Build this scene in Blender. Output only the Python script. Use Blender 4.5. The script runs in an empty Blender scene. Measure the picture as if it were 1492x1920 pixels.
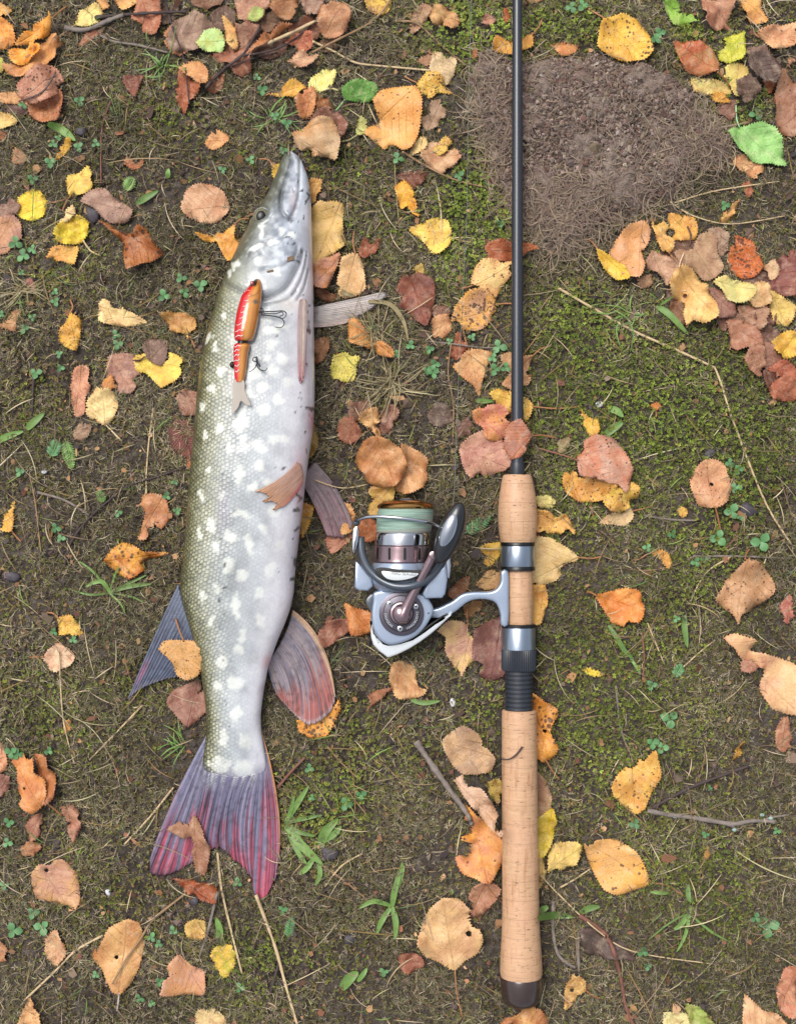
import bpy, bmesh, math, random
import numpy as np
from mathutils import Vector
from mathutils.geometry import delaunay_2d_cdt

# ---------------------------------------------------------------- camera, sky, sun, exposure
S = 0.00037            # metres per unit; all layout below is in units of the ground plane
HC = 2800.0            # camera height in the same units
CX, CY = 746.0, 960.0
scene = bpy.context.scene
col = scene.collection
cam_d = bpy.data.cameras.new('camera')
cam = bpy.data.objects.new('camera', cam_d)
col.objects.link(cam)
cam.location = (0, 0, HC * S)
cam_d.sensor_fit = 'VERTICAL'
cam_d.angle = 2 * math.atan(960.0 / HC)
cam_d.clip_start = 0.02
cam_d.clip_end = 200
scene.camera = cam

SUN_EL, SUN_AZ = math.radians(62), math.radians(-40)     # azimuth from +Y towards +X
world = bpy.data.worlds.new('World')
scene.world = world
world.use_nodes = True
wn = world.node_tree
wn.nodes.clear()
w_out = wn.nodes.new('ShaderNodeOutputWorld')
w_bg = wn.nodes.new('ShaderNodeBackground')
w_sky = wn.nodes.new('ShaderNodeTexSky')
w_sky.sky_type = 'NISHITA'
w_sky.sun_disc = False
w_sky.sun_elevation = SUN_EL
w_sky.sun_rotation = SUN_AZ
w_sky.dust_density = 4.0
w_hs = wn.nodes.new('ShaderNodeHueSaturation')
w_hs.inputs['Saturation'].default_value = 0.42          # thin cloud takes the blue out of the sky
wn.links.new(w_sky.outputs[0], w_hs.inputs['Color'])
wn.links.new(w_hs.outputs[0], w_bg.inputs['Color'])
w_bg.inputs['Strength'].default_value = 0.13
wn.links.new(w_bg.outputs[0], w_out.inputs['Surface'])

sun_d = bpy.data.lights.new('sun', 'SUN')
sun_d.energy = 1.5
sun_d.angle = math.radians(34)
sun_d.color = (1.0, 0.96, 0.90)
sun = bpy.data.objects.new('sun', sun_d)
col.objects.link(sun)
sd = Vector((math.sin(SUN_AZ) * math.cos(SUN_EL), math.cos(SUN_AZ) * math.cos(SUN_EL), math.sin(SUN_EL)))
sun.rotation_euler = sd.to_track_quat('Z', 'Y').to_euler()
sun.location = sd * 3
scene.view_settings.view_transform = 'Standard'
scene.view_settings.look = 'None'
scene.view_settings.gamma = 1
scene.view_settings.exposure = 0.68
scene.render.engine = 'CYCLES'

rng = np.random.default_rng(7)
random.seed(7)


# ---------------------------------------------------------------- helpers
def P(x, y, z=0.0):
    """ground-plane unit (x right, y down) seen at height z -> metres"""
    f = (HC - z) / HC
    return ((x - CX) * S * f, (CY - y) * S * f, z * S)


def lin(h, k=0.78):
    h = h.lstrip('#')
    c = [int(h[i:i + 2], 16) / 255 for i in (0, 2, 4)]
    return tuple(k * (v / 12.92 if v <= 0.04045 else ((v + 0.055) / 1.055) ** 2.4) for v in c)


_wr = np.random.default_rng(3)
_waves = []
for _wl, _am, _n in ((900, 5, 5), (330, 3.2, 7), (120, 1.6, 9), (45, 0.9, 10)):
    for _i in range(_n):
        _a = _wr.uniform(0, 2 * math.pi)
        _l = _wl * _wr.uniform(.7, 1.4)
        _waves.append((math.cos(_a) * 2 * math.pi / _l, math.sin(_a) * 2 * math.pi / _l, _wr.uniform(0, 6.28), _am / math.sqrt(_n)))


def gh(x, y):
    """height of the soil"""
    x = np.asarray(x, float); y = np.asarray(y, float)
    h = np.zeros(np.broadcast(x, y).shape)
    for kx, ky, ph, a in _waves:
        h = h + a * np.sin(kx * x + ky * y + ph)
    return h


class VNoise:
    """smooth value noise on the ground plane, 0..1"""
    def __init__(self, cell, seed, octv=3):
        r = np.random.default_rng(seed)
        self.g = [r.random((128, 128)) for _ in range(octv)]
        self.cell = cell

    def __call__(self, x, y):
        x = np.asarray(x, float); y = np.asarray(y, float)
        t = 0; w = 0; a = 1.0; c = self.cell
        for g in self.g:
            u = x / c + 1000; v = y / c + 1000
            i = np.floor(u).astype(int); j = np.floor(v).astype(int)
            fu = u - i; fv = v - j
            fu = fu * fu * (3 - 2 * fu); fv = fv * fv * (3 - 2 * fv)
            i0 = i % 128; i1 = (i + 1) % 128; j0 = j % 128; j1 = (j + 1) % 128
            n = (g[i0, j0] * (1 - fu) + g[i1, j0] * fu) * (1 - fv) + (g[i0, j1] * (1 - fu) + g[i1, j1] * fu) * fv
            t = t + a * n; w += a; a *= .5; c *= .5
        return t / w


def tag(o, label=None, cat=None, group=None, kind=None):
    if label: o['label'] = label
    if cat: o['category'] = cat
    if group: o['group'] = group
    if kind: o['kind'] = kind
    return o


def mesh_np(name, V, F, mat=None, colr=None, uv=None, smooth=True):
    V = np.asarray(V, np.float32); F = np.asarray(F, np.int32)
    me = bpy.data.meshes.new(name)
    k = F.shape[1]
    me.vertices.add(len(V)); me.vertices.foreach_set('co', V.ravel())
    me.loops.add(F.size); me.loops.foreach_set('vertex_index', F.ravel())
    me.polygons.add(len(F)); me.polygons.foreach_set('loop_start', np.arange(len(F), dtype=np.int32) * k)
    me.polygons.foreach_set('use_smooth', np.full(len(F), smooth, dtype=bool))
    me.update(calc_edges=True)
    if colr is not None:
        c = np.ones((len(V), 4), np.float32); c[:, :colr.shape[1]] = colr
        a = me.color_attributes.new('Col', 'FLOAT_COLOR', 'POINT')
        a.data.foreach_set('color', c.ravel())
    if uv is not None:
        l = me.uv_layers.new(name='UVMap')
        l.data.foreach_set('uv', np.asarray(uv, np.float32)[F.ravel()].ravel())
    if mat: me.materials.append(mat)
    return me


def link(name, me, parent=None):
    o = bpy.data.objects.new(name, me)
    col.objects.link(o)
    if parent: o.parent = parent
    return o


def empty(name, loc=(0, 0, 0)):
    o = bpy.data.objects.new(name, None)
    o.empty_display_size = 0.01
    col.objects.link(o)
    o.location = loc
    return o


def adopt(o, parent):
    """parent that keeps the child's place (children are modelled in world coordinates)"""
    o.parent = parent
    o.location = Vector(o.location) - Vector(parent.location)
    return o


def catmull(pts, n=6, closed=False):
    p = np.asarray(pts, float)
    if len(p) < 3 and not closed:
        t = np.linspace(0, 1, n + 1)[:, None]
        return p[0] * (1 - t) + p[-1] * t
    out = []
    m = len(p)
    for i in range(m if closed else m - 1):
        if closed:
            a, b, c, d = p[(i - 1) % m], p[i], p[(i + 1) % m], p[(i + 2) % m]
        else:
            a, b, c, d = p[max(i - 1, 0)], p[i], p[i + 1], p[min(i + 2, m - 1)]
        for k in range(n):
            t = k / n
            out.append(.5 * ((2 * b) + (-a + c) * t + (2 * a - 5 * b + 4 * c - d) * t * t + (-a + 3 * b - 3 * c + d) * t ** 3))
    if not closed: out.append(p[-1])
    return np.array(out)


def pts2(s):
    return np.array([[float(v) for v in q.split(',')] for q in s.split()])


def tube_np(path, rad, sides=6):
    """path (n,3) metres, rad (n,) metres -> V, F quads (open ends are closed by pinching)"""
    path = np.asarray(path, float); n = len(path)
    rad = np.broadcast_to(np.asarray(rad, float), (n,)).copy()
    path = np.vstack([path[:1], path, path[-1:]]); rad = np.concatenate([[rad[0] * .02], rad, [rad[-1] * .02]]); n += 2
    tg = np.gradient(path, axis=0)
    tg[0] = tg[1]; tg[-1] = tg[-2]
    tg /= np.linalg.norm(tg, axis=1)[:, None] + 1e-12
    up = np.tile(np.array([0, 0, 1.0]), (n, 1))
    up[np.abs(tg[:, 2]) > .95] = (1, 0, 0)
    a = np.cross(tg, up); a /= np.linalg.norm(a, axis=1)[:, None] + 1e-12
    b = np.cross(a, tg)
    th = np.linspace(0, 2 * math.pi, sides, endpoint=False)
    V = path[:, None] + rad[:, None, None] * (np.cos(th)[None, :, None] * a[:, None] + np.sin(th)[None, :, None] * b[:, None])
    i = np.arange(n - 1)[:, None] * sides; j = np.arange(sides)[None]
    j2 = (j + 1) % sides
    F = np.stack([i + j, i + j2, i + sides + j2, i + sides + j], -1).reshape(-1, 4)
    return V.reshape(-1, 3), F


def tube(name, pts, rad, mat, parent=None, sides=6, n=6, taper=None):
    """pts: list of (x,y,z) layout units"""
    q = catmull(np.asarray(pts, float), n)
    w = np.array([P(*v) for v in q])
    r = np.full(len(q), rad * S) if taper is None else np.linspace(rad, taper, len(q)) * S
    V, F = tube_np(w, r, sides)
    me = mesh_np(name, V, F, mat)
    return link(name, me, parent)


# ---- node helper
class NT:
    def __init__(self, name):
        self.m = bpy.data.materials.new(name); self.m.use_nodes = True
        self.t = self.m.node_tree; self.t.nodes.clear()
        self.out = self.t.nodes.new('ShaderNodeOutputMaterial')

    def n(self, typ, ins=None, **kw):
        nd = self.t.nodes.new('ShaderNode' + typ)
        for k, v in kw.items(): setattr(nd, k, v)
        for k, v in (ins or {}).items(): self.set(nd, k, v)
        return nd

    def set(self, nd, k, v):
        if hasattr(v, 'is_output'): self.t.links.new(v, nd.inputs[k])
        else: nd.inputs[k].default_value = v

    def math(self, op, a, b=0.0, clamp=False):
        return self.n('Math', {0: a, 1: b}, operation=op, use_clamp=clamp).outputs[0]

    def mix(self, f, a, b, blend='MIX'):
        nd = self.n('Mix', data_type='RGBA', blend_type=blend)
        self.set(nd, 0, f)
        for i, v in ((6, a), (7, b)):
            self.set(nd, i, (*v, 1) if isinstance(v, tuple) and len(v) == 3 else v)
        return nd.outputs[2]

    def ramp(self, f, a, b):
        return self.n('MapRange', {0: f, 1: a, 2: b}).outputs[0]

    def noise(self, vec, scale, detail=3, rough=.55, dim='3D'):
        nd = self.n('TexNoise', {'Scale': scale, 'Detail': detail, 'Roughness': rough}, noise_dimensions=dim)
        if vec is not None: self.t.links.new(vec, nd.inputs['Vector'])
        return nd.outputs['Fac']

    def bsdf(self, colr, rough=.5, spec=.5, bump=None, bstr=.3, bdist=.001, **extra):
        b = self.n('BsdfPrincipled')
        self.set(b, 'Base Color', (*colr, 1) if isinstance(colr, tuple) else colr)
        self.set(b, 'Roughness', rough); self.set(b, 'Specular IOR Level', spec)
        for k, v in extra.items(): self.set(b, k.replace('_', ' '), v)
        if bump is not None:
            bn = self.n('Bump', {'Height': bump, 'Strength': bstr, 'Distance': bdist})
            self.t.links.new(bn.outputs[0], b.inputs['Normal'])
        return b.outputs[0]

    def end(self, sh):
        self.t.links.new(sh, self.out.inputs['Surface'])
        return self.m


def plain(name, h, rough=.5, spec=.5, metal=0.0, var=.25, scale=300, bstr=.1, coat=0.0):
    t = NT(name)
    co = t.n('TexCoord').outputs['Object']
    nz = t.noise(co, scale, 4)
    c = lin(h)
    d = tuple(v * (1 - var) for v in c); l = tuple(min(1, v * (1 + var)) for v in c)
    return t.end(t.bsdf(t.mix(nz, d, l), rough, spec, nz, bstr, .0006, Metallic=metal, Coat_Weight=coat))


def vcol_mat(name, rough=.6, spec=.35, sat=1.0, trans=0.0, scale=900, bstr=.2, coat=0.0):
    t = NT(name)
    c = t.n('VertexColor', layer_name='Col').outputs[0]
    nz = t.noise(t.n('TexCoord').outputs['Object'], scale, 3)
    c = t.mix(1.0, c, t.mix(nz, (.78, .78, .78), (1.2, 1.2, 1.2)), 'MULTIPLY')
    sh = t.bsdf(c, rough, spec, nz, bstr, .0005, Coat_Weight=coat)
    if trans:
        tr = t.n('BsdfTranslucent'); t.t.links.new(c, tr.inputs[0])
        mx = t.n('MixShader', {0: trans})
        t.t.links.new(sh, mx.inputs[1]); t.t.links.new(tr.outputs[0], mx.inputs[2])
        sh = mx.outputs[0]
    return t.end(sh)


# ---- running top surface, so that things rest on what lies below them
TC = 3.0
TX0, TY0 = -500.0, -500.0
TW, TH = int(2500 / TC), int(2950 / TC)
_ty, _tx = np.mgrid[0:TH, 0:TW]
TOPX = TX0 + (_tx + .5) * TC; TOPY = TY0 + (_ty + .5) * TC
TOP = gh(TOPX, TOPY) + 3.0
OCC = np.zeros((TH, TW), bool)


def tidx(x, y):
    i = np.clip(((np.asarray(x) - TX0) / TC).astype(int), 0, TW - 1)
    j = np.clip(((np.asarray(y) - TY0) / TC).astype(int), 0, TH - 1)
    return j, i


def top(x, y):
    return TOP[tidx(x, y)]


def inside(poly, x, y):
    r = np.zeros(np.shape(x), bool)
    n = len(poly)
    for i in range(n):
        x1, y1 = poly[i]; x2, y2 = poly[(i + 1) % n]
        c = ((y1 > y) != (y2 > y)) & (x < (x2 - x1) * (y - y1) / (y2 - y1 + 1e-12) + x1)
        r ^= c
    return r


def stamp(poly, zfun, occ=True, pad=0):
    poly = np.asarray(poly, float)
    x0, y0 = poly.min(0) - 4; x1, y1 = poly.max(0) + 4
    (j0, i0), (j1, i1) = tidx(x0, y0), tidx(x1, y1)
    sx = TOPX[j0:j1 + 1, i0:i1 + 1]; sy = TOPY[j0:j1 + 1, i0:i1 + 1]
    m = inside(poly, sx, sy)
    if not m.any(): return
    sub = TOP[j0:j1 + 1, i0:i1 + 1]
    sub[m] = np.maximum(sub[m], zfun(sx[m], sy[m]))
    if occ: OCC[j0:j1 + 1, i0:i1 + 1][m] = True
# ---------------------------------------------------------------- ground
def soil_mat():
    t = NT('soil')
    co = t.n('TexCoord').outputs['Object']
    n1 = t.noise(co, 9, 5, .6); n2 = t.noise(co, 120, 5, .65); n3 = t.noise(co, 700, 3, .6)
    c = t.mix(t.ramp(n1, .35, .65), (.030, .024, .018), (.082, .067, .054))
    c = t.mix(t.math('MULTIPLY', t.ramp(n2, .45, .72), .8), c, (.15, .127, .106))
    c = t.mix(t.math('MULTIPLY', t.ramp(n3, .45, .7), .6), c, (.028, .021, .016))
    # farther out the carpet of moss and thatch is part of the surface itself
    sp = t.n('SeparateXYZ', {0: co})
    dst = t.math('MAXIMUM', t.math('SUBTRACT', t.math('ABSOLUTE', sp.outputs[0]), .335), t.math('SUBTRACT', t.math('ABSOLUTE', sp.outputs[1]), .42))
    n4 = t.noise(co, 330, 4, .7)
    veg = t.mix(t.ramp(n4, .35, .65), (.035, .030, .020), t.mix(t.ramp(n1, .42, .6), (.17, .145, .095), (.13, .14, .055)))
    c = t.mix(t.ramp(t.math('ADD', dst, t.math('MULTIPLY', t.math('SUBTRACT', n1, .5), .08)), -.01, .05), c, veg)
    hgt = t.math('ADD', n2, t.math('MULTIPLY', n3, .4))
    return t.end(t.bsdf(c, .9, .2, hgt, .9, .004))


def axis(lo, hi, step, far):
    a = list(np.arange(lo, hi + 1, step)); s = step * 1.5; v = a[-1]
    while v < far:
        v += s; s *= 1.35; a.append(v)
    s = step * 1.5; v = a[0]; b = []
    while v > -far:
        v -= s; s *= 1.35; b.append(v)
    return np.array(b[::-1] + a)


gx = axis(-150, 1640, 7, 90000); gy = axis(-150, 2070, 7, 90000)
GX, GY = np.meshgrid(gx, gy)
GZ = gh(GX, GY)
_crumb = VNoise(26, 5, 3)
GZ = GZ + (_crumb(GX, GY) - .5) * 7 * (np.abs(GX - CX) < 1400) * (np.abs(GY - CY) < 1600)
far = np.clip((np.maximum(np.abs(GX - CX), np.abs(GY - CY)) - 3000) / 20000, 0, 1)
GZ = GZ * (1 - far)
V = np.stack([(GX - CX) * S, (CY - GY) * S, GZ * S], -1).reshape(-1, 3)
nx, ny = len(gx), len(gy)
ii = (np.arange(ny - 1)[:, None] * nx + np.arange(nx - 1)[None]).ravel()
F = np.stack([ii, ii + nx, ii + nx + 1, ii + 1], -1)
ground = link('ground', mesh_np('ground', V, F, soil_mat()))
tag(ground, 'dark brown forest soil under moss, thatch and fallen leaves', kind='structure')

# ---------------------------------------------------------------- overturned clod of soil
CLOD0 = catmull(pts2('890,112 935,97 1010,107 1110,102 1200,117 1280,152 1330,202 1362,268 1350,302 1300,332 1260,380 1190,398 1130,432 1095,462 1030,474 998,448 955,400 922,330 896,250 880,180'), 5, True)
_rr = np.random.default_rng(12)
_cc = CLOD0.mean(0); _an = np.arctan2(CLOD0[:, 1] - _cc[1], CLOD0[:, 0] - _cc[0])
_wob = 1 + .030 * np.sin(_an * 7 + 1) + .026 * np.sin(_an * 13 + 2) + .02 * np.sin(_an * 23) + _rr.normal(0, .016, len(CLOD0))
CLOD = _cc + (CLOD0 - _cc) * (_wob * .985)[:, None]


def clod_h(x, y):
    """height of the clod above the soil, from the distance to its rim"""
    d = np.full(np.shape(x), 1e9)
    for a, b in zip(CLOD, np.roll(CLOD, -1, 0)):
        ab = b - a; L = (ab ** 2).sum() + 1e-9
        tt = np.clip(((x - a[0]) * ab[0] + (y - a[1]) * ab[1]) / L, 0, 1)
        d = np.minimum(d, np.hypot(x - a[0] - tt * ab[0], y - a[1] - tt * ab[1]))
    k = np.clip(d / 48, 0, 1)
    return 33 * k * (2 - k)


def clod_mat():
    t = NT('clod_soil')
    co = t.n('TexCoord').outputs['Object']
    n1 = t.noise(co, 16, 4, .6); n2 = t.noise(co, 170, 5, .7); n3 = t.noise(co, 900, 3, .6)
    c = t.mix(t.ramp(n2, .3, .7), lin('6e6056'), lin('a08e82'))
    c = t.mix(t.math('MULTIPLY', t.ramp(n1, .52, .68), .6), c, lin('744e44'))
    c = t.mix(t.math('MULTIPLY', t.ramp(n3, .5, .75), .5), c, lin('b5a295'))
    return t.end(t.bsdf(c, .9, .2, t.math('ADD', n2, t.math('MULTIPLY', n3, .5)), 1.0, .003))


MCLOD = clod_mat()
cx0, cy0 = CLOD.min(0) - 6; cx1, cy1 = CLOD.max(0) + 6
ax = np.arange(cx0, cx1, 3.2); ay = np.arange(cy0, cy1, 3.2)
QX, QY = np.meshgrid(ax, ay)
inn = inside(CLOD, QX, QY)
_c1 = VNoise(34, 21, 3); _c2 = VNoise(11, 22, 2)
hh = clod_h(QX, QY)
QZ = gh(QX, QY) + hh + ((_c1(QX, QY) - .5) * 24 + (_c2(QX, QY) - .5) * 14) * np.clip(hh / 12, 0, 1) - 1.5
nxq = len(ax)
fi = []
for j in range(len(ay) - 1):
    r = inn[j, :-1] & inn[j, 1:] & inn[j + 1, :-1] & inn[j + 1, 1:]
    for i in np.nonzero(r)[0]:
        b = j * nxq + i
        fi.append((b, b + nxq, b + nxq + 1, b + 1))
fi = np.array(fi)
used = np.unique(fi); rem = np.full(QX.size, -1); rem[used] = np.arange(len(used))
Vq = np.stack([(QX - CX) * S, (CY - QY) * S, QZ * S], -1).reshape(-1, 3)[used]
clod = link('soil_clod', mesh_np('soil_clod', Vq, rem[fi], MCLOD))
tag(clod, 'overturned clod of mauve-brown soil with matted pale roots under the rod blank', 'soil clod')
stamp(CLOD, lambda x, y: gh(x, y) + clod_h(x, y) + 4, occ=False)
stamp(_cc + (CLOD - _cc) * .95, lambda x, y: gh(x, y) + clod_h(x, y) + 4)


# ---------------------------------------------------------------- strand and sprig scatter (numpy)
def to_world(x, y, z):
    return np.stack([(x - CX) * S, (CY - y) * S, z * S], -1)


def strands(x, y, z, ang, length, width, curv, rise, colr, seg=4, droop=True):
    """flat curved ribbons; every argument is an array of n"""
    n = len(x)
    t = np.linspace(0, 1, seg + 1)[None]
    a = ang[:, None] + curv[:, None] * t
    st = length[:, None] / seg
    px = x[:, None] + np.cumsum(np.cos(a) * st, 1) - np.cos(a) * st
    py = y[:, None] + np.cumsum(np.sin(a) * st, 1) - np.sin(a) * st
    pz = z[:, None] + rise[:, None] * (4 * t * (1 - t) if droop else t)
    w = width[:, None] * (1 - .75 * np.abs(2 * t - 1) ** 2) * .5
    roll = rng.uniform(-.7, .7, n)[:, None]
    nxv, nyv = -np.sin(a), np.cos(a)
    L = to_world(px + nxv * w * np.cos(roll), py + nyv * w * np.cos(roll), pz + w * np.sin(roll))
    R = to_world(px - nxv * w * np.cos(roll), py - nyv * w * np.cos(roll), pz - w * np.sin(roll))
    V = np.stack([L, R], 2).reshape(-1, 3)
    base = (np.arange(n) * (seg + 1) * 2)[:, None] + (np.arange(seg) * 2)[None]
    F = np.stack([base, base + 1, base + 3, base + 2], -1).reshape(-1, 4)
    C = np.repeat(colr, (seg + 1) * 2, 0)
    return V, F, C


def sprigs(x, y, z, size, colr, nleaf=8, wid=.24, elev=(.15, 1.1), tipgain=1.35):
    """little rosettes of pointed leaflets; each leaflet is a folded kite"""
    n = len(x)
    k = nleaf
    az = rng.uniform(0, 2 * math.pi, (n, 1)) + np.arange(k)[None] * 2 * math.pi / k + rng.normal(0, .3, (n, k))
    el = rng.uniform(elev[0], elev[1], (n, k))
    ln = size[:, None] * rng.uniform(.6, 1.15, (n, k))
    dx, dy, dz = np.cos(az) * np.cos(el), np.sin(az) * np.cos(el), np.sin(el)
    sx, sy = -np.sin(az), np.cos(az)
    w = ln * wid
    bx, by, bz = x[:, None], y[:, None], z[:, None]
    a = to_world(bx + 0 * dx, by + 0 * dx, bz + 0 * dx)
    m = ln * .5
    l = to_world(bx + dx * m + sx * w, by + dy * m + sy * w, bz + dz * m + .12 * ln)
    r = to_world(bx + dx * m - sx * w, by + dy * m - sy * w, bz + dz * m + .12 * ln)
    tp = to_world(bx + dx * ln, by + dy * ln, bz + dz * ln * .8)
    V = np.stack([a, l, tp, r], 2).reshape(-1, 3)
    F = np.arange(n * k * 4).reshape(-1, 4)
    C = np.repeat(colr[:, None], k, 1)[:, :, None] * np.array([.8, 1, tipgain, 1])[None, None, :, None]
    return V, F, np.minimum(C.reshape(-1, 3), 1)


def pal(hexes, n, jit=.22):
    c = np.array([lin(h) for h in hexes])[rng.integers(0, len(hexes), n)]
    return c * rng.uniform(1 - jit, 1 + jit, (n, 1)) * rng.uniform(.93, 1.07, (n, 3))


MOSS_BLOBS = [(100, 1350, 140, 140, .45), (260, 1300, 120, 130, .4), (60, 800, 100, 120, .4), (300, 220, 190, 130, .5), (200, 1690, 190, 140, .4), (650, 330, 110, 100, .5), (500, 1800, 200, 140, .5), (620, 1520, 130, 150, .55), (420, 60, 120, 60, .35), (120, 500, 110, 110, .35), (760, 1450, 110, 110, .45),
              (1200, 760, 260, 210, .95), (1150, 1330, 230, 260, .6), (885, 440, 95, 150, .85), (900, 60, 130, 75, 1.0), (1060, 40, 110, 60, .9),
              (1390, 820, 110, 170, .9), (1330, 1000, 170, 250, .55), (1300, 1650, 220, 250, .5), (710, 420, 110, 90, .55), (650, 1420, 120, 150, .42),
              (280, 260, 130, 60, .25), (1395, 180, 60, 60, .8), (1090, 620, 130, 110, .85), (640, 1760, 160, 130, .4), (60, 1360, 80, 60, .35),
              (900, 1330, 70, 70, .6), (1050, 900, 90, 150, .7), (1300, 60, 90, 60, .7), (1060, 1480, 80, 90, .5), (250, 130, 120, 60, .3), (110, 900, 120, 70, .2)]
_mn = VNoise(150, 31, 4)


def moss_map(x, y):
    m = np.full(np.shape(x), .17)
    for bx, by, rx, ry, a in MOSS_BLOBS:
        m = np.maximum(m, a * np.exp(-(((x - bx) / rx) ** 2 + ((y - by) / ry) ** 2) * .8))
    out = (x < -20) | (x > 1500) | (y < -20) | (y > 1940)
    m = np.where(out, np.maximum(m, .35), m)
    return np.clip(m * (.42 + 1.4 * _mn(x, y)), 0, 1)


BARE = [(880, 1300, 60, 50), (640, 1260, 40, 40), (690, 110, 40, 30), (160, 860, 70, 50), (600, 150, 30, 20), (300, 360, 40, 30), (235, 1600, 45, 35),
        (1060, 1840, 60, 40), (800, 1620, 40, 50), (960, 1760, 80, 60), (130, 1000, 60, 40), (1000, 1320, 40, 60), (760, 830, 50, 50), (1290, 960, 50, 30), (530, 230, 40, 40), (560, 1830, 80, 40)]


def bare_map(x, y):
    m = np.zeros(np.shape(x))
    for bx, by, rx, ry in BARE:
        m = np.maximum(m, np.exp(-(((x - bx) / rx) ** 2 + ((y - by) / ry) ** 2)))
    return m


def scatter(n):
    x = rng.uniform(-230, 1722, n); y = rng.uniform(-230, 2150, n)
    out = (x < -40) | (x > 1532) | (y < -40) | (y > 1960)
    k = ~(out & (rng.random(n) < .55))
    return x[k], y[k]


def free(x, y):
    return ~OCC[tidx(x, y)]
# ---------------------------------------------------------------- fallen leaves
def leaf_mat():
    t = NT('leaf')
    uv = t.n('UVMap').outputs[0]
    oi = t.n('ObjectInfo')
    base = oi.outputs['Color']
    c2 = t.n('Attribute', attribute_type='OBJECT', attribute_name='col2').outputs['Color']
    sp = t.n('Attribute', attribute_type='OBJECT', attribute_name='spots').outputs['Fac']
    off = t.n('VectorMath', {0: uv}, operation='ADD')
    cmb = t.n('CombineXYZ', {0: t.math('MULTIPLY', oi.outputs['Random'], 61.0), 1: t.math('MULTIPLY', oi.outputs['Random'], 37.0)})
    t.t.links.new(cmb.outputs[0], off.inputs[1])
    v = off.outputs[0]
    big = t.noise(v, 2.3, 4, .6); mid = t.noise(v, 9, 4, .6); fine = t.noise(v, 45, 3, .6)
    c = t.mix(t.ramp(big, .42, .60), base, c2)
    c = t.mix(t.math('MULTIPLY', t.ramp(mid, .46, .62), .45), c, c2)
    lt = t.noise(v, 5.5, 3, .6)
    c = t.mix(t.math('MULTIPLY', t.ramp(lt, .50, .68), .38), c, t.mix(.5, base, (.80, .62, .44)))
    stn = t.noise(v, 3.4, 5, .68)
    c = t.mix(t.math('MULTIPLY', t.ramp(stn, .57, .70), .38), c, t.mix(1.0, c2, (.42, .36, .40), 'MULTIPLY'))
    c = t.mix(1.0, c, t.mix(fine, (.62, .60, .58), (1.34, 1.34, 1.32)), 'MULTIPLY')
    # veins: a midrib and side veins running towards the tip
    sx = t.n('SeparateXYZ', {0: uv})
    av = t.math('ABSOLUTE', sx.outputs[1])
    wob = t.math('MULTIPLY', t.math('SUBTRACT', mid, .5), .05)
    mr = t.ramp(av, .018, .004)
    q = t.math('FRACT', t.math('MULTIPLY', t.math('ADD', t.math('SUBTRACT', sx.outputs[0], t.math('MULTIPLY', av, .85)), wob), 7.5))
    side = t.ramp(t.math('ABSOLUTE', t.math('SUBTRACT', q, .5)), .07, .02)
    vein = t.math('MAXIMUM', mr, t.math('MULTIPLY', side, t.ramp(t.noise(v, 3, 2), .40, .62)))
    vn = t.n('HueSaturation', {'Value': .62, 'Saturation': 1.05}); t.t.links.new(c, vn.inputs['Color'])
    c = t.mix(t.math('MULTIPLY', vein, .24), c, vn.outputs[0])
    # blotches and specks of decay
    vo = t.n('TexVoronoi', {'Scale': 13.0, 'Randomness': 1.0}); t.t.links.new(v, vo.inputs['Vector'])
    gate = t.ramp(t.noise(v, 4, 2), .62, .40)
    rad = t.math('MULTIPLY', t.math('MULTIPLY', sp, .60), t.math('SUBTRACT', 1.15, gate))
    dot = t.ramp(t.math('SUBTRACT', vo.outputs['Distance'], rad), .05, -.04)
    vo2 = t.n('TexVoronoi', {'Scale': 34.0}); t.t.links.new(v, vo2.inputs['Vector'])
    dot2 = t.ramp(t.math('SUBTRACT', vo2.outputs['Distance'], t.math('MULTIPLY', sp, .42)), .03, -.04)
    c = t.mix(t.math('MULTIPLY', t.math('MAXIMUM', dot, t.math('MULTIPLY', dot2, t.ramp(t.noise(v, 6, 2), .42, .58))), .82), c, (.045, .022, .014))
    h = t.math('ADD', t.math('MULTIPLY', vein, -.45), t.math('ADD', t.math('MULTIPLY', fine, .45), t.math('MULTIPLY', mid, 1.6)))
    sh = t.bsdf(c, t.math('ADD', .34, t.math('MULTIPLY', mid, .3)), .45, h, .75, .0009)
    tr = t.n('BsdfTranslucent'); t.t.links.new(c, tr.inputs[0])
    mx = t.n('MixShader', {0: .12})
    t.t.links.new(sh, mx.inputs[1]); t.t.links.new(tr.outputs[0], mx.inputs[2])
    return t.end(mx.outputs[0])


MLEAF = leaf_mat()
_stalk_mats = {}


def stalk_mat(h):
    if h not in _stalk_mats: _stalk_mats[h] = plain('stalk_' + h, h, .55, .4, scale=500)
    return _stalk_mats[h]


NLEAF = 0


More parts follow.
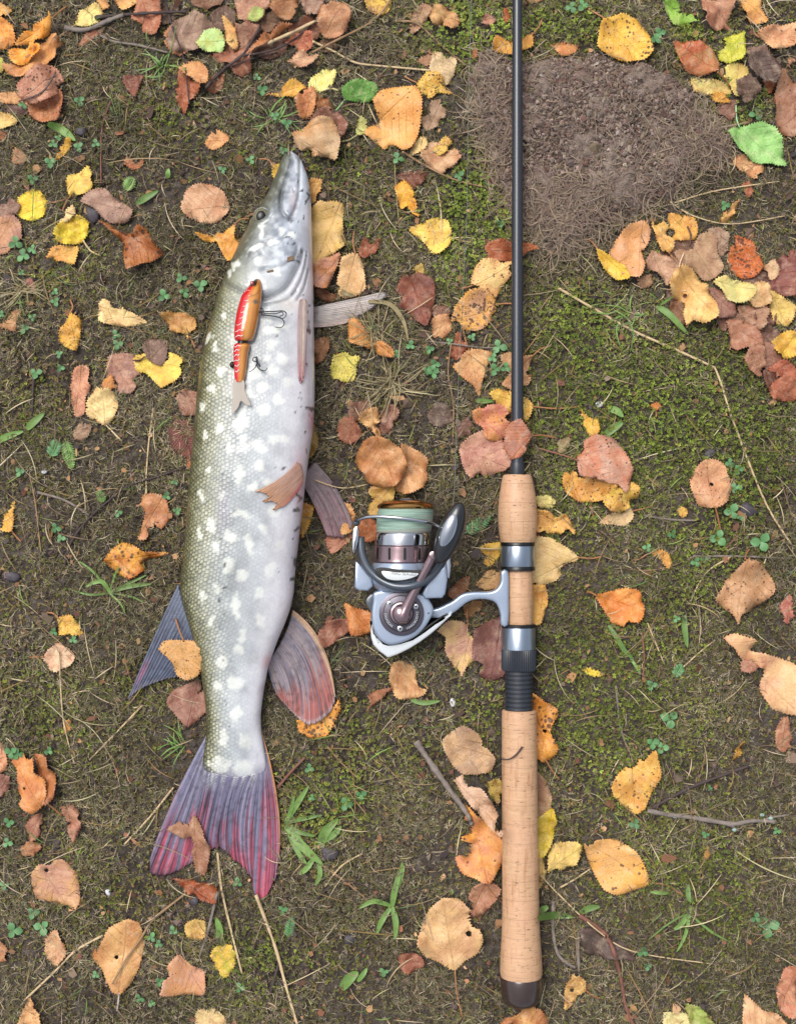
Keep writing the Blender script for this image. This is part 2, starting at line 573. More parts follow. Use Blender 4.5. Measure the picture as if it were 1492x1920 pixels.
def L(label, hexc, outline, st=None, sp=.25, c2=None, cu=1.0, holes=(), stc='a8744c', name='fallen_leaf', cat='leaf', ser=1.0, group=None, lift=0.0):
    """a leaf from its outline on the ground; base end is where the stalk starts"""
    global NLEAF
    NLEAF += 1
    r = np.random.default_rng(1000 + NLEAF)
    poly = pts2(outline)
    stp = pts2(st) if st else None
    # axis
    cen = poly.mean(0)
    if stp is not None:
        b = poly[np.argmin(((poly - stp[0]) ** 2).sum(1))]
        tip = poly[np.argmax(((poly - b) ** 2).sum(1))]
    else:
        dd = ((poly[:, None] - poly[None]) ** 2).sum(-1)
        i, j = np.unravel_index(dd.argmax(), dd.shape)
        b, tip = poly[i], poly[j]
    Lg = max(np.hypot(*(tip - b)), 8.0)
    u = (tip - b) / Lg; w = np.array([-u[1], u[0]])
    # fine toothed edge
    edge = .5 * catmull(poly, 8, True) + .5 * np.concatenate([poly[i] + (poly[(i + 1) % len(poly)] - poly[i]) * np.linspace(0, 1, 8, endpoint=False)[:, None] for i in range(len(poly))])
    seg = np.hypot(*(np.roll(edge, -1, 0) - edge).T); per = seg.sum()
    n = int(np.clip(per / 2.6, 24, 150))
    s = np.concatenate([[0], np.cumsum(seg)])
    q = np.linspace(0, per, n, endpoint=False)
    ec = np.vstack([edge, edge[:1]])
    rim = np.stack([np.interp(q, s, ec[:, 0]), np.interp(q, s, ec[:, 1])], 1)
    tg = np.roll(rim, -1, 0) - np.roll(rim, 1, 0)
    nm = np.stack([tg[:, 1], -tg[:, 0]], 1) / (np.hypot(*tg.T)[:, None] + 1e-9)
    area = 0.5 * (rim[:, 0] * np.roll(rim[:, 1], -1) - rim[:, 1] * np.roll(rim[:, 0], -1)).sum()
    if area < 0: nm = -nm
    tooth = np.where(np.arange(n) % 2 == 0, 1.0, -.55) * r.uniform(.3, 1.7, n) * 1.55 * ser
    rim = rim + nm * tooth[:, None]
    # bites and tears in the rim
    for _ in range(int(r.choice([0, 0, 1, 1, 2, 3])) if Lg > 30 else 0):
        q0 = rim[r.integers(0, n)]; R_ = Lg * r.uniform(.05, .15)
        d_ = np.hypot(*(rim - q0).T)
        push = np.where(d_ < R_, np.sqrt(np.maximum(R_ ** 2 - d_ ** 2, 0)) * r.uniform(.6, 1.0), 0) * (1 + r.normal(0, .18, n))
        rim = rim - nm * push[:, None]
    # inner points
    x0, y0 = rim.min(0); x1, y1 = rim.max(0)
    step = max(5.0, math.sqrt((x1 - x0) * (y1 - y0)) / 13)
    gxx, gyy = np.meshgrid(np.arange(x0, x1, step), np.arange(y0, y1, step))
    gp = np.stack([gxx.ravel(), gyy.ravel()], 1) + r.uniform(-.2, .2, (gxx.size, 2)) * step
    gp = gp[inside(rim, gp[:, 0], gp[:, 1])]
    if len(gp):
        dm = np.sqrt(((gp[:, None] - rim[None]) ** 2).sum(-1)).min(1)
        gp = gp[dm > step * .5]
    hp = [np.array([[hx + hr * math.cos(a) * r.uniform(.75, 1.2), hy + hr * math.sin(a) * r.uniform(.75, 1.2)] for a in np.linspace(0, 6.283, 9)[:-1]]) for hx, hy, hr in holes]
    allp = np.vstack([rim, gp] + hp) if len(gp) else np.vstack([rim] + hp)
    vs, es, fs, *_ = delaunay_2d_cdt([Vector(p) for p in allp], [(i, (i + 1) % n) for i in range(n)], [], 1, 1e-4)
    xy = np.array([(v.x, v.y) for v in vs])
    tris = [f for f in fs if len(f) == 3]
    tris = np.array(tris)
    cen3 = xy[tris].mean(1)
    keep = inside(rim, cen3[:, 0], cen3[:, 1])
    for hx, hy, hr in holes: keep &= np.hypot(cen3[:, 0] - hx, cen3[:, 1] - hy) > hr * .85
    tris = tris[keep]
    us = np.unique(tris); rm = np.full(len(xy), -1); rm[us] = np.arange(len(us))
    xy = xy[us]; tris = rm[tris]
    # shape: cupped, bent, rippled, rim partly lifted
    a = ((xy - b) @ u) / Lg; c = ((xy - b) @ w) / Lg
    dr = np.sqrt(((xy[:, None] - rim[None]) ** 2).sum(-1)).min(1) / Lg
    amp = Lg * cu * r.uniform(.75, 2.0)
    z = amp * (r.uniform(-.12, .30) * c ** 2 * 1.6 + r.uniform(-.05, .30) * (a - .5) ** 2 * 1.3)
    z += amp * .05 * np.abs(c) * r.uniform(-.3, 1.6)
    for _ in range(4):
        k = r.normal(0, 7, 2)
        z += amp * .016 * np.sin(k[0] * a + k[1] * c + r.uniform(0, 6))
    th = r.uniform(0, 6.28)
    liftd = np.clip((np.cos(th) * (a - .5) + np.sin(th) * c), 0, 1)
    z += amp * .30 * liftd ** 2 * r.uniform(.2, 1.1)
    z += amp * .05 * np.exp(-dr / .06) * np.sin(r.uniform(2, 5) * np.arctan2(c, a - .5) + r.uniform(0, 6))
    z += amp * r.uniform(0, .035) * np.abs(np.sin((a - .8 * np.abs(c)) * 12))
    z -= z.min()
    z = z + gh(xy[:, 0], xy[:, 1]).mean() + 2.0 + lift
    # rest on what lies below
    need = np.maximum(0, top(xy[:, 0], xy[:, 1]) + 1.2 - z)
    D = np.sqrt(((xy[:, None] - xy[None]) ** 2).sum(-1))
    z = z + np.max(np.maximum(0, need[None] - .30 * D), 1)
    zm = z.mean()
    f = (HC - zm) / HC
    X = np.stack([(xy[:, 0] - CX) * S * f, (CY - xy[:, 1]) * S * f, z * S], 1)
    # thin blade with two sides
    gxy = np.stack([xy[:, 0] * f + CX * (1 - f), xy[:, 1] * f + CY * (1 - f)], 1)
    rimg = np.stack([rim[:, 0] * f + CX * (1 - f), rim[:, 1] * f + CY * (1 - f)], 1)
    # keep winding upward
    t0 = tris[0]
    nz = np.cross(X[tris[:, 1]] - X[tris[:, 0]], X[tris[:, 2]] - X[tris[:, 0]])[:, 2]
    tris[nz < 0] = tris[nz < 0][:, ::-1]
    org = np.array([X[:, 0].mean(), X[:, 1].mean(), X[:, 2].min()])
    me = mesh_np(name, X - org, tris, MLEAF, uv=np.stack([a, c], 1))
    o = link(name, me)
    o.location = org
    md = o.modifiers.new('thickness', 'SOLIDIFY'); md.thickness = .00028; md.offset = -1
    base = lin(hexc, .98); _lm = .3 * base[0] + .6 * base[1] + .1 * base[2]; base = tuple(.92 * v + .08 * _lm for v in base); base = (base[0] * 1.02, base[1] * 1.07, base[2] * .86)
    o.color = (*base, 1)
    if c2 is None:
        k = .70 if max(base) > .12 else .78
        cc = (base[0] * k * 1.12, base[1] * k * .90, base[2] * k * .88)
    else: cc = lin(c2, .92); cc = (cc[0], cc[1] * 1.05, cc[2] * .88)
    o['col2'] = [float(v) for v in cc]
    o['spots'] = float(sp)
    o['at'] = [float(cen[0]), float(cen[1])]
    tag(o, label, cat, group or 'fallen leaves scattered over the moss')
    stamp(rimg, lambda x, y: z[np.argmin((gxy[None, :, 0] - x[:, None]) ** 2 + (gxy[None, :, 1] - y[:, None]) ** 2, 1)] + .4)
    if stp is not None:
        zb = z[np.argmin(((xy - stp[0]) ** 2).sum(1))]
        if len(stp) == 2: stp = np.array([stp[0], stp.mean(0) + r.normal(0, 3, 2), stp[1]])
        qp = catmull(stp, 5)
        tt = np.linspace(0, 1, len(qp))
        zz = np.maximum(zb * (1 - tt) + (top(qp[:, 0], qp[:, 1]) + 3) * tt, top(qp[:, 0], qp[:, 1]) + 1.4)
        w3 = np.array([P(qp[i, 0], qp[i, 1], zz[i]) for i in range(len(qp))])
        V, F = tube_np(w3, np.linspace(1.5, 1.9, len(qp)) * S, 5)
        link('stalk', mesh_np('stalk', V - org, F, stalk_mat(stc)), o)
    return o
# ---- table of leaves, lowest first.  label, colour, outline, stalk ...
# rotting undermost leaves of the brown heap
L('dark brown rotting leaf at the bottom of the heap under the forked twig', '6e4a3e', '470,60 505,55 540,70 535,100 500,112 472,98', sp=.3)
L('dark purple-brown leaf between mauve leaf and ochre strip', '6c5048', '395,28 420,8 442,20 440,48 420,60 400,50')
L('dull brown leaf under the broad pinkish brown leaf', '7c5a4a', '480,30 520,20 530,45 505,62 482,55')
L('reddish brown leaf under the orange-red leaf by the straws', '84503e', '540,50 575,30 600,45 598,70 570,85 548,75')
L('dark leaf half buried between brown leaf and big mauve leaf', '5e463e', '292,20 315,5 335,12 330,35 308,48 295,40')
L('brown leaf scrap under the dark purple-brown leaf', '8a6250', '360,-12 420,-12 415,8 385,16 362,10')
L('dull mauve leaf under the freckled pinkish leaf', '6a4c4a', '5,196 30,190 52,200 50,214 20,214')
L('brown curled leaf under the ochre strip', '9a6a50', '425,60 448,70 450,95 430,112 412,100')
L('faded brown leaf beside the pinkish tan boat leaf', '8a6656', '600,75 625,72 632,88 612,100 598,92')
# heap with the dark forked twig, and the pile beside it
L('pale amber leaf scrap next to the large notched orange leaf', 'eab46c', '-12,2 22,14 12,34 -10,30')
L('tan leaf with ragged edge, bottom of the stacked orange leaves', 'd6955e', '70,78 95,66 118,68 120,82 104,92 106,112 85,120 65,130 45,148 14,138 8,122 30,120 58,100', c2='b87850')
L('small pale brown leaf tucked under the pinkish pair next to the orange stack', 'd49a6c', '-10,176 35,170 46,182 55,195 30,196 -8,190')
L('orange-brown leaf under the pinkish leaf next to the orange stack', 'bf7a56', '55,197 85,180 110,166 117,175 118,200 105,225 85,232 60,220', sp=.4)
L('pinkish brown leaf with dark freckles next to the orange stack', 'c08472', '33,160 50,137 75,124 98,122 112,135 118,152 110,170 90,187 60,193 40,186', '35,190 80,172 105,135', sp=.5, stc='6a5550')
L('large orange leaf with a black notch beside the stacked orange leaves', 'ec9f48', '-14,26 14,40 25,50 31,75 18,88 -14,92', sp=.2)
L('rounded golden orange leaf in the middle of the orange stack', 'f0a93a', '18,94 35,88 60,80 76,85 74,98 55,115 38,123 26,118 18,104', sp=.12, c2='e08a2c')
L('long folded orange leaf with a stalk, topmost of the orange stack', 'eea448', '29,86 40,68 60,48 85,35 98,31 103,42 95,58 75,70 50,81', '99,33 112,22 126,12', sp=.3, c2='d98a34', cu=1.6)
L('pale cream toothed leaf next to the freckled pinkish leaves', 'e8c880', '-12,208 18,213 34,226 20,238 -12,241')
L('sliver of yellow-green leaf next to the orange stack', 'c8c060', '-12,102 6,110 5,135 -12,138')
L('reddish brown leaf lying under the dry strips beside the pale yellow leaf', 'a8705a', '146,82 160,65 180,51 197,50 190,63 170,76 155,86')
L('pale lemon leaf with a long stalk beside the dry strips', 'efdc8e', '140,44 150,22 170,8 188,8 193,25 185,42 165,50 148,48', '143,46 130,55 112,68', sp=.05, stc='c4a07a')
L('small orange leaf beside the pale lemon leaf', 'e6a86a', '178,-10 200,-8 206,10 196,21 188,10')
L('tan leaf tip next to the brown leaf with the dry strip', 'e0a868', '210,-12 268,-10 250,12 232,21 222,10')
L('brown leaf crossed by a dry strip near the pale lemon leaf', 'b8735a', '262,-12 300,-12 301,20 303,45 292,63 270,60 255,46 248,30')
L('orange-brown leaf under the big mauve leaf', 'c88a68', '309,62 322,48 340,70 352,98 338,106 322,96 310,82')
L('big mauve-brown leaf carrying the pale green leaf', '9c7a70', '312,72 325,45 345,28 365,18 380,30 402,48 402,72 382,86 365,96 345,95 326,99', sp=.1, c2='86645c')
L('broad pinkish brown leaf behind the dark forked twig', 'b98878', '440,-14 502,-12 506,12 490,35 470,42 450,40 444,20')
L('rusty brown leaf curling beside the dark forked twig', 'a5704c', '505,12 520,-10 557,-10 554,25 541,39 522,33', cu=1.6)
L('mauve-brown leaf between the ochre strip and the dark twig', 'b07f70', '443,48 475,44 492,50 476,70 462,86 448,98')
L('narrow rusty leaf curled along the dark twig', 'b8764c', '465,94 480,75 505,60 530,48 552,47 535,56 515,69 495,82 470,99', cu=1.8)
L('dark brown leaf crossed by the forked twig', 'a06450', '395,102 420,97 450,92 480,92 469,108 471,130 456,143 438,135 430,118 405,113')
L('ochre leaf strip standing beside the pale green leaf', 'dda868', '417,28 432,40 440,50 445,70 446,92 434,90 425,75 421,50')
L('pale green leaf with yellow edge lying on the mauve leaf', 'b8d896', '369,80 384,58 400,52 415,60 422,75 417,95 395,98 378,92', '420,76 436,73', sp=.14, c2='c8c878', stc='c8b070')
L('small pale green leaf half curled among the brown leaves', 'b8c878', '465,36 470,18 480,12 493,15 494,30 481,39', sp=.1)
L('red-brown leaf hanging under the forked twig end', 'ae6448', '336,132 350,137 362,150 380,158 371,176 357,188 345,213 335,195 330,178')
L('brown leaf beside the thick end of the forked twig', 'a8684e', '385,148 405,140 421,137 417,166 400,175 386,168')
L('tan-orange leaf under the thick end of the forked twig', 'd89c68', '334,128 345,115 372,112 388,128 392,140 390,156 375,158 360,146')
L('mauve-tan leaf between the rusty curl and the big tan leaf', 'b08a80', '560,-12 607,-12 603,15 592,31 580,33 570,18')
L('big tan leaf beside the crossing dry straws', 'c08868', '596,36 600,15 620,2 645,3 658,20 655,40 645,60 630,70 608,68 598,55')
L('orange-red leaf under the crossing dry straws', 'ba6a50', '533,79 550,68 575,58 588,65 586,85 575,98 562,95 550,86')
L('pinkish tan leaf bent like a boat next to the crossing straws', 'c89880', '540,112 555,98 568,95 580,105 599,101 589,115 575,126 560,125', cu=1.5)
L('golden leaf with a brown half at the end of the brown straw', 'e8b840', '684,-10 734,-10 730,20 718,28 705,27 690,18', c2='b07c50', sp=.2)
# group near the green birch leaf
L('rusty curl of leaf between the orange-tan and the mauve leaf', 'a8683c', '590,178 605,179 618,190 622,205 605,202 592,206')
L('dark mauve-brown leaf under the tan leaf in front of the pike snout', '8e5e54', '580,222 600,205 620,200 640,215 652,235 648,250 638,257 628,238 608,226')
L('tan leaf with a grey patch in front of the pike snout', 'c08a62', '549,250 565,238 585,225 605,219 625,225 635,245 638,265 634,290 628,307 618,296 600,290 585,292 568,280 553,270', sp=.12, c2='c4a084')
L('small orange leaf with a pale tip beside the lemon leaf', 'e8b048', '505,175 525,170 535,156 555,152 574,162 570,176 555,181 535,180', '507,175 494,180', sp=.1)
L('lemon yellow leaf with a curved stalk beside the green leaf', 'f0e49a', '579,166 582,148 600,135 620,127 630,132 628,150 618,166 600,173 585,172', '602,171 620,166 634,170', sp=.03, c2='e4d07c', stc='d8c890')
L('orange-tan leaf over the rusty curl beside the lemon leaf', 'd68e60', '556,186 570,170 588,161 593,178 590,200 582,215 572,221 560,216', sp=.15)
L('fresh green leaf lying flat between lemon leaf and big orange-tan leaf', '62923f', '641,166 655,153 680,149 700,155 709,170 700,185 685,191 662,190 645,187', '646,187 638,198 630,207', sp=.05, c2='528236', stc='8ab070')
L('pale yellow-green leaf scrap beside the big orange-tan leaf', 'c0c078', '668,240 675,218 688,228 687,245 675,255 667,250', '670,253 655,262 640,265', sp=.1, stc='a8a070')
L('mauve-tan leaf beside the big orange-tan leaf', 'ae8a7a', '788,226 800,205 810,190 830,185 836,210 830,230 800,246', c2='94705c')
L('tan leaf carrying the yellow scrap, by the curved brown stalk', 'c89878', '788,292 800,265 830,270 850,275 865,292 850,311 830,325 805,312')
L('yellow freckled scrap on the tan leaf by the curved stalk', 'e4b858', '812,282 825,265 835,254 848,270 838,285 820,291', sp=.6)
L('cream scrap at the edge of the big orange-tan leaf', 'e8c890', '768,285 778,262 800,255 801,268 796,280 775,290')
L('big orange-tan double leaf with yellow shoulder beside the mauve-tan leaf', 'e2a25e', '700,190 712,170 735,162 780,163 790,185 790,210 786,240 780,262 770,278 755,282 740,270 720,278 700,262 682,250 695,236 712,228 706,210', sp=.3, c2='d8904e')
L('small reddish leaf behind the cream-tan leaf', 'b88870', '781,113 805,100 812,112 800,125')
L('cream-tan leaf at the end of the long straw', 'ddbc9a', '804,132 812,100 830,98 855,110 853,135 842,155 835,160 820,146', '815,102 806,92', c2='cba98c', sp=.08)
L('yellow heavily freckled leaf overlapping the cream-tan leaf', 'e8b84c', '782,155 800,135 820,138 830,150 835,165 849,175 820,172 815,178 800,188 788,175', '782,155 770,150 758,143', sp=.75)
L('dark red-brown leaf in the moss next to the curved stalk', '7c4838', '744,330 765,322 802,325 790,345 770,356')
L('bright yellow torn leaf beside the dark red-brown leaf', 'efae30', '740,350 755,338 770,348 778,375 786,405 770,398 752,392 745,370', sp=.1)
L('yellow leaf with pointed tip and long stalk on the moss near the line', 'ebc456', '765,428 800,415 825,407 840,415 847,440 842,460 825,475 810,475 795,455', '847,446 868,452 891,456', sp=.35, stc='c8a86c')
L('tan leaf curled over a grey-brown one on bright moss', 'ce9c6c', '805,20 820,10 840,12 858,30 862,42 848,55 830,45 810,45', cu=1.5)
L('grey-brown leaf folded under the curled tan leaf', 'b08870', '770,46 775,20 795,8 810,18 800,36 785,55 770,63')
L('small pink-brown leaf scrap on the bright moss', 'cc9080', '900,38 910,25 930,32 925,45 910,46')
L('thin rust-red scrap standing in the bright moss by the rod', 'b86030', '942,20 952,14 956,35 945,46')
L('orange jagged leaf under the rod at the rim of the soil clod', 'e0a03c', '920,94 930,68 960,75 995,65 997,90 975,95 965,106 940,98', '994,68 1010,50 1018,30', sp=.3)
L('small salmon leaf at the rim of the soil clod', 'd89058', '1032,82 1050,79 1086,83 1075,100 1055,106 1045,98', sp=.3)
L('rusty stub of leaf at the corner of the soil clod', 'c07040', '886,95 895,90 893,108 886,112')
# pike head side
L('round pinkish tan leaf beside the pike forehead', 'cc9a80', '342,376 350,355 368,346 395,345 418,360 431,385 425,402 405,417 380,418 355,408 342,395', sp=.15, c2='bd8468')
L('small salmon leaf on the moss next to the round pinkish leaf', 'e0a06c', '385,265 395,252 405,243 425,250 430,262 415,275 400,282 388,275', sp=.1)
L('orange folded leaf tucked behind the pike nape', 'e0a040', '368,436 395,440 425,430 441,421 438,442 447,455 446,480 430,492 415,470 405,450 385,453', '438,424 450,412 468,410')
L('yellow leaf sliver peeping out beside the pike snout', 'e4bc40', '511,316 528,302 536,315 530,332 515,338', '513,316 504,300 486,298')
L('ochre leaf wedged behind the pike lower jaw', 'd8a058', '580,338 604,336 601,355 592,376 580,382')
L('large tan leaf beside the pike jaw, bottom of a small pile', 'cfa168', '582,395 600,378 612,382 625,378 640,378 645,386 642,420 646,460 632,470 615,480 588,502 578,450', sp=.2, c2='d8b070')
L('brown leaf at the bottom of the pile beside the pike gill', '9e6448', '588,540 615,545 636,560 620,566 600,561')
L('wet rust-coloured leaf between tan and peach leaf by the pike gill', 'b87040', '586,502 605,485 630,475 640,478 632,496 622,520 612,541 588,536', sp=.35, c2='c48c80')
L('peach leaf with an upright stalk on the pile by the pike gill', 'e2b48c', '642,485 668,475 680,492 685,540 665,555 645,558 630,545 635,515', '666,476 662,455 664,434', sp=.08, c2='d8a478')
L('small red-brown two-lobed leaf beside the peach leaf', '9e5a44', '672,466 685,445 695,452 714,448 706,470 693,488 675,481')
L('reddish brown leaf scrap beside the pike flank next to the pectoral fin', 'a8704e', '588,640 615,630 618,650 605,676 588,682')
L('small yellow tip behind the big maroon leaf', 'd8b460', '775,506 788,492 796,505 794,518')
L('mauve leaf under the freckled small tan leaf', '8a6258', '806,582 830,570 843,582 841,594 815,597')
L('big maroon leaf with pointed ends on the moss', '8e4c3a', '740,546 752,522 765,505 795,515 813,525 815,560 808,590 800,612 785,605 770,590 750,576 740,560', sp=.35, c2='6e3a34')
L('small freckled tan leaf touching the maroon leaf', 'd39a70', '806,606 820,590 840,590 848,615 835,632 815,636', sp=.3)
L('rust-red leaf behind the rod, next to the pale peach leaf', 'a85e38', '905,471 915,455 940,449 962,450 990,458 1008,470 990,472 960,490 930,488 908,486')
L('pale peach freckled leaf touching the rod blank', 'e6be80', '884,521 890,500 908,486 945,490 966,494 958,515 940,540 930,558 915,550 885,539', '886,535 870,540 858,541', sp=.45, c2='dca070')
L('round orange leaf with black specks next to the pale peach leaf', 'de9a38', '847,601 855,570 880,545 905,542 925,555 930,580 920,605 895,620 865,616', '928,571 950,569 966,570', sp=.85, c2='c08c70')
L('narrow red-brown leaf among clovers', 'a0593e', '843,672 850,632 860,622 872,640 876,656 856,676')
L('tan leaf with drawn-out tip among clovers', 'd29c6c', '850,686 880,655 922,661 912,690 905,710 899,743 886,722 865,706', '880,656 872,636 868,618', sp=.2)
L('orange-tan leaf rolled into a cone beside the dry grass', 'd28e50', '652,621 655,600 668,597 690,620 735,655 738,670 715,668 685,650 655,641', cu=2.0, sp=.15)
L('lemon leaf with saw-toothed end beside the pike flank', 'e4cc60', '619,691 628,665 650,661 675,670 670,690 662,715 640,715 622,708', '631,664 629,655', sp=.45, c2='d0c060')
L('olive-brown leaf wedged against the pike belly by the pelvic fin', 'a8803c', '566,790 590,798 597,830 585,856 566,862')
L('orange leaf wedged under the pike belly next to the pelvic fin', 'd69a38', '560,945 588,949 583,976 566,1010')
# cluster above the reel
L('dark grey-mauve leaf on bare soil near the pink leaf', '6e5a58', '800,776 820,755 845,760 852,785 830,801 808,795', sp=.05)
L('mauve leaf with a pale folded strip next to the reel', '8c6258', '652,776 660,755 690,750 701,765 690,786 665,791')
L('red-brown leaf beside the folded strip next to the reel', 'a86a56', '632,806 640,785 660,782 673,800 678,816 655,833 635,821')
L('mauve pointed leaf beside the folded strip next to the reel', '9c7068', '712,797 720,765 740,758 748,775 735,801 716,816')
L('pale folded leaf strip between the mauve leaves next to the reel', 'ddaa78', '672,786 688,768 708,765 713,790 713,820 690,801', cu=1.7)
L('peach leaf with curled margin next to the reel spool', 'd9a27a', '738,906 753,885 752,835 770,838 800,860 803,890 795,911 765,926 745,921', cu=1.4, c2='c98a64')
L('olive-tan leaf standing behind the reel spool', 'c09850', '692,917 715,905 739,908 738,936 716,946 706,972 691,962')
L('big tan leaf with brown side next to the reel spool', 'c68a5e', '666,856 680,830 705,818 735,830 755,845 763,870 758,890 740,911 715,913 690,906 680,886 668,871', '708,820 706,806', sp=.15, c2='b06e48')
L('rusty leaf behind the bail arm of the reel', 'b06840', '668,1002 678,972 706,978 712,1008 688,1016')
L('pinkish brown leaf beneath the tip of the pelvic fin', 'c08070', '610,1012 640,990 664,1000 642,1026 622,1039')
L('tan leaf beside the bail arm, beneath the pelvic fin', 'd79c64', '638,950 655,944 668,970 661,996 640,1001')
# along the rod
L('torn tan leaf under the rod blank next to the ferrule leaves', 'cf9a74', '937,671 955,660 980,668 999,667 991,690 994,710 981,737 960,731 940,721 955,700', '996,670 1012,655 1032,649', sp=.12)
L('pale yellow leaf under the rod blank beside the wet leaves', 'eec258', '917,738 935,728 960,735 985,745 998,762 986,792 970,772 950,773 935,761', '997,762 1040,766 1085,763', sp=.35)
L('pink broad leaf beside the winding of the rod', 'c99284', '861,838 880,820 905,808 940,825 955,850 956,880 935,885 905,895 880,895 866,870', sp=.3, c2='b87c74')
L('orange and mauve mottled leaf overlapping the pink leaf', 'ce8850', '885,771 910,760 935,758 950,770 953,800 945,821 925,828 908,820 905,800 890,791', sp=.35, c2='c4756a')
L('dark mauve leaf scrap between the line and the mottled leaf', '7a5650', '852,800 875,782 890,800 880,815 858,822')
L('yellow ragged leaf with a long tip next to the pink-mauve leaf', 'ebb840', '1083,762 1095,776 1110,785 1123,785 1122,811 1105,817 1095,800', sp=.15)
L('orange-yellow leaf under the wet pink-mauve leaf', 'e5a850', '1055,891 1065,875 1085,888 1115,893 1142,903 1150,915 1125,939 1090,941 1070,931 1056,915', '1106,938 1108,955 1113,970', sp=.5)
L('cream leaf with brown tip, lowest of the yellow cluster', 'e6c49a', '1122,981 1140,965 1165,958 1182,950 1186,970 1172,986 1145,983', '1185,958 1205,954 1226,948', sp=.05)
L('yellow mottled leaf between cream leaf and wet pink-mauve leaf', 'e8b848', '1130,936 1150,914 1170,906 1190,905 1199,920 1190,946 1165,961 1140,956', sp=.55, c2='c88c50')
L('wet pink-mauve leaf lying on the yellow cluster', 'b5847a', '1082,861 1092,830 1115,815 1150,820 1170,845 1187,880 1182,901 1172,925 1158,908 1140,906 1110,896 1085,891', '1083,863 1050,852 1000,838', sp=.35, c2='c0745a', stc='8a5a48')
L('dim olive leaf scrap half sunk in moss', 'a09070', '1042,830 1060,820 1075,825 1062,842 1048,850')
L('rust-brown leaf under the foregrip', 'a86a4a', '988,1000 1008,992 1012,1012 1000,1026 990,1020')
L('pale buff leaf with a fine long stalk under the reel seat', 'd8b480', '985,1010 1030,1008 1060,1025 1084,1045 1060,1070 1040,1090 1010,1098 982,1096', '1083,1045 1110,1047 1136,1041', sp=.08, c2='c8a070')
L('amber leaf beside the foregrip with specks', 'e6b060', '998,956 1030,960 1045,968 1062,965 1079,1000 1050,1000 1020,1001 998,991', sp=.45)
L('pale lemon scrap beside the foregrip', 'e2d48c', '998,933 1028,928 1041,940 1035,952 1012,951', sp=.2)
L('yellow heart-shaped scrap beside the reel seat hood', 'e0b440', '898,1031 910,1020 945,1017 934,1045 920,1062 905,1056 912,1042', sp=.1)
L('tan speckled leaf behind the foot of the reel', 'c09468', '892,1096 915,1070 940,1068 934,1100 910,1106', sp=.35)
L('orange oval leaf beside the cork insert of the reel seat', 'dca450', '990,1100 1020,1097 1028,1120 1022,1150 1010,1171 990,1163', sp=.2)
L('dark brown leaf behind the reel leg', '9a6448', '838,1112 865,1085 880,1080 876,1106 856,1126')
L('brown mottled leaf under the reel leg', 'a87c50', '868,1136 890,1126 908,1130 895,1150 875,1160')
L('yellow and pink torn leaf between reel and threaded barrel', 'd9ae78', '820,1181 840,1163 865,1165 885,1180 896,1205 892,1236 875,1250 862,1273 850,1250 835,1221 835,1195', '877,1175 876,1155 876,1140', sp=.2, c2='c08c80')
L('purple-brown leaf leaning against the threaded barrel', '8a5a58', '888,1181 910,1168 942,1158 950,1200 946,1262 920,1281 900,1266 885,1231', sp=.12, c2='744848')
L('bright orange torn leaf beside the start of the butt grip', 'dc9230', '992,1298 1020,1315 1045,1330 1045,1346 1030,1370 1046,1405 1030,1426 1000,1430 990,1380', '1022,1424 1035,1445 1048,1462', sp=.7, holes=((1021,1371,4),))
L('yellow spotted scrap between butt grip and pinkish strip', 'b89a48', '915,1466 935,1460 944,1480 932,1506 918,1491', sp=.5)
L('brown crumpled leaf under the butt grip', 'b08a70', '998,1445 1025,1465 1033,1500 1026,1531 998,1537', sp=.2)
L('smooth yellow leaf under the butt grip', 'd8b83c', '1000,1542 1035,1515 1043,1545 1035,1581 1015,1607 1000,1602', sp=.04, c2='c8a430')
L('yellow leaf with grey bloom beside the butt grip', 'e2be6c', '1025,1632 1030,1595 1050,1580 1080,1578 1092,1590 1080,1620 1060,1631 1040,1626', sp=.25, c2='cba468')
L('cream-tan leaf edge beside the lower butt grip', 'd8b070', '1000,1612 1018,1608 1022,1640 1012,1668 1000,1660')
L('mauve-tan leaf next to the orange leaf beside the butt grip', 'b07c68', '878,1681 890,1660 915,1650 938,1665 926,1690 905,1716 885,1713', '912,1660 928,1682 945,1684', sp=.15)
L('vivid orange mottled leaf beside the butt grip', 'e2943a', '875,1510 890,1525 915,1545 935,1565 949,1595 935,1631 915,1653 890,1645 865,1636 853,1610 865,1580 870,1550', sp=.35, c2='c0785c')
L('big tan leaf with a round black hole and long stalk', 'd2a478', '853,1822 830,1811 800,1796 782,1766 792,1735 805,1705 830,1682 860,1685 885,1710 896,1735 905,1760 896,1785 870,1806', '853,1820 856,1860 866,1905', sp=.18, c2='c29070', holes=((878,1750,6),))
L('red-brown curled scrap beside the big holed leaf', '9a5c4c', '745,1801 760,1785 785,1790 796,1805 780,1821 755,1821', cu=1.8)
L('orange-tan leaf just beyond the butt cap', 'd89c60', '935,1930 965,1900 990,1888 1015,1895 1030,1930', c2='b8704c')
L('yellow-tan torn leaf with a dark hole beside the butt cap', 'e0b070', '1058,1896 1060,1850 1075,1822 1096,1838 1095,1861 1081,1868 1078,1881', '1095,1855 1110,1866 1125,1872', sp=.25, c2='a87040', holes=((1072,1858,4),))
L('dark purple-brown rotting leaf beside the crooked root', '5c4c4c', '1085,1742 1110,1740 1140,1760 1175,1770 1190,1800 1150,1796 1100,1791', sp=.05)
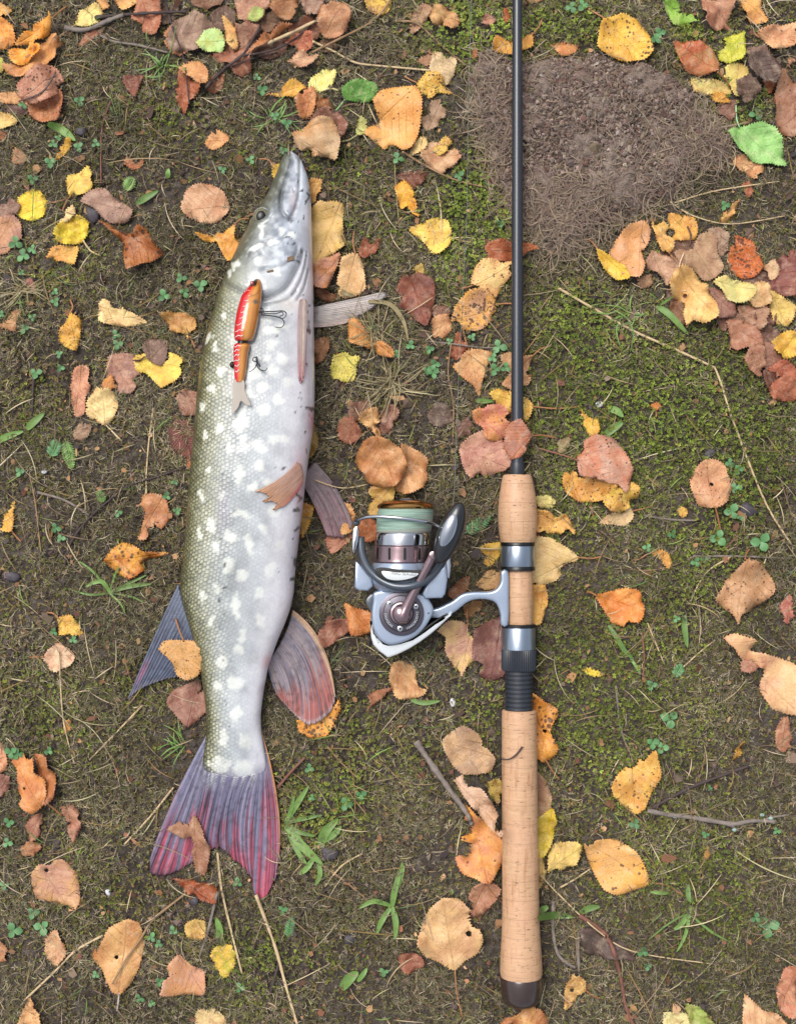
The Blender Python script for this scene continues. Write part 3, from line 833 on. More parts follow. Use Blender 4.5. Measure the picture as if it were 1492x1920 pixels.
# middle, between pike and reel
L('mauve-brown leaf beside the anal fin', '9a6458', '597,1191 610,1165 650,1160 655,1181 625,1206 608,1213', cu=1.4)
L('orange leaf touching the back of the reel body', 'ce8040', '645,1130 665,1140 697,1150 697,1186 660,1191 652,1166', sp=.15)
L('peach withered leaf next to the reel', 'd2a074', '730,1266 735,1245 750,1238 775,1250 780,1270 785,1290 801,1280 795,1301 775,1311 745,1309 733,1291', cu=1.4, sp=.15)
L('brown leaf joined to the peach withered leaf next to the reel', 'a46a50', '690,1336 690,1305 715,1292 737,1289 715,1311 700,1326')
L('spotted amber leaf beneath the tip of the anal fin', 'dc9428', '558,1350 600,1340 625,1328 635,1311 638,1330 626,1356 612,1379 590,1384 565,1376', sp=.8)
# beside the pike back, left field
L('rusty orange spotted leaf with a folded lobe', 'a8602a', '187,413 206,420 226,436 237,424 255,420 275,430 290,455 306,475 285,492 265,497 242,509 235,490 230,466 226,450 208,434', sp=.7, c2='8e4a24')
L('mauve-tan leaf beside the rusty spotted leaf', 'a57c74', '152,376 175,355 195,352 215,370 250,395 240,415 215,420 195,410 175,389', c2='94706a')
L('square pale yellow leaf near the two bright yellow leaves', 'f0cc62', '124,339 135,325 150,325 165,310 172,325 175,350 160,362 148,365 130,367', '134,366 125,378 118,395', sp=.12)
L('bright yellow leaf with brown rim beside the purple-veined tan leaf', 'efd428', '32,396 35,370 60,355 80,362 89,380 82,405 58,415 35,406', '87,380 105,379 122,374', sp=.2, c2='e8b83c')
L('mauve leaf scrap under the bright yellow leaf', '94706a', '-8,395 18,372 40,385 32,400 8,408')
L('tan purple-veined leaf next to the bright yellow pair', 'c88c6c', '-12,412 25,403 40,420 42,446 25,461 10,476 -12,472', sp=.2, c2='a07068')
L('orange-yellow curled leaf next to the bright yellow pair', 'e6ac54', '88,486 98,463 125,460 149,465 141,496 120,490 105,488', cu=1.5)
L('bright yellow leaf with a curved stalk, next to the cream sliver', 'efd024', '107,453 110,430 125,410 148,402 165,415 163,440 150,455 130,459', '156,450 170,470 188,479', sp=.22, stc='d8c090')
L('cream sliver of leaf next to the bright yellow leaf', 'e4c494', '110,421 120,400 135,383 141,395 135,410 120,419')
L('dark red scrap of leaf in the thatch by clovers', 'a8686a', '45,531 57,520 73,545 60,551')
L('cream leaf folded to a point on dark thatch', 'e8c690', '187,601 185,575 195,560 225,575 255,590 277,605 240,612 205,608', sp=.06, c2='d8ac80', cu=1.4)
L('golden tan curled leaf with a thin stalk next to the purple leaf', 'c89454', '302,591 320,585 345,587 365,595 370,612 362,628 352,636 348,625 322,622 312,605', '356,630 362,642 366,652', cu=1.5, sp=.2)
L('amber leaf with saw edge beside the cream folded leaf', 'e4ac40', '110,636 120,605 132,587 152,600 152,620 145,656 132,655 118,646', '132,588 137,575 132,562', sp=.4)
L('small tan torn leaf by clovers near the amber saw-edged leaf', 'c89068', '-8,619 15,598 22,585 41,578 33,600 28,621 10,616')
L('pinkish mottled strip beside the cream teardrop leaf', 'cc8c74', '133,731 138,695 155,685 168,690 165,715 171,725 161,745 159,776 142,781', sp=.25)
L('pink-mauve leaf between yellow leaf and cream teardrop leaf', 'b07a6c', '200,691 205,668 225,662 255,665 262,690 266,705 250,736 228,738 215,725 200,716', c2='9a6c68')
L('bright yellow broad leaf under the small purple leaf', 'e8c650', '253,671 268,660 290,680 315,676 318,660 340,670 346,690 335,710 318,720 302,728 290,715 275,700 258,696', sp=.12)
L('small purple-brown leaf lying on the bright yellow leaf', '8a6862', '268,651 275,635 300,636 315,640 312,671 302,686 280,676', '272,668 262,676 250,675', sp=.03, c2='7c5c58', stc='5a3c38')
L('orange curled tip behind the cream teardrop leaf', 'd08a4c', '192,722 200,700 210,698 215,725 212,740 198,738')
L('cream teardrop leaf with a pale stalk on the soil', 'e2c08c', '160,766 170,740 190,720 213,735 222,760 212,785 199,798 180,790 165,781', '199,797 212,810 229,828', sp=.12, c2='d4ac7c', stc='e0c8a0')
L('mauve leaf half hidden by the pike back', 'a87c70', '330,746 345,728 360,733 376,740 376,775 345,779')
L('greyish small leaf on bare soil beside clovers', 'a88878', '140,806 148,795 172,797 168,815 155,828 140,821')
L('rust-red leaf edge wedged against the pike back', 'b5653a', '350,872 355,840 368,822 376,850 362,878')
L('red-brown crumpled leaf in the moss near the dry blade', '8c5248', '230,146 250,140 271,143 262,160 255,183 240,171', cu=1.5)
L('small orange-brown torn leaf near the red straw', 'b8704c', '233,306 240,293 255,308 268,298 269,310 250,319')
L('small brownish leaf near the clover patch', 'b8896c', '23,286 33,278 52,288 45,306 25,306')
L('amber folded leaf in the clover patch', 'dda830', '105,299 115,275 125,258 136,265 125,286 112,298', '106,297 98,305', sp=.5, cu=1.6)
L('small rusty leaf scrap next to the pale cream toothed leaf', 'b46a48', '-8,250 8,245 14,258 2,264')
L('tan leaf with a curled strip beside the pike back', 'be7e58', '255,951 268,928 285,925 308,930 317,950 316,975 300,995 285,998 272,1012 258,1010 266,985 274,965 264,948', sp=.1)
L('golden spotted leaf with a dark blotch beside the pike back', 'da9828', '198,1053 210,1030 230,1017 255,1025 270,1035 290,1035 319,1037 290,1047 282,1055 270,1070 255,1080 240,1085 215,1071', sp=.6, c2='b86c2c')
L('amber narrow leaf with a stalk beside a thin straw', 'e6ac44', '3,991 8,965 18,950 28,939 26,970 24,996 10,996', '22,994 30,1005 40,1015', sp=.15)
L('small yellow pointed leaf next to the pale pink leaf', 'e2b44c', '110,1161 118,1155 135,1153 150,1175 159,1193 140,1190 112,1189', '111,1160 100,1150 88,1149', sp=.3)
L('pale pink crinkled leaf speared by a thin straw', 'e2beaa', '82,1231 105,1205 118,1210 128,1215 141,1230 135,1245 110,1258 98,1260 88,1246', '83,1231 65,1232 55,1233', sp=.05, c2='d8a490')
L('mauve leaf beside the pike tail stalk', '9c6c64', '313,1316 325,1295 345,1285 372,1275 378,1290 371,1300 392,1293 394,1325 375,1346 352,1363 330,1341', sp=.08)
L('tiny orange leaf on a thin straw', 'd89850', '120,1375 122,1352 134,1350 132,1368 124,1376')
L('brown shell-like leaf behind the orange-tan lobed leaf', 'b87248', '62,1416 88,1420 92,1440 108,1465 105,1490 92,1506 80,1501 75,1470 66,1446', cu=2.0)
L('orange-tan lobed leaf beside the brown shell-like leaf', 'd2874c', '18,1426 45,1415 62,1420 65,1450 85,1462 90,1490 80,1511 62,1526 40,1511 32,1481 30,1451', '80,1500 100,1515 118,1530', sp=.1, holes=((46,1478,3),))
L('tan leaf next to the bright clover pair and mauve scrap', 'd09070', '-12,1386 8,1400 15,1430 8,1446 -12,1451')
L('mauve scrap beside the orange-tan lobed leaf', 'a0706a', '-12,1452 18,1455 15,1481 -12,1502')
L('pink-brown leaf rolled to a point', 'b07868', '115,1511 125,1507 145,1520 156,1530 149,1560 138,1579 130,1560 125,1536', cu=1.8)
L('mauve-brown leaf next to the small orange-brown leaf', 'a87060', '48,1551 60,1530 78,1525 80,1546 72,1571 55,1576')
L('small orange-brown leaf next to the mauve-brown leaf', 'b47c5c', '38,1601 45,1577 70,1580 79,1590 60,1606')
L('tan ragged leaf with a dark tear among clovers', 'c8905f', '65,1682 60,1640 75,1620 95,1622 105,1612 120,1612 145,1645 151,1690 135,1716 125,1701 110,1692 85,1690', sp=.12, c2='bc8878', holes=((88,1632,4),))
L('orange leaf edge under the long tan leaf', 'c47c40', '172,1788 186,1775 192,1800 180,1806')
L('long tan leaf crossed by a thin twig', 'd09c68', '177,1801 195,1760 205,1740 240,1722 262,1730 270,1765 262,1810 245,1846 225,1863 212,1856 205,1840 190,1816', '224,1861 222,1880 220,1895', sp=.1, holes=((219,1795,4),), stc='d0c0b0')
L('pinkish tan leaf with torn corner beside clovers', 'bd8272', '305,1856 315,1810 335,1790 355,1810 383,1825 383,1866 345,1866 315,1863', sp=.25, c2='c88c64')
L('yellow leaf with a green blotch and pale stalk', 'e4b040', '395,1791 405,1775 435,1770 445,1790 440,1811 425,1833 405,1821', '444,1796 460,1797 481,1794', sp=.12, c2='b8a840', stc='d8b894')
L('small yellow-tan leaf between dry stems', 'ddb468', '345,1736 365,1722 385,1728 385,1756 355,1761', sp=.2)
L('small mottled pink leaf near the ragged tan leaf', 'cfa080', '85,1761 105,1742 120,1770 125,1790 105,1811 88,1796', sp=.3)
L('pale tan pointed leaf at the end of the long pale straw', 'd8a478', '33,1930 45,1890 58,1868 70,1890 80,1930')
L('cream-tan leaf between the pinkish torn leaf and the grass stems', 'd8b888', '368,1896 400,1890 421,1905 422,1930 368,1930')
L('red-brown scrap next to the small mottled pink leaf', 'b88060', '-12,1758 15,1780 12,1801 -12,1808')
# right field
L('large yellow leaf with fine black specks next to the soil clod', 'f0b83c', '1120,76 1125,45 1140,35 1165,27 1195,35 1215,60 1223,95 1210,110 1175,115 1145,105 1120,91', '1136,36 1122,28 1100,15', sp=.5, c2='dca048')
L('tan leaf tip beside the thin end of the rod blank', 'd89c68', '983,-12 1024,-10 1010,3 992,5')
L('green-yellow leaf on moss near the pink-brown leaf', '8cac40', '1243,5 1260,-8 1275,5 1290,22 1310,35 1316,40 1295,42 1275,48 1260,45 1252,28', sp=.15, c2='78a038')
L('pink-brown torn leaf between green-yellow leaf and orange tongue', 'b5806c', '1318,-10 1374,-10 1370,20 1365,40 1376,55 1360,50 1345,53 1330,50 1318,36')
L('smooth orange leaf tongue next to the pink-brown torn leaf', 'e0a058', '1383,-10 1422,-10 1430,25 1439,40 1420,45 1405,40 1395,20', sp=.05)
L('mauve leaf tucked under the blotched salmon leaf', '8a6c68', '1398,92 1430,85 1446,105 1441,121 1413,121')
L('blotched salmon leaf beside the yellow-green leaf', 'e0a884', '1418,60 1440,50 1492,45 1492,82 1465,90 1445,92 1435,76', '1420,62 1412,60', sp=.3)
L('mauve-brown leaf under the yellow tip beside the soil clod', '8c6058', '1345,196 1380,185 1379,210 1370,226 1350,216')
L('pale straw-yellow leaf at the rim of the soil clod', 'ddb068', '1285,151 1310,145 1345,150 1365,160 1371,175 1345,178 1310,175 1288,166', c2='c8b878')
L('orange-yellow pointed tip at the rim of the soil clod', 'e0a030', '1330,176 1355,172 1369,192 1340,191')
L('pale yellow leaf pair beside the yellow-green leaf', 'e8d078', '1350,141 1365,120 1385,118 1400,125 1405,145 1395,170 1380,181 1370,166', sp=.08)
L('olive and rust folded leaf beside the yellow-green leaf', 'a8784c', '1262,76 1280,78 1310,78 1335,95 1346,115 1345,135 1315,140 1285,130 1272,110', '1344,135 1358,148 1368,163', c2='b45c3c', cu=1.6)
L('yellow-green leaf with grey spots', 'ccc030', '1347,106 1355,75 1375,62 1395,60 1400,85 1390,110 1365,118 1350,113', sp=.2, c2='b0b038')
L('small rust leaf beside the big folded reddish leaf', 'c07040', '1428,141 1445,134 1455,140 1451,165 1440,176')
L('big folded reddish brown leaf near the fresh green leaf', 'a0705c', '1460,121 1494,110 1494,252 1465,246 1455,216 1452,181')
L('orange-tan leaf under the big green leaf', 'dca478', '1372,306 1385,288 1410,298 1431,310 1426,330 1412,336 1395,322', sp=.3)
L('big fresh green leaf with pale veins and long stalk beside the clod', '94bf78', '1363,246 1385,240 1405,235 1430,228 1455,240 1465,265 1470,295 1473,312 1450,308 1420,305 1395,290 1378,271', '1386,240 1380,222 1379,198', sp=.06, c2='82b066', stc='a8d098')
L('reddish curled scrap next to the big green leaf', 'b46a50', '1390,346 1405,340 1411,360 1400,371')
L('orange curled sliver at the rim of the clod', 'd8a060', '1345,416 1360,395 1386,374 1376,400 1360,419', cu=1.6)
# undermost leaves of the pile beside the clod
L('dark brown leaf at the bottom of the pile under the pinkish leaf', '6a483c', '1225,478 1262,470 1280,490 1268,520 1238,512')
L('dark mauve leaf under the curled holed leaf', '6e4c48', '1250,540 1285,545 1290,590 1270,600 1252,575')
L('brown leaf showing through beside the curled holed leaf', '8c6048', '1255,570 1282,562 1292,598 1275,618 1258,600', cu=1.4)
L('dull brown leaf between the square orange leaf and the broad brown leaf', '7a5a4c', '1255,452 1285,448 1312,456 1300,478 1268,482')
L('purple-brown leaf under the deep rust leaf', '72504c', '1385,505 1425,500 1450,525 1430,545 1395,535')
L('dark red leaf under the tan leaf and pale amber leaf', '7c4a44', '1425,560 1455,575 1450,610 1425,612 1412,590')
L('dull mauve leaf under the red-brown end of the pile', '74524c', '1400,615 1440,600 1462,625 1450,652 1415,655')
L('pinkish brown leaf between yellow scrap and rust-brown leaf', '9c6c60', '1425,640 1455,650 1470,680 1445,700 1428,680')
L('dark brown leaf under the reddish pair at the end of the pile', '6e4238', '1428,695 1460,690 1488,705 1470,735 1440,730')
L('brown leaf tucked under the mauve leaf beside the cream one', '84584c', '1335,575 1368,580 1395,598 1380,622 1350,618')
L('dark leaf between big reddish leaf and small rust leaf', '5c4846', '1405,100 1440,95 1462,125 1450,160 1425,150 1408,128')
L('dull brown leaf under the pale yellow leaf pair', '6c544c', '1380,150 1412,140 1425,170 1400,192 1382,178')
# pile beside the clod
L('dark red leaf at the end of the pile by the rust leaf', '8e5048', '1440,546 1450,500 1475,470 1494,470 1494,552 1455,553', c2='743c3c')
L('mauve-tan leaf behind the broad brown leaf in the pile', 'a8887a', '1325,431 1350,425 1367,440 1362,470 1350,481 1340,451')
L('brown leaf under the cream leaf in the pile', 'b08470', '1380,576 1420,570 1440,580 1436,605 1420,621 1400,606')
L('red-brown broad leaf at the end of the pile', 'a8705c', '1362,601 1395,600 1420,620 1430,650 1400,650 1368,661 1370,636')
L('rust-brown leaf hanging next to the pile', 'a87460', '1395,671 1405,650 1430,650 1436,690 1425,706 1405,691')
L('reddish leaf between the yellow scrap and the brick-red leaf', 'b0604a', '1440,691 1465,675 1494,690 1494,712 1450,706')
L('brick-red leaf at the far end of the pile', 'b06850', '1442,726 1465,705 1494,715 1494,751 1450,749')
L('bright yellow scrap beside the red-brown end of the pile', 'e8b83c', '1446,641 1475,620 1494,625 1494,666 1460,671')
L('mauve leaf between the holed leaf and the cream leaf', 'a07068', '1328,541 1355,545 1375,565 1380,591 1345,596 1338,571')
L('pale amber leaf between dark red leaf and brown leaf', 'e8c470', '1438,546 1470,560 1494,575 1478,611 1450,601')
L('pinkish brown leaf under the holed leaf in the pile', 'c0907c', '1210,496 1222,470 1250,480 1275,490 1275,511 1250,536 1240,516', c2='b08070')
L('small brown scrap at the edge of the pile near the moss', 'a07860', '1192,522 1222,515 1221,536 1200,541')
L('broad brown leaf with a dark bent stalk in the pile', 'b88e74', '1260,476 1300,460 1310,440 1330,435 1345,446 1346,470 1358,500 1340,521 1320,526 1300,506 1275,501', '1292,462 1294,440 1288,425', sp=.08, c2='a87c68', stc='5a4038')
L('salmon leaf with a curled lobe beside the clod', 'cf9070', '1140,481 1155,450 1175,425 1205,415 1220,430 1215,455 1205,471 1208,500 1195,521 1170,515 1150,501', sp=.25, c2='d89868')
L('yellow leaf folded under the salmon leaf beside the clod', 'e0b428', '1118,466 1135,475 1160,490 1175,505 1180,521 1155,526 1135,506 1122,486', '1119,466 1105,450 1082,442', sp=.2)
L('narrow yellow-tan leaf in the pile', 'dcaa60', '1222,412 1240,415 1255,430 1262,455 1260,471 1240,474 1232,451', '1252,471 1258,480 1265,488', sp=.15)
L('square orange leaf in the pile', 'e0a448', '1252,400 1275,403 1300,408 1308,425 1303,448 1280,451 1262,449 1255,426', sp=.3)
L('deep rust leaf with black spots in the pile', 'c46424', '1363,491 1370,455 1378,440 1405,450 1425,475 1429,500 1410,520 1390,524 1368,506', '1424,498 1440,497', sp=.75, c2='b85420')
L('small cream scrap beside the deep rust leaf', 'ddb89a', '1432,501 1450,485 1461,510 1445,526')
L('tan leaf beside the cream leaf in the pile', 'ddb284', '1405,536 1430,525 1446,545 1441,570 1415,576 1405,563')
L('cream leaf with a greenish heart in the pile', 'e2c07c', '1338,526 1360,515 1380,525 1405,530 1416,545 1405,563 1380,568 1362,561 1350,541', sp=.1, c2='c8bc80')
L('tan-yellow curled leaf with a round hole, topmost of the pile', 'e0b474', '1252,531 1270,500 1295,505 1320,530 1338,565 1339,595 1320,606 1300,600 1285,611 1280,590 1285,566 1262,556', '1272,502 1275,490 1282,473', sp=.15, holes=((1288,552,4),), cu=1.4, stc='d8b898')
L('tiny rust leaf alone on the moss', 'd88840', '1218,761 1230,753 1239,762 1228,771', '1228,770 1229,782')
L('small amber curled leaf on moss near the buff leaf stalk', 'e0a850', '1215,1036 1235,1030 1255,1040 1261,1055 1250,1066 1235,1047', '1216,1037 1198,1048 1185,1050', cu=1.5, sp=.1)
L('tiny yellow scrap near the round holed leaf', 'e8b858', '1268,956 1280,950 1290,960 1278,971')
L('round salmon leaf with a black hole beside clovers', 'ce9472', '1335,952 1310,948 1298,925 1293,905 1305,875 1325,860 1350,865 1372,890 1375,915 1360,940', '1340,950 1345,970 1350,995', sp=.3, c2='c08468', holes=((1334,908,4),))
L('big tan fan-shaped leaf with specks next to the straight grey twig', 'be8c6c', '1343,1121 1370,1080 1396,1047 1420,1055 1445,1080 1452,1105 1435,1126 1410,1146 1388,1152 1380,1170 1372,1150 1350,1136', '1396,1048 1404,1030', sp=.45, c2='ae7c5c')
L('vivid orange leaf with a dark stalk tip on moss', 'e08e3c', '1115,1116 1140,1110 1170,1103 1198,1108 1208,1145 1195,1166 1170,1176 1145,1166 1130,1141', '1118,1117 1100,1110', sp=.2, c2='d07838')
L('tiny bright yellow leaf alone on moss beside the threaded barrel', 'e8c820', '1090,1256 1110,1252 1131,1265 1115,1271', '1130,1265 1142,1271', sp=.05)
L('amber leaf with jagged top and dark freckles', 'e2ac50', '1146,1476 1160,1450 1185,1430 1195,1420 1205,1428 1225,1403 1238,1455 1220,1490 1206,1521 1190,1526 1155,1501', '1186,1430 1180,1410 1170,1390', sp=.5, stc='8a7060')
L('big apricot leaf with brown blotches and reddish stalk', 'dca068', '1092,1575 1120,1572 1155,1575 1190,1595 1205,1620 1218,1656 1190,1670 1160,1679 1130,1666 1110,1631 1100,1606', '1217,1655 1250,1660 1277,1677', sp=.4, c2='e0a050')
L('tan irregular many-lobed leaf with a paler half', 'c88a70', '1355,1196 1375,1187 1400,1195 1416,1200 1406,1220 1430,1225 1470,1238 1494,1250 1494,1338 1450,1331 1425,1291 1435,1256 1415,1250 1390,1236 1375,1216', c2='dcae88', sp=.1)
L('pink scrap under the irregular tan leaf', 'c08878', '1388,1240 1405,1236 1420,1252 1408,1262 1390,1258')
L('brownish narrow leaf next to the irregular many-lobed tan leaf', 'b07860', '1456,1361 1475,1340 1484,1400 1465,1410 1452,1396')
L('reddish leaf sliver beside the fan-shaped leaf', 'b87068', '1462,1135 1480,1115 1490,1150 1475,1170 1464,1160')
L('pale cream leaf beside the olive green one', 'e0d4a0', '1245,1901 1275,1895 1297,1910 1300,1932 1245,1932', sp=.03)
L('olive green leaf beside the pale cream one', '98a850', '1285,1885 1315,1890 1346,1932 1300,1932', sp=.05)
L('tan toothed leaf beside the upright salmon leaf', 'd8a884', '1398,1869 1430,1895 1460,1905 1480,1932 1393,1932', sp=.2)
L('upright salmon leaf touching the tan toothed leaf', 'c88870', '1455,1862 1470,1815 1492,1812 1494,1902 1465,1901', sp=.2)
L('tiny ochre sliver on moss near the lichen twig', 'c8904c', '1318,1612 1324,1584 1331,1600 1325,1614')
L('small golden dead leaf standing by the dark stick', 'b88830', '1372,1428 1380,1405 1394,1386 1390,1408 1380,1426', cu=1.6)
# ---------------------------------------------------------------- pike
FY = [284, 288, 294, 302, 330, 360, 390, 410, 440, 480, 520, 560, 600, 650, 700, 750, 800, 850, 900, 950, 1000, 1050, 1080, 1110, 1140, 1170, 1200, 1250, 1300, 1340, 1370, 1400, 1430, 1452, 1462]
FL = [537, 534, 530, 527, 517, 504, 486, 474, 457, 438, 421, 407, 396, 383, 374, 369, 365, 360, 356, 352, 348, 343, 340, 339, 345, 354, 363, 375, 383, 387, 388, 384, 380, 382, 388]
FR = [547, 553, 560, 566, 577, 582, 584, 584, 585, 586, 587, 588, 588, 589, 590, 590, 588, 580, 573, 568, 562, 556, 553, 551, 545, 534, 521, 503, 494, 489, 490, 495, 499, 498, 490]
TYK = [284, 290, 300, 340, 400, 450, 520, 620, 750, 900, 1050, 1150, 1250, 1340, 1400, 1440, 1462]
TZK = [5, 9, 15, 29, 43, 53, 62, 70, 75, 73, 64, 52, 40, 31, 21, 12.5, 5]
GROUND_F = 4.0


def smooth1(a, k=5):
    p = np.pad(a, k, mode='edge'); w = np.hanning(2 * k + 1); w /= w.sum()
    return np.convolve(p, w, 'valid')


fy = np.concatenate([np.arange(284, 300, 1.5), np.arange(300, 600, 2.4), np.arange(600, 1463, 3.2)])
fl = smooth1(np.interp(fy, FY, FL), 4); fr = smooth1(np.interp(fy, FY, FR), 4); ft = smooth1(np.interp(fy, TYK, TZK), 5)


def fish_top(x, y):
    """height of the upper flank at a ground-plane spot"""
    l = np.interp(y, fy, fl); r = np.interp(y, fy, fr); h = np.interp(y, fy, ft)
    c = np.clip(np.abs((x - (l + r) / 2) / ((r - l) / 2 + 1e-6)), 0, 1)
    ok = (y > 284) & (y < 1462) & (c < 1)
    return np.where(ok, GROUND_F + h * .96 + h * (1 - c ** 2.3) ** .5, 0)


def seg_dist(px, py, pl):
    d = np.full(px.shape, 1e9)
    pl = np.asarray(pl, float)
    for a, b in zip(pl[:-1], pl[1:]):
        ab = b - a; Lq = (ab ** 2).sum() + 1e-9
        t = np.clip(((px - a[0]) * ab[0] + (py - a[1]) * ab[1]) / Lq, 0, 1)
        d = np.minimum(d, np.hypot(px - a[0] - t * ab[0], py - a[1] - t * ab[1]))
    return d


NA = 176
th = np.linspace(0, 2 * math.pi, NA, endpoint=False)       # 0 = belly side, pi = back, upper flank in between
ex = .86
ct = np.sign(np.cos(th)) * np.abs(np.cos(th)) ** ex; stt = np.sign(np.sin(th)) * np.abs(np.sin(th)) ** ex
cxs = (fl + fr) / 2; hw = (fr - fl) / 2
FPX = cxs[:, None] + hw[:, None] * ct[None]
FPY = np.repeat(fy[:, None], NA, 1)
zc = GROUND_F + ft * .96
FPZ = zc[:, None] + ft[:, None] * stt[None] * np.where(stt > 0, 1, .93)[None]
upper = np.clip(stt[None] * 2.5, 0, 1) * np.ones_like(FPX)
TT = (1 - ct[None]) / 2 * np.ones_like(FPX)                # 0 belly .. 1 back
TB = 1 - TT                                                # 0 back .. 1 belly

# relief of the head: jaw, cheek, gill cover, gill rays
GR = [([(541, 288), (548, 300), (543, 325), (537, 345), (530, 375), (531, 405), (546, 420)], -7, 3.2),
      ([(562, 296), (563, 330), (562, 370), (556, 398), (546, 420)], -3.5, 3.0),
      ([(426, 534), (436, 545), (452, 553), (475, 564), (500, 569), (525, 561), (543, 546), (556, 522), (565, 500), (570, 478)], -8.0, 4.2),
      ([(552, 560), (566, 535), (574, 505), (577, 478)], -3.0, 2.4), ([(560, 570), (573, 545), (580, 510)], -2.6, 2.2),
      ([(505, 580), (540, 572), (560, 552)], -2.6, 2.4),
      ([(470, 494), (474, 480), (486, 476), (494, 486)], -2.0, 2.5), ([(500, 515), (530, 510), (555, 490), (560, 470)], -2.6, 4),
      ([(476, 430), (490, 432), (506, 424), (514, 416)], -2.4, 3.0), ([(528, 330), (522, 360), (512, 385)], 2.5, 5),
      ([(585, 600), (583, 700), (584, 780)], -1.5, 4)]
for pl, am, wd in GR:
    d = seg_dist(FPX, FPY, catmull(pl, 5))
    FPZ += upper * am * np.exp(-(d / wd) ** 2)
# raised plate of the gill cover, eye socket
gc = np.array([(426, 530), (450, 548), (475, 560), (500, 565), (525, 557), (541, 543), (553, 520), (562, 495), (560, 470), (545, 452), (515, 440), (480, 440), (455, 470), (436, 505)], float)
inn2 = inside(catmull(gc, 4, True), FPX, FPY)
dd2 = seg_dist(FPX, FPY, np.vstack([catmull(gc, 4, True), catmull(gc, 4, True)[:1]]))
FPZ += upper * np.where(inn2, np.clip(dd2 / 10, 0, 1) * 4.0, 0)
de = np.hypot(FPX - 493, FPY - 407)
FPZ += upper * (-4.5 * np.exp(-(de / 13) ** 2) + 2.6 * np.exp(-((de - 20) / 5) ** 2))
_fn = VNoise(46, 44, 3); _fn2 = VNoise(14, 45, 2)
FPZ += upper * (_fn(FPX, FPY) - .5) * 4

# colours: olive back, silvery flank with pale bars, white belly
def H(h): return np.array(lin(h, .80))
stops = [(0, '4e4e36'), (.05, '636247'), (.12, '898971'), (.22, 'a4a698'), (.36, 'a9aeae'), (.55, 'b0b5b8'), (.72, 'c0c3c7'), (.86, 'dad7dc'), (1.0, 'dcd3da')]
ks = np.array([s[0] for s in stops]); kc = np.array([H(s[1]) for s in stops])
tb = np.clip(TB + (_fn2(FPX, FPY) - .5) * .08 * (TB < .5), 0, 1)
FC = np.stack([np.interp(tb, ks, kc[:, i]) for i in range(3)], -1)
FC *= (0.90 + .2 * _fn(FPX * 1.3, FPY * .9))[..., None]
tail_l = np.clip((FPY - 1150) / 250, 0, 1)[..., None] * np.clip((TB - .2) / .3, 0, 1)[..., None]
FC = FC * (1 - .35 * tail_l) + H('d4dae0') * .35 * tail_l
# head: darker olive-grey crown and snout, white jaw
hd = np.clip((545 - FPY) / 60, 0, 1)[..., None]
hcol = np.stack([np.interp(TB, [0, .18, .42, .6, .8, 1], [H(c)[i] for c in ('50503e', '66685a', '878d94', 'a4acb8', 'bac1cc', 'd8d4dc')]) for i in range(3)], -1)
FC = FC * (1 - hd) + hcol * hd
sn = np.clip((400 - FPY) / 30, 0, 1)
jaw = np.interp(FPY, [284, 300, 330, 375, 410], [545, 549, 541, 532, 534])
up_jaw = np.clip((jaw - FPX) / 6, 0, 1) * sn
FC = FC * (1 - up_jaw[..., None]) + H('585b4e') * up_jaw[..., None]
low_jaw = np.clip((FPX - jaw - 10) / 8, 0, 1) * sn
FC = FC * (1 - low_jaw[..., None]) + H('bcc5d0') * low_jaw[..., None]
pink = np.exp(-(((FPX - 553) / 7) ** 2 + ((FPY - 385) / 26) ** 2))
FC = FC * (1 - .5 * pink[..., None]) + H('dcc0c4') * .5 * pink[..., None]
_hm = VNoise(9, 48, 3)
hm = np.clip((_hm(FPX, FPY) - .52) * 5, -1, 1)[..., None] * hd * np.clip(TB * 2, 0, 1)[..., None] * np.clip((.92 - TB) * 5, 0, 1)[..., None]
FC = np.where(hm > 0, FC * (1 - .42 * hm) + H('e2e8e6') * .42 * hm, FC * (1 + .36 * hm))
for pl, am, wd in GR[:8]:
    d = np.exp(-(seg_dist(FPX, FPY, catmull(pl, 5)) / 2.6) ** 2)[..., None]
    FC = FC * (1 - .55 * d) + H('54585e') * .55 * d
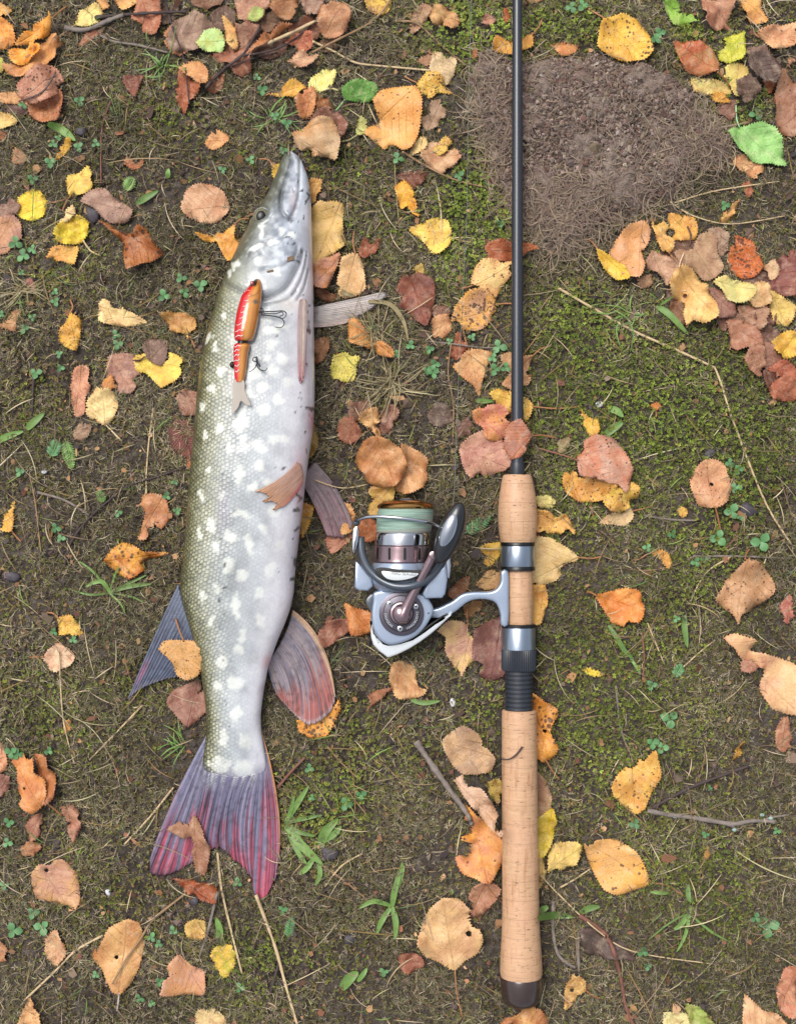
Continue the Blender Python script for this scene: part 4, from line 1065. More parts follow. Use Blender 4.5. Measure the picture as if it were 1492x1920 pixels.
# pale marks
SPOTS = [(464, 787, 7, 15), (418, 806, 7, 9), (454, 801, 7, 9), (465, 827, 7, 9), (437, 846, 6, 11), (400, 883, 6, 8), (494, 841, 15, 7), (529, 827, 18, 7), (455, 893, 7, 15), (494, 878, 8, 8),
         (423, 932, 7, 9), (482, 914, 8, 7), (457, 963, 16, 7), (403, 984, 7, 9), (439, 1007, 10, 11), (475, 1019, 7, 20), (412, 1026, 7, 10), (435, 1059, 8, 12), (462, 1077, 12, 10), (417, 1104, 8, 10),
         (386, 1113, 6, 10), (447, 1134, 6, 22), (492, 1108, 8, 10), (510, 1066, 9, 12), (494, 1160, 8, 13), (403, 1161, 8, 9), (459, 1190, 8, 13), (453, 1216, 9, 8), (420, 1237, 8, 11), (409, 1282, 8, 9),
         (447, 1276, 13, 13), (446, 1335, 8, 15), (423, 1382, 8, 15), (462, 1384, 12, 12), (413, 1434, 18, 14), (460, 1440, 19, 15), (436, 522, 6, 9), (448, 503, 5, 10), (487, 502, 6, 9), (526, 523, 7, 7),
         (518, 656, 9, 11), (509, 679, 7, 9), (535, 680, 9, 10), (519, 702, 8, 9), (483, 707, 15, 9), (500, 735, 9, 9), (478, 746, 8, 9), (526, 755, 9, 12), (500, 774, 9, 11), (404, 731, 6, 9), (422, 700, 7, 8),
         (519, 628, 14, 8), (494, 442, 5, 11), (484, 474, 12, 5), (520, 467, 12, 5), (550, 452, 9, 5), (529, 444, 7, 6), (434, 521, 6, 6), (540, 620, 8, 8), (392, 820, 5, 9), (386, 930, 5, 9), (381, 1000, 5, 9),
         (505, 905, 8, 7), (520, 960, 9, 7), (500, 990, 8, 9), (530, 1020, 8, 10), (398, 640, 6, 8), (412, 660, 6, 7), (388, 770, 5, 9), (545, 720, 8, 9), (505, 600, 9, 7), (430, 600, 5, 7)]
_sw = VNoise(12, 46, 2)
wx = FPX + (_sw(FPX, FPY) - .5) * 17; wy = FPY + (_sw(FPX + 333, FPY) - .5) * 17
sm = np.zeros_like(FPX)
for sx_, sy_, a_, b_ in SPOTS:
    q = (np.abs((wx - sx_) / a_) ** 2.6 + np.abs((wy - sy_) / b_) ** 2.6)
    sm = np.maximum(sm, np.clip((1.85 - q) * .72, 0, 1))
sm *= np.clip(upper * 3, 0, 1) * np.interp(TB, [0, .45, .8, 1], [1, 1, .75, .45])
FC = FC * (1 - .76 * sm[..., None]) + H('f0f2e8') * .76 * sm[..., None]
_mt = VNoise(22, 47, 3)
mt = np.clip((_mt(FPX, FPY * .7) - .5) * 3, -1, 1) * np.clip((TB - .15) / .2, 0, 1)
FC = np.where(mt[..., None] > 0, FC * (1 - .22 * mt[..., None]) + H('eef2f2') * .22 * mt[..., None], FC * (1 + .20 * mt[..., None]))
tl = np.clip((FPY - 1428) / 34, 0, 1)[..., None] * (1 - .75 * sm[..., None])
FC = FC * (1 - .8 * tl) + H('8a88a0') * .8 * tl
# belly flush near the vent, blood by the fins, flecks of dirt
for bx_, by_, rx_, ry_, h_, k_ in ((588, 790, 8, 22, 'c06a80', .7), (562, 900, 8, 40, 'd4707c', .55), (572, 650, 7, 60, 'c89aa8', .5), (505, 1240, 10, 14, 'd88a78', .5), (545, 580, 20, 14, 'cdbba6', .4), (428, 955, 12, 45, 'a898b4', .3)):
    g_ = k_ * np.exp(-(((FPX - bx_) / rx_) ** 2 + ((FPY - by_) / ry_) ** 2))[..., None]
    FC = FC * (1 - g_) + H(h_) * g_
r_ = np.random.default_rng(9)
DIRT = [(563, 927, 3, 9), (560, 990, 4, 5), (535, 879, 6, 3), (547, 928, 7, 3), (556, 958, 4, 3), (563, 955, 3, 5), (555, 1055, 5, 9), (551, 1082, 3, 4), (583, 360, 2, 6), (578, 372, 2, 5), (566, 364, 2, 5),
        (580, 385, 2, 4), (579, 610, 2, 9), (577, 595, 3, 3), (580, 625, 2, 5), (573, 690, 3, 3), (577, 575, 2, 3), (394, 725, 2, 3), (420, 1125, 3, 3), (568, 560, 2, 2), (560, 497, 4, 3), (567, 480, 3, 2), (585, 770, 3, 5), (430, 1355, 2, 1.5)]
DIRT += [(427 + r_.normal(0, 2.5), yq, .8, 4.5) for yq in range(800, 1400, 43)] + [(522 + r_.normal(0, 3), yq, .7, 3.5) for yq in range(640, 1100, 61)]
DIRT += [(r_.uniform(545, 588), r_.uniform(320, 1080), r_.uniform(1, 2.2), r_.uniform(1, 3)) for _ in range(34)]
for dx_, dy_, a_, b_ in DIRT:
    q = ((wx - dx_) / a_) ** 2 + ((wy - dy_) / b_) ** 2
    g_ = .85 * np.clip(1.6 - q, 0, 1)[..., None]
    FC = FC * (1 - g_) + H('2c2624') * g_
# scale visibility in the fourth channel
SCL = (.55 + .9 * _mt(FPX * 1.7 + 90, FPY)) * np.interp(TB, [0, .08, .3, .5, .75, .9, 1], [1, .95, .46, .17, .08, .03, 0]) * np.clip((FPY - 520) / 60, .12, 1) * (1 - .55 * sm)
arc = np.cumsum(np.hypot(np.diff(np.concatenate([FPX, FPX[:, :1]], 1), axis=1), np.diff(np.concatenate([FPZ, FPZ[:, :1]], 1), axis=1)), 1)
fz_f = ((HC - zc) / HC)[:, None]
FV = np.stack([(FPX - CX) * S * fz_f, (CY - FPY) * S * fz_f, FPZ * S], -1)
nr = len(fy)
ii = np.arange(nr - 1)[:, None] * NA; jj = np.arange(NA)[None]; j2 = (jj + 1) % NA
FF = np.stack([ii + jj, ii + NA + jj, ii + NA + j2, ii + j2], -1).reshape(-1, 4)
# close both ends with collapsed rings
FV = np.concatenate([FV.reshape(-1, 3), FV[0].mean(0)[None].repeat(NA, 0), FV[-1].mean(0)[None].repeat(NA, 0)])
e0 = nr * NA; e1 = e0 + NA
FF = np.concatenate([FF, np.stack([e0 + jj, jj, j2, e0 + j2], -1).reshape(-1, 4), np.stack([(nr - 1) * NA + jj, e1 + jj, e1 + j2, (nr - 1) * NA + j2], -1).reshape(-1, 4)])
colr = np.concatenate([np.concatenate([FC, SCL[..., None]], -1).reshape(-1, 4), np.tile([.3, .3, .3, 0], (2 * NA, 1))])
fuv = np.concatenate([np.stack([FPY, arc], -1).reshape(-1, 2), np.zeros((2 * NA, 2))]) / 100


def fish_mat():
    t = NT('pike_skin')
    vc = t.n('VertexColor', layer_name='Col')
    c = vc.outputs[0]; sc = vc.outputs[1]
    uv = t.n('SeparateXYZ', {0: t.n('UVMap').outputs[0]})
    # staggered rows of scales: two interleaved lattices, a little disordered
    ob = t.n('TexCoord').outputs['Object']
    j1 = t.math('MULTIPLY', t.math('SUBTRACT', t.noise(ob, 90, 2), .5), 1.5); j2_ = t.math('MULTIPLY', t.math('SUBTRACT', t.noise(ob, 75, 2, .5), .5), 1.2)
    uu = t.math('ADD', t.math('MULTIPLY', uv.outputs[0], 12.6), j1); vv = t.math('ADD', t.math('MULTIPLY', uv.outputs[1], 7.5), j2_)

    def cell(o):
        a = t.math('SUBTRACT', t.math('FRACT', t.math('ADD', uu, o)), .5); b = t.math('MULTIPLY', t.math('SUBTRACT', t.math('FRACT', t.math('ADD', vv, o)), .5), 1.732)
        return t.math('SQRT', t.math('ADD', t.math('MULTIPLY', a, a), t.math('MULTIPLY', b, b)))
    dist = t.math('MINIMUM', cell(0.0), cell(.5))
    d = t.ramp(dist, .56, .22)
    wn_ = t.noise(ob, 280, 2)
    tone = t.mix(d, (.40, .40, .37), t.mix(t.ramp(wn_, .38, .62), (.86, .86, .80), (1.75, 1.70, 1.45)))
    c2 = t.mix(sc, c, t.mix(1.0, c, tone, 'MULTIPLY'))
    fine = t.noise(t.n('TexCoord').outputs['Object'], 420, 4, .6)
    c2 = t.mix(1.0, c2, t.mix(fine, (.84, .84, .85), (1.14, 1.14, 1.14)), 'MULTIPLY')
    h = t.math('ADD', t.math('MULTIPLY', t.math('MULTIPLY', d, sc), 1.0), t.math('MULTIPLY', fine, .25))
    return t.end(t.bsdf(c2, t.math('ADD', .26, t.math('MULTIPLY', fine, .22)), .5, h, .7, .0009, Coat_Weight=.55, Coat_Roughness=.14))


pike = empty('pike', P(470, 900, 2))
tag(pike, 'dead pike lying on its side on the moss with a lure on its flank', 'fish')
body = link('body', mesh_np('body', FV, FF, fish_mat(), colr, fuv)); adopt(body, pike)
body['label'] = 'olive-backed silvery body with pale spots and white belly'


def ellipsoid(name, c, r, mat, parent, rotz=0.0, seg=20, rings=12, colfun=None, tilt=None):
    """c in layout units with z, r in layout units"""
    u = np.linspace(0, 2 * math.pi, seg, endpoint=False); v = np.linspace(-math.pi / 2, math.pi / 2, rings)
    U, Vv = np.meshgrid(u, v)
    X = np.stack([np.cos(U) * np.cos(Vv) * r[0], np.sin(U) * np.cos(Vv) * r[1], np.sin(Vv) * r[2]], -1).reshape(-1, 3)
    if tilt is not None: X = X @ np.array(tilt.to_matrix()).T
    cz, sz = math.cos(rotz), math.sin(rotz)
    X = np.stack([X[:, 0] * cz - X[:, 1] * sz, X[:, 0] * sz + X[:, 1] * cz, X[:, 2]], -1) * S + np.array(P(*c))
    a = np.arange(rings - 1)[:, None] * seg; b = np.arange(seg)[None]; b2 = (b + 1) % seg
    Fq = np.stack([a + b, a + b2, a + seg + b2, a + seg + b], -1).reshape(-1, 4)
    o = link(name, mesh_np(name, X, Fq, mat))
    if parent: adopt(o, parent)
    return o


ez = float(fish_top(np.array(493.0), np.array(407.0)))
M_IRIS = plain('iris', '6e6a52', .35, .5, coat=.2, scale=900, var=.4); M_PUP = plain('pupil', '08090c', .3, .4)
eye = ellipsoid('eye', (491, 407, ez + 0.5), (15.5, 16.5, 9), M_IRIS, pike)
pup = ellipsoid('pupil', (490, 406, ez + 6.6), (9.4, 11, 3.6), M_PUP, pike)
rimp = [(492 + 16 * math.cos(a), 407 + 17 * math.sin(a), ez + (-1 if math.cos(a) < 0 else 3)) for a in np.linspace(0, 2 * math.pi, 16)]
er = tube('eye_rim', rimp, 1.6, plain('eye_rim', '8f948e', .35, .5), None, 6, 3); adopt(er, pike)


# ---- fins: rays run from a base curve through a middle curve to the outer edge
def fin(name, base, mid, outer, zb, zo, cf, ns=90, nt=40, seed=1, parent=None, ripple=1.3, onbody=False, label=None, dark=.6):
    r = np.random.default_rng(seed)
    s = np.linspace(0, 1, ns)

    def curve(p):
        q = catmull(pts2(p), 10); L_ = np.concatenate([[0], np.cumsum(np.hypot(*np.diff(q, axis=0).T))]); L_ /= L_[-1]
        return np.stack([np.interp(s, L_, q[:, 0]), np.interp(s, L_, q[:, 1])], -1)
    B, M_, O = curve(base), curve(mid), curve(outer)
    fray = r.normal(0, 1.0, ns)[:, None] * 1.6
    t = np.linspace(0, 1, nt)
    w0 = 2 * (t - .5) * (t - 1); w1 = -4 * t * (t - 1); w2 = 2 * t * (t - .5)
    XY = B[:, None] * w0[None, :, None] + M_[:, None] * w1[None, :, None] + O[:, None] * w2[None, :, None]
    dv = O - B; dv /= np.hypot(*dv.T)[:, None]
    XY = XY + dv[:, None] * (fray[:, :, None] * (t[None, :, None] ** 6))
    Z = zb * (1 - t)[None] + zo * t[None] + np.zeros((ns, 1))
    nray = 15
    Z = Z + ripple * np.abs(np.sin(s * math.pi * nray))[:, None] * (.35 + .65 * t[None]) + 2.5 * np.sin(s * 5 + seed)[:, None] * t[None]
    if onbody: Z = fish_top(XY[..., 0], XY[..., 1]) + 2.2 + ripple * np.abs(np.sin(s * math.pi * nray))[:, None] + 2 * t[None]
    else: Z = np.maximum(Z, gh(XY[..., 0], XY[..., 1]) + 4)
    rayn = smooth1(r.normal(0, 1, ns), 1)[:, None] + .6 * np.sin(s * 2 * math.pi * nray)[:, None]
    tn = VNoise(1.0, seed, 2)
    nn = .5 * tn(s[:, None] * 30 + 0 * t[None], t[None] * 3.2 + 0 * s[:, None]) + .5 * tn(s[:, None] * 75 + 9 + 0 * t[None], t[None] * 2.2 + 0 * s[:, None])
    nn = np.clip((nn - .5) * 1.7 + .5, 0, 1)
    C = cf(s[:, None] + 0 * t[None], t[None] + 0 * s[:, None], rayn + 0 * t[None], nn)
    n3 = np.clip((tn(s[:, None] * 110 + 40 + 0 * t[None], t[None] * 1.8 + 0 * s[:, None]) - .52) * 5, 0, 1) * np.clip(t[None] * 3 - .1, 0, 1)
    C = C * (1 - dark * n3[..., None]) + np.array(lin('20243a')) * dark * n3[..., None]
    n4 = np.clip((VNoise(7, seed + 90, 3)(XY[..., 0], XY[..., 1]) - .52) * 4, 0, 1)
    C = C * (1 - .65 * dark * n4[..., None])
    C = C * (.86 + .28 * np.sin(s * math.pi * nray * 2) ** 2)[:, None, None]
    zmm = float(np.mean(Z)); f = (HC - zmm) / HC
    Vt = np.stack([(XY[..., 0] - CX) * S * f, (CY - XY[..., 1]) * S * f, Z * S], -1).reshape(-1, 3)
    a = np.arange(ns - 1)[:, None] * nt; b = np.arange(nt - 1)[None]
    Fq = np.stack([a + b, a + nt + b, a + nt + b + 1, a + b + 1], -1).reshape(-1, 4)
    n0 = np.cross(Vt[Fq[:, 1]] - Vt[Fq[:, 0]], Vt[Fq[:, 2]] - Vt[Fq[:, 0]])[:, 2]
    if n0.mean() < 0: Fq = Fq[:, ::-1]
    o = link(name, mesh_np(name, Vt, Fq, MFIN, C.reshape(-1, 3)))
    adopt(o, parent or pike)
    md = o.modifiers.new('thickness', 'SOLIDIFY'); md.thickness = .0006; md.offset = -1
    if label: o['label'] = label
    if not onbody:
        ring = np.concatenate([B, XY[-1], O[::-1], XY[0][::-1]])
        zz = Z.reshape(-1); xx = XY.reshape(-1, 2)
        stamp(ring, lambda x, y: np.full(np.shape(x), zmm + 3.0))
    return o


MFIN = vcol_mat('fin_skin', .3, .5, trans=.12, scale=700, bstr=.35, coat=.35)


def blend(a, b, k): return a * (1 - k[..., None]) + b * k[..., None]


def tail_c(s, t, ray, nn):
    c = np.zeros(s.shape + (3,)) + H('74708a')
    red = np.clip((nn - .42) * 3.4 + (t - .46) * 1.5 + .5 * np.exp(-((s - .12) / .14) ** 2) + .65 * np.exp(-((s - .86) / .10) ** 2) - .15, 0, 1) * np.clip(t * 3.5 - .3, 0, 1)
    c = blend(c, H('c04458'), red * .9)
    drk = np.clip(-ray * .6 + (nn - .5) * 2.2, 0, 1) * np.clip(t * 4, 0, 1)
    c = blend(c, H('262c40'), drk * .95)
    pale = np.clip(ray * .5 - .35, 0, 1)
    c = blend(c, H('b4a8b4'), pale * .5)
    c = blend(c, H('3a3a44'), np.clip((t - .93) / .07, 0, 1) * (s < .35) * .7)
    c = blend(c, H('d8985a'), np.clip((s - .955) / .03, 0, 1) * np.clip(1.15 - t, 0, 1))
    c = blend(c, H('8a90aa'), np.clip((.05 - s) / .05, 0, 1) * .8)
    fl_ = np.clip((.20 - t) / .16, 0, 1) * np.clip((nn - .38) * 5, 0, 1) * ((np.sin(s * 260) * np.sin(t * 190 + s * 40)) > -.2) * (s > .12) * (s < .9)
    c = blend(c, H('c4c8c8'), fl_ * .75)
    return c


fin('tail_fin', '388,1378 386,1420 396,1445 420,1452 445,1455 472,1451 488,1440 494,1410 491,1368', '322,1505 344,1530 372,1540 405,1530 430,1530 455,1540 480,1548 505,1545 523,1515',
    '281,1612 284,1640 318,1640 356,1622 405,1592 438,1612 470,1645 477,1678 493,1688 512,1655 520,1630', 20, 9, tail_c, 150, 60, 3, label='broad forked tail fin streaked red and slate')


def anal_c(s, t, ray, nn):
    c = np.zeros(s.shape + (3,)) + H('928a98')
    c = blend(c, H('55546a'), np.clip((nn - .42) * 4, 0, 1) * np.clip(t * 4, 0, 1) * .8)
    c = blend(c, H('c0a078'), np.clip(ray * .6, 0, 1) * .5)
    c = blend(c, H('c06a5a'), np.clip((t - .52) * 3 + (nn - .5) * 2.2, 0, 1) * .8)
    c = blend(c, H('d8b088'), np.clip((.12 - s) / .08, 0, 1))
    c = blend(c, H('d8c4c4'), np.clip((t - .955) / .03, 0, 1) * .7)
    return c


fin('anal_fin', '549,1143 540,1175 522,1212 500,1246', '602,1205 580,1250 552,1275 512,1288', '629,1300 620,1335 590,1357 562,1350 522,1308', 22, 12, anal_c, 110, 50, 5, label='rounded anal fin striped slate with a red fringe')


def dors_c(s, t, ray, nn):
    c = np.zeros(s.shape + (3,)) + H('626b80')
    c = blend(c, H('4a4c64'), np.clip((nn - .45) * 3.5 - ray * .2, 0, 1) * np.clip(t * 2.2, 0, 1) * .75)
    c = blend(c, H('b06080'), np.exp(-((s - .10) / .06) ** 2) * np.clip(1 - np.abs(t - .78) / .16, 0, 1) * .8)
    c = blend(c, H('9a8a90'), np.clip((t - .9) / .1, 0, 1) * .5)
    return c


fin('dorsal_fin', '336,1094 344,1130 360,1180 378,1236', '288,1196 302,1215 330,1232 362,1256', '238,1312 262,1294 300,1277 345,1268', 26, 9, dors_c, 90, 46, 7, label='slate blue dorsal fin folded out on the moss')


def pelv_c(s, t, ray, nn):
    c = np.zeros(s.shape + (3,)) + H('8a7878')
    c = blend(c, H('704a54'), np.clip((nn - .42) * 3, 0, 1) * np.clip(t * 3, 0, 1) * .8)
    c = blend(c, H('b87880'), np.clip(ray * .4 + .1, 0, 1) * np.clip(t * 2, 0, 1) * .6)
    return c


fin('pelvic_fin', '590,866 580,876 572,890 570,912', '634,920 620,930 608,940 592,956', '662,985 648,1005 632,1008 612,1004', 16, 13, pelv_c, 50, 34, 9, label='purple pelvic fin spread out from under the belly')


def pelv2_c(s, t, ray, nn):
    c = np.zeros(s.shape + (3,)) + H('d2aa98')
    c = blend(c, H('bc8858'), np.clip(t * 1.4 - .3, 0, 1) * .7)
    c = blend(c, H('a86848'), np.clip((nn - .45) * 3, 0, 1) * .6)
    c = blend(c, H('d0585c'), np.exp(-((s - .93) / .1) ** 2) * np.clip(1.2 - t, 0, 1) * .8)
    return c


fin('pelvic_fin', '556,866 564,872 567,890 566,905', '524,898 535,910 545,922 550,932', '480,921 500,926 506,933 493,942 512,941 521,946 512,957 534,949', 0, 0, pelv2_c, 50, 30, 11, onbody=True, ripple=1.2, label='orange pelvic fin folded against the flank', dark=.15)


def pect_c(s, t, ray, nn):
    c = np.zeros(s.shape + (3,)) + H('b0a298')
    c = blend(c, H('8f8488'), np.clip((nn - .45) * 3, 0, 1) * .7)
    c = blend(c, H('cfa898'), np.clip((s - .7) / .3, 0, 1) * .6)
    c = blend(c, H('6a6270'), np.clip((t - .85) / .15, 0, 1) * .5)
    return c


fin('pectoral_fin', '586,576 588,588 588,600 586,614', '650,562 648,575 640,590 620,612', '719,546 722,556 690,582 648,606', 14, 13, pect_c, 50, 34, 13, label='pale pectoral fin stretched out from under the gill', dark=.35)


def pect2_c(s, t, ray, nn):
    c = np.zeros(s.shape + (3,)) + H('b8a09c')
    c = blend(c, H('8c6460'), np.clip((nn - .4) * 3, 0, 1) * .7)
    c = blend(c, H('dcc4b0'), np.exp(-((s - .55) / .12) ** 2))
    c = blend(c, H('cc8088'), np.clip((t - .7) / .3, 0, 1) * .8)
    return c


fin('pectoral_fin', '562,562 566,560 571,560 575,563', '559,620 564,622 570,626 574,632', '562,706 564,716 567,716 570,702', 0, 0, pect2_c, 40, 40, 15, onbody=True, ripple=2.0, label='narrow pink pectoral fin folded along the belly', dark=.2)
FISHP = np.concatenate([np.stack([fl, fy], -1), np.stack([fr, fy], -1)[::-1]])
stamp(FISHP, lambda x, y: fish_top(x, y))

# ---- bark chips stuck to the cheek
M_CHIP = plain('bark_chip', '74604c', .8, .3, scale=500, var=.4)


def chip(label, x, y, ln, wd, ang, zt):
    bm = bmesh.new()
    bmesh.ops.create_cube(bm, size=1)
    bmesh.ops.scale(bm, vec=(ln * S, wd * S, 2.4 * S), verts=bm.verts)
    bmesh.ops.bevel(bm, geom=bm.edges[:], offset=.5 * S, segments=1, affect='EDGES')
    for v in bm.verts: v.co.z += .6 * S * math.sin(v.co.x / S * .6)
    me = bpy.data.meshes.new('bark_chip'); bm.to_mesh(me); bm.free(); me.materials.append(M_CHIP)
    o = link('bark_chip', me); o.location = P(x, y, zt); o.rotation_euler = (0, 0, ang)
    tag(o, label, 'bark chip', 'bark chips on the pike')


chip('larger brown bark chip stuck to the pike cheek', 538, 487, 27, 8, .28, float(fish_top(np.array(538.), np.array(487.))) + 3)
chip('tiny rust-brown bark chip stuck to the pike gill cover', 507, 509, 12, 4.5, .22, float(fish_top(np.array(507.), np.array(509.))) + 5.5)

# ---------------------------------------------------------------- jointed lure on the flank
lure = empty('fishing_lure', P(460, 640, 100))
tag(lure, 'red and orange jointed fishing lure with treble hooks lying on the pike', 'lure')
M_LURE = vcol_mat('lure_paint', .22, .5, scale=1500, bstr=.04, coat=.8)
M_HOOK = plain('hook_steel', '4a4c50', .3, .5, .85)
M_WHITE = plain('lure_white', 'e6dcd4', .4, .5)
LZ = 22.0


def lure_z(x, y): return float(fish_top(np.array(float(x)), np.array(float(y))))


def lure_body(name, st, nose=False):
    """stations: y, left x, right x"""
    st = np.array(st, float)
    yy = np.linspace(st[0, 0], st[-1, 0], 44)
    l = np.interp(yy, st[:, 0], st[:, 1]); r = np.interp(yy, st[:, 0], st[:, 2])
    l = smooth1(l, 2); r = smooth1(r, 2)
    m = 36
    a = np.linspace(0, 2 * math.pi, m, endpoint=False)
    cx_ = (l + r) / 2; w = (r - l) / 2 * .91
    X = cx_[:, None] + w[:, None] * np.cos(a)[None]
    Y = np.repeat(yy[:, None], m, 1)
    zb = np.array([lure_z(cx_[i], yy[i]) for i in range(len(yy))]); zb = np.linspace(zb[0], zb[-1], len(yy))
    Z = zb[:, None] + 2 + w[:, None] * .9 + w[:, None] * .9 * np.sin(a)[None]
    t = (1 - np.cos(a)[None]) / 2 + 0 * X            # 1 = back side
    C = np.zeros(X.shape + (3,)) + H('c07830')
    C = blend(C, H('d89848'), np.clip(1 - np.abs(t - .35) / .15, 0, 1))
    C = blend(C, H('e0602c'), np.clip((t - .50) / .08, 0, 1))
    C = blend(C, H('c81a28'), np.clip((t - .60) / .08, 0, 1))
    if nose:
        C = blend(C, H('1a1614'), np.clip((540 - Y) / 5, 0, 1) * np.clip((t - .30) / .08, 0, 1))
        C = blend(C, H('5a544c'), np.clip(1.4 - (((X - 481) / 5) ** 2 + ((Y - 568) / 4) ** 2), 0, 1))
        gl = np.exp(-(np.abs(np.hypot(X - 470, Y - 540) - 18) / 1.6) ** 2) * (t < .5)
        C = blend(C, H('8a4c1c'), gl * .7)
    f = (HC - (zb + 20)) / HC
    Vt = np.stack([(X - CX) * S * f[:, None], (CY - Y) * S * f[:, None], Z * S], -1)
    n_ = len(yy)
    Vt = np.concatenate([Vt.reshape(-1, 3), Vt[0].mean(0)[None].repeat(m, 0), Vt[-1].mean(0)[None].repeat(m, 0)])
    C = np.concatenate([C.reshape(-1, 3), C[0], C[-1] * .4])
    i_ = np.arange(n_ - 1)[:, None] * m; j_ = np.arange(m)[None]; k_ = (j_ + 1) % m
    Fq = np.concatenate([np.stack([i_ + j_, i_ + m + j_, i_ + m + k_, i_ + k_], -1).reshape(-1, 4),
                         np.stack([n_ * m + j_, j_, k_, n_ * m + k_], -1).reshape(-1, 4),
                         np.stack([(n_ - 1) * m + j_, (n_ + 1) * m + j_, (n_ + 1) * m + k_, (n_ - 1) * m + k_], -1).reshape(-1, 4)])
    o = link(name, mesh_np(name, Vt, Fq, M_LURE, C)); adopt(o, lure)

    def surf(x, y):
        c = np.interp(y, yy, cx_); ww = np.interp(y, yy, w); z0 = np.interp(y, yy, zb)
        q = min(.98, abs((x - c) / ww))
        return z0 + 2 + ww * .9 + ww * .9 * math.sqrt(1 - q * q)
    return o, surf


front, sf = lure_body('front_section', [(521, 478, 485), (524, 473, 489), (532, 467, 491), (545, 457, 493), (556, 450, 493), (570, 446, 492), (585, 442, 489), (605, 438.5, 486), (622, 437, 482), (636, 437.5, 477), (639, 440, 473)], True)
rear, sr = lure_body('rear_section', [(644, 439, 468), (648, 436, 471), (660, 435.5, 467), (672, 436, 465), (690, 437, 463), (705, 437.5, 460), (716, 438.5, 457)])
for sfun, par, marks in ((sf, front, [(547, 456, 466), (556, 452, 466), (565, 449, 464), (575, 446, 462), (586, 444, 460), (597, 442, 459), (609, 440, 457), (621, 439, 454), (631, 439, 453)]), (sr, rear, [(650, 438, 448), (658, 437, 447), (667, 437, 447), (677, 438, 447), (687, 438, 447), (697, 439, 447)])):
    for i, (my, x0, x1) in enumerate(marks):
        n_ = 9
        loop = False
        if loop:
            c_ = ((x0 + x1) / 2 - 1, my); pp = [(c_[0] + (x1 - x0) * .42 * math.cos(a), my + 4.2 * math.sin(a)) for a in np.linspace(0, 2 * math.pi, 11)]
        else:
            pp = [(x0 + (x1 - x0) * k / 6, my + 1.2 * math.sin(k * 1.3 + i) - k * .45) for k in range(7)]
        pp = [(x + 2.5, y, sfun(x + 2.5, y) + 1.0) for x, y in pp]
        o = tube('stripe', pp, .8, M_WHITE, None, 5, 3); adopt(o, lure); o.parent = par; o.location = (0, 0, 0)
M_HINGE = plain('hinge', '35302c', .35, .5, .7)
o = tube('hinge', [(455, 634, lure_z(455, 640) + 20), (454, 642, lure_z(455, 640) + 20), (453, 650, lure_z(455, 640) + 20)], 8, M_HINGE, None, 10); adopt(o, lure)
o = ellipsoid('eye', (473, 531, sf(474, 531) + .5), (3.4, 4.4, 2.2), plain('lure_eye', '9a2c28', .15, .6, coat=1), lure, .4)
# clear rubber tail
tp = pts2('438,714 458,714 459,730 464,745 471,760 462,759 452,752 447,764 436,776 435,768 437,745')
tz = lure_z(448, 740) + 9
bm = bmesh.new()
vs_ = [bm.verts.new(P(x, y, tz)) for x, y in catmull(tp, 3, True)]
fc_ = bm.faces.new(vs_)
ext = bmesh.ops.extrude_face_region(bm, geom=[fc_])
bmesh.ops.translate(bm, vec=(0, 0, 5 * S), verts=[g for g in ext['geom'] if isinstance(g, bmesh.types.BMVert)])
bmesh.ops.recalc_face_normals(bm, faces=bm.faces[:])
bmesh.ops.triangulate(bm, faces=bm.faces[:])
me = bpy.data.meshes.new('tail'); bm.to_mesh(me); bm.free()
t_ = NT('rubber_tail')
me.materials.append(t_.end(t_.bsdf(lin('cfc4b8'), .3, .5, Transmission_Weight=.35, IOR=1.3)))
o = link('tail', me); adopt(o, lure)
o = ellipsoid('fin_stub', (436, 684, sr(440, 684) - 12), (5, 6, 5), M_HINGE, lure)


def treble(pos, arms):
    hk = [tube('hook', [(x, y, lure_z(min(x, 580), y) + zo) for x, y, zo in a], 1.25, M_HOOK, None, 6, 5, taper=.7) for a in arms]
    for h in hk: adopt(h, lure)


treble(None, [[(489, 584, 14), (512, 584, 14), (530, 583, 15), (537, 588, 16), (533, 596, 14), (525, 597, 12)],
              [(490, 590, 13), (515, 593, 13), (529, 598, 12), (533, 607, 10), (527, 614, 8), (516, 613, 7)],
              [(490, 587, 15), (515, 588, 18), (528, 585, 22), (531, 590, 26), (524, 593, 27)]])
treble(None, [[(481, 668, 12), (482, 684, 11), (488, 693, 9), (497, 695, 8), (502, 689, 9)], [(481, 668, 13), (481, 684, 13), (475, 693, 12), (468, 697, 12)], [(482, 670, 14), (484, 682, 18), (488, 688, 22), (486, 680, 24)]])
for ring in ((490, 582), (478, 674)):
    o = tube('split_ring', [(ring[0] + 4 * math.cos(a), ring[1] + 4 * math.sin(a), lure_z(*ring) + 14 + 2 * math.sin(a)) for a in np.linspace(0, 2 * math.pi, 12)], 1.0, M_HOOK, None, 5, 3); adopt(o, lure)
# ---------------------------------------------------------------- rod
def rod_x(y): return 969.3 + max(0, y - 890) * .0078


def rod_z(y): return np.interp(y, [-900, 0, 890, 1840], [24, 60, 44, 42])


rod = empty('fishing_rod', P(972, 1300, 4))
tag(rod, 'fishing rod with black blank and cork grips lying on the moss', 'fishing rod')


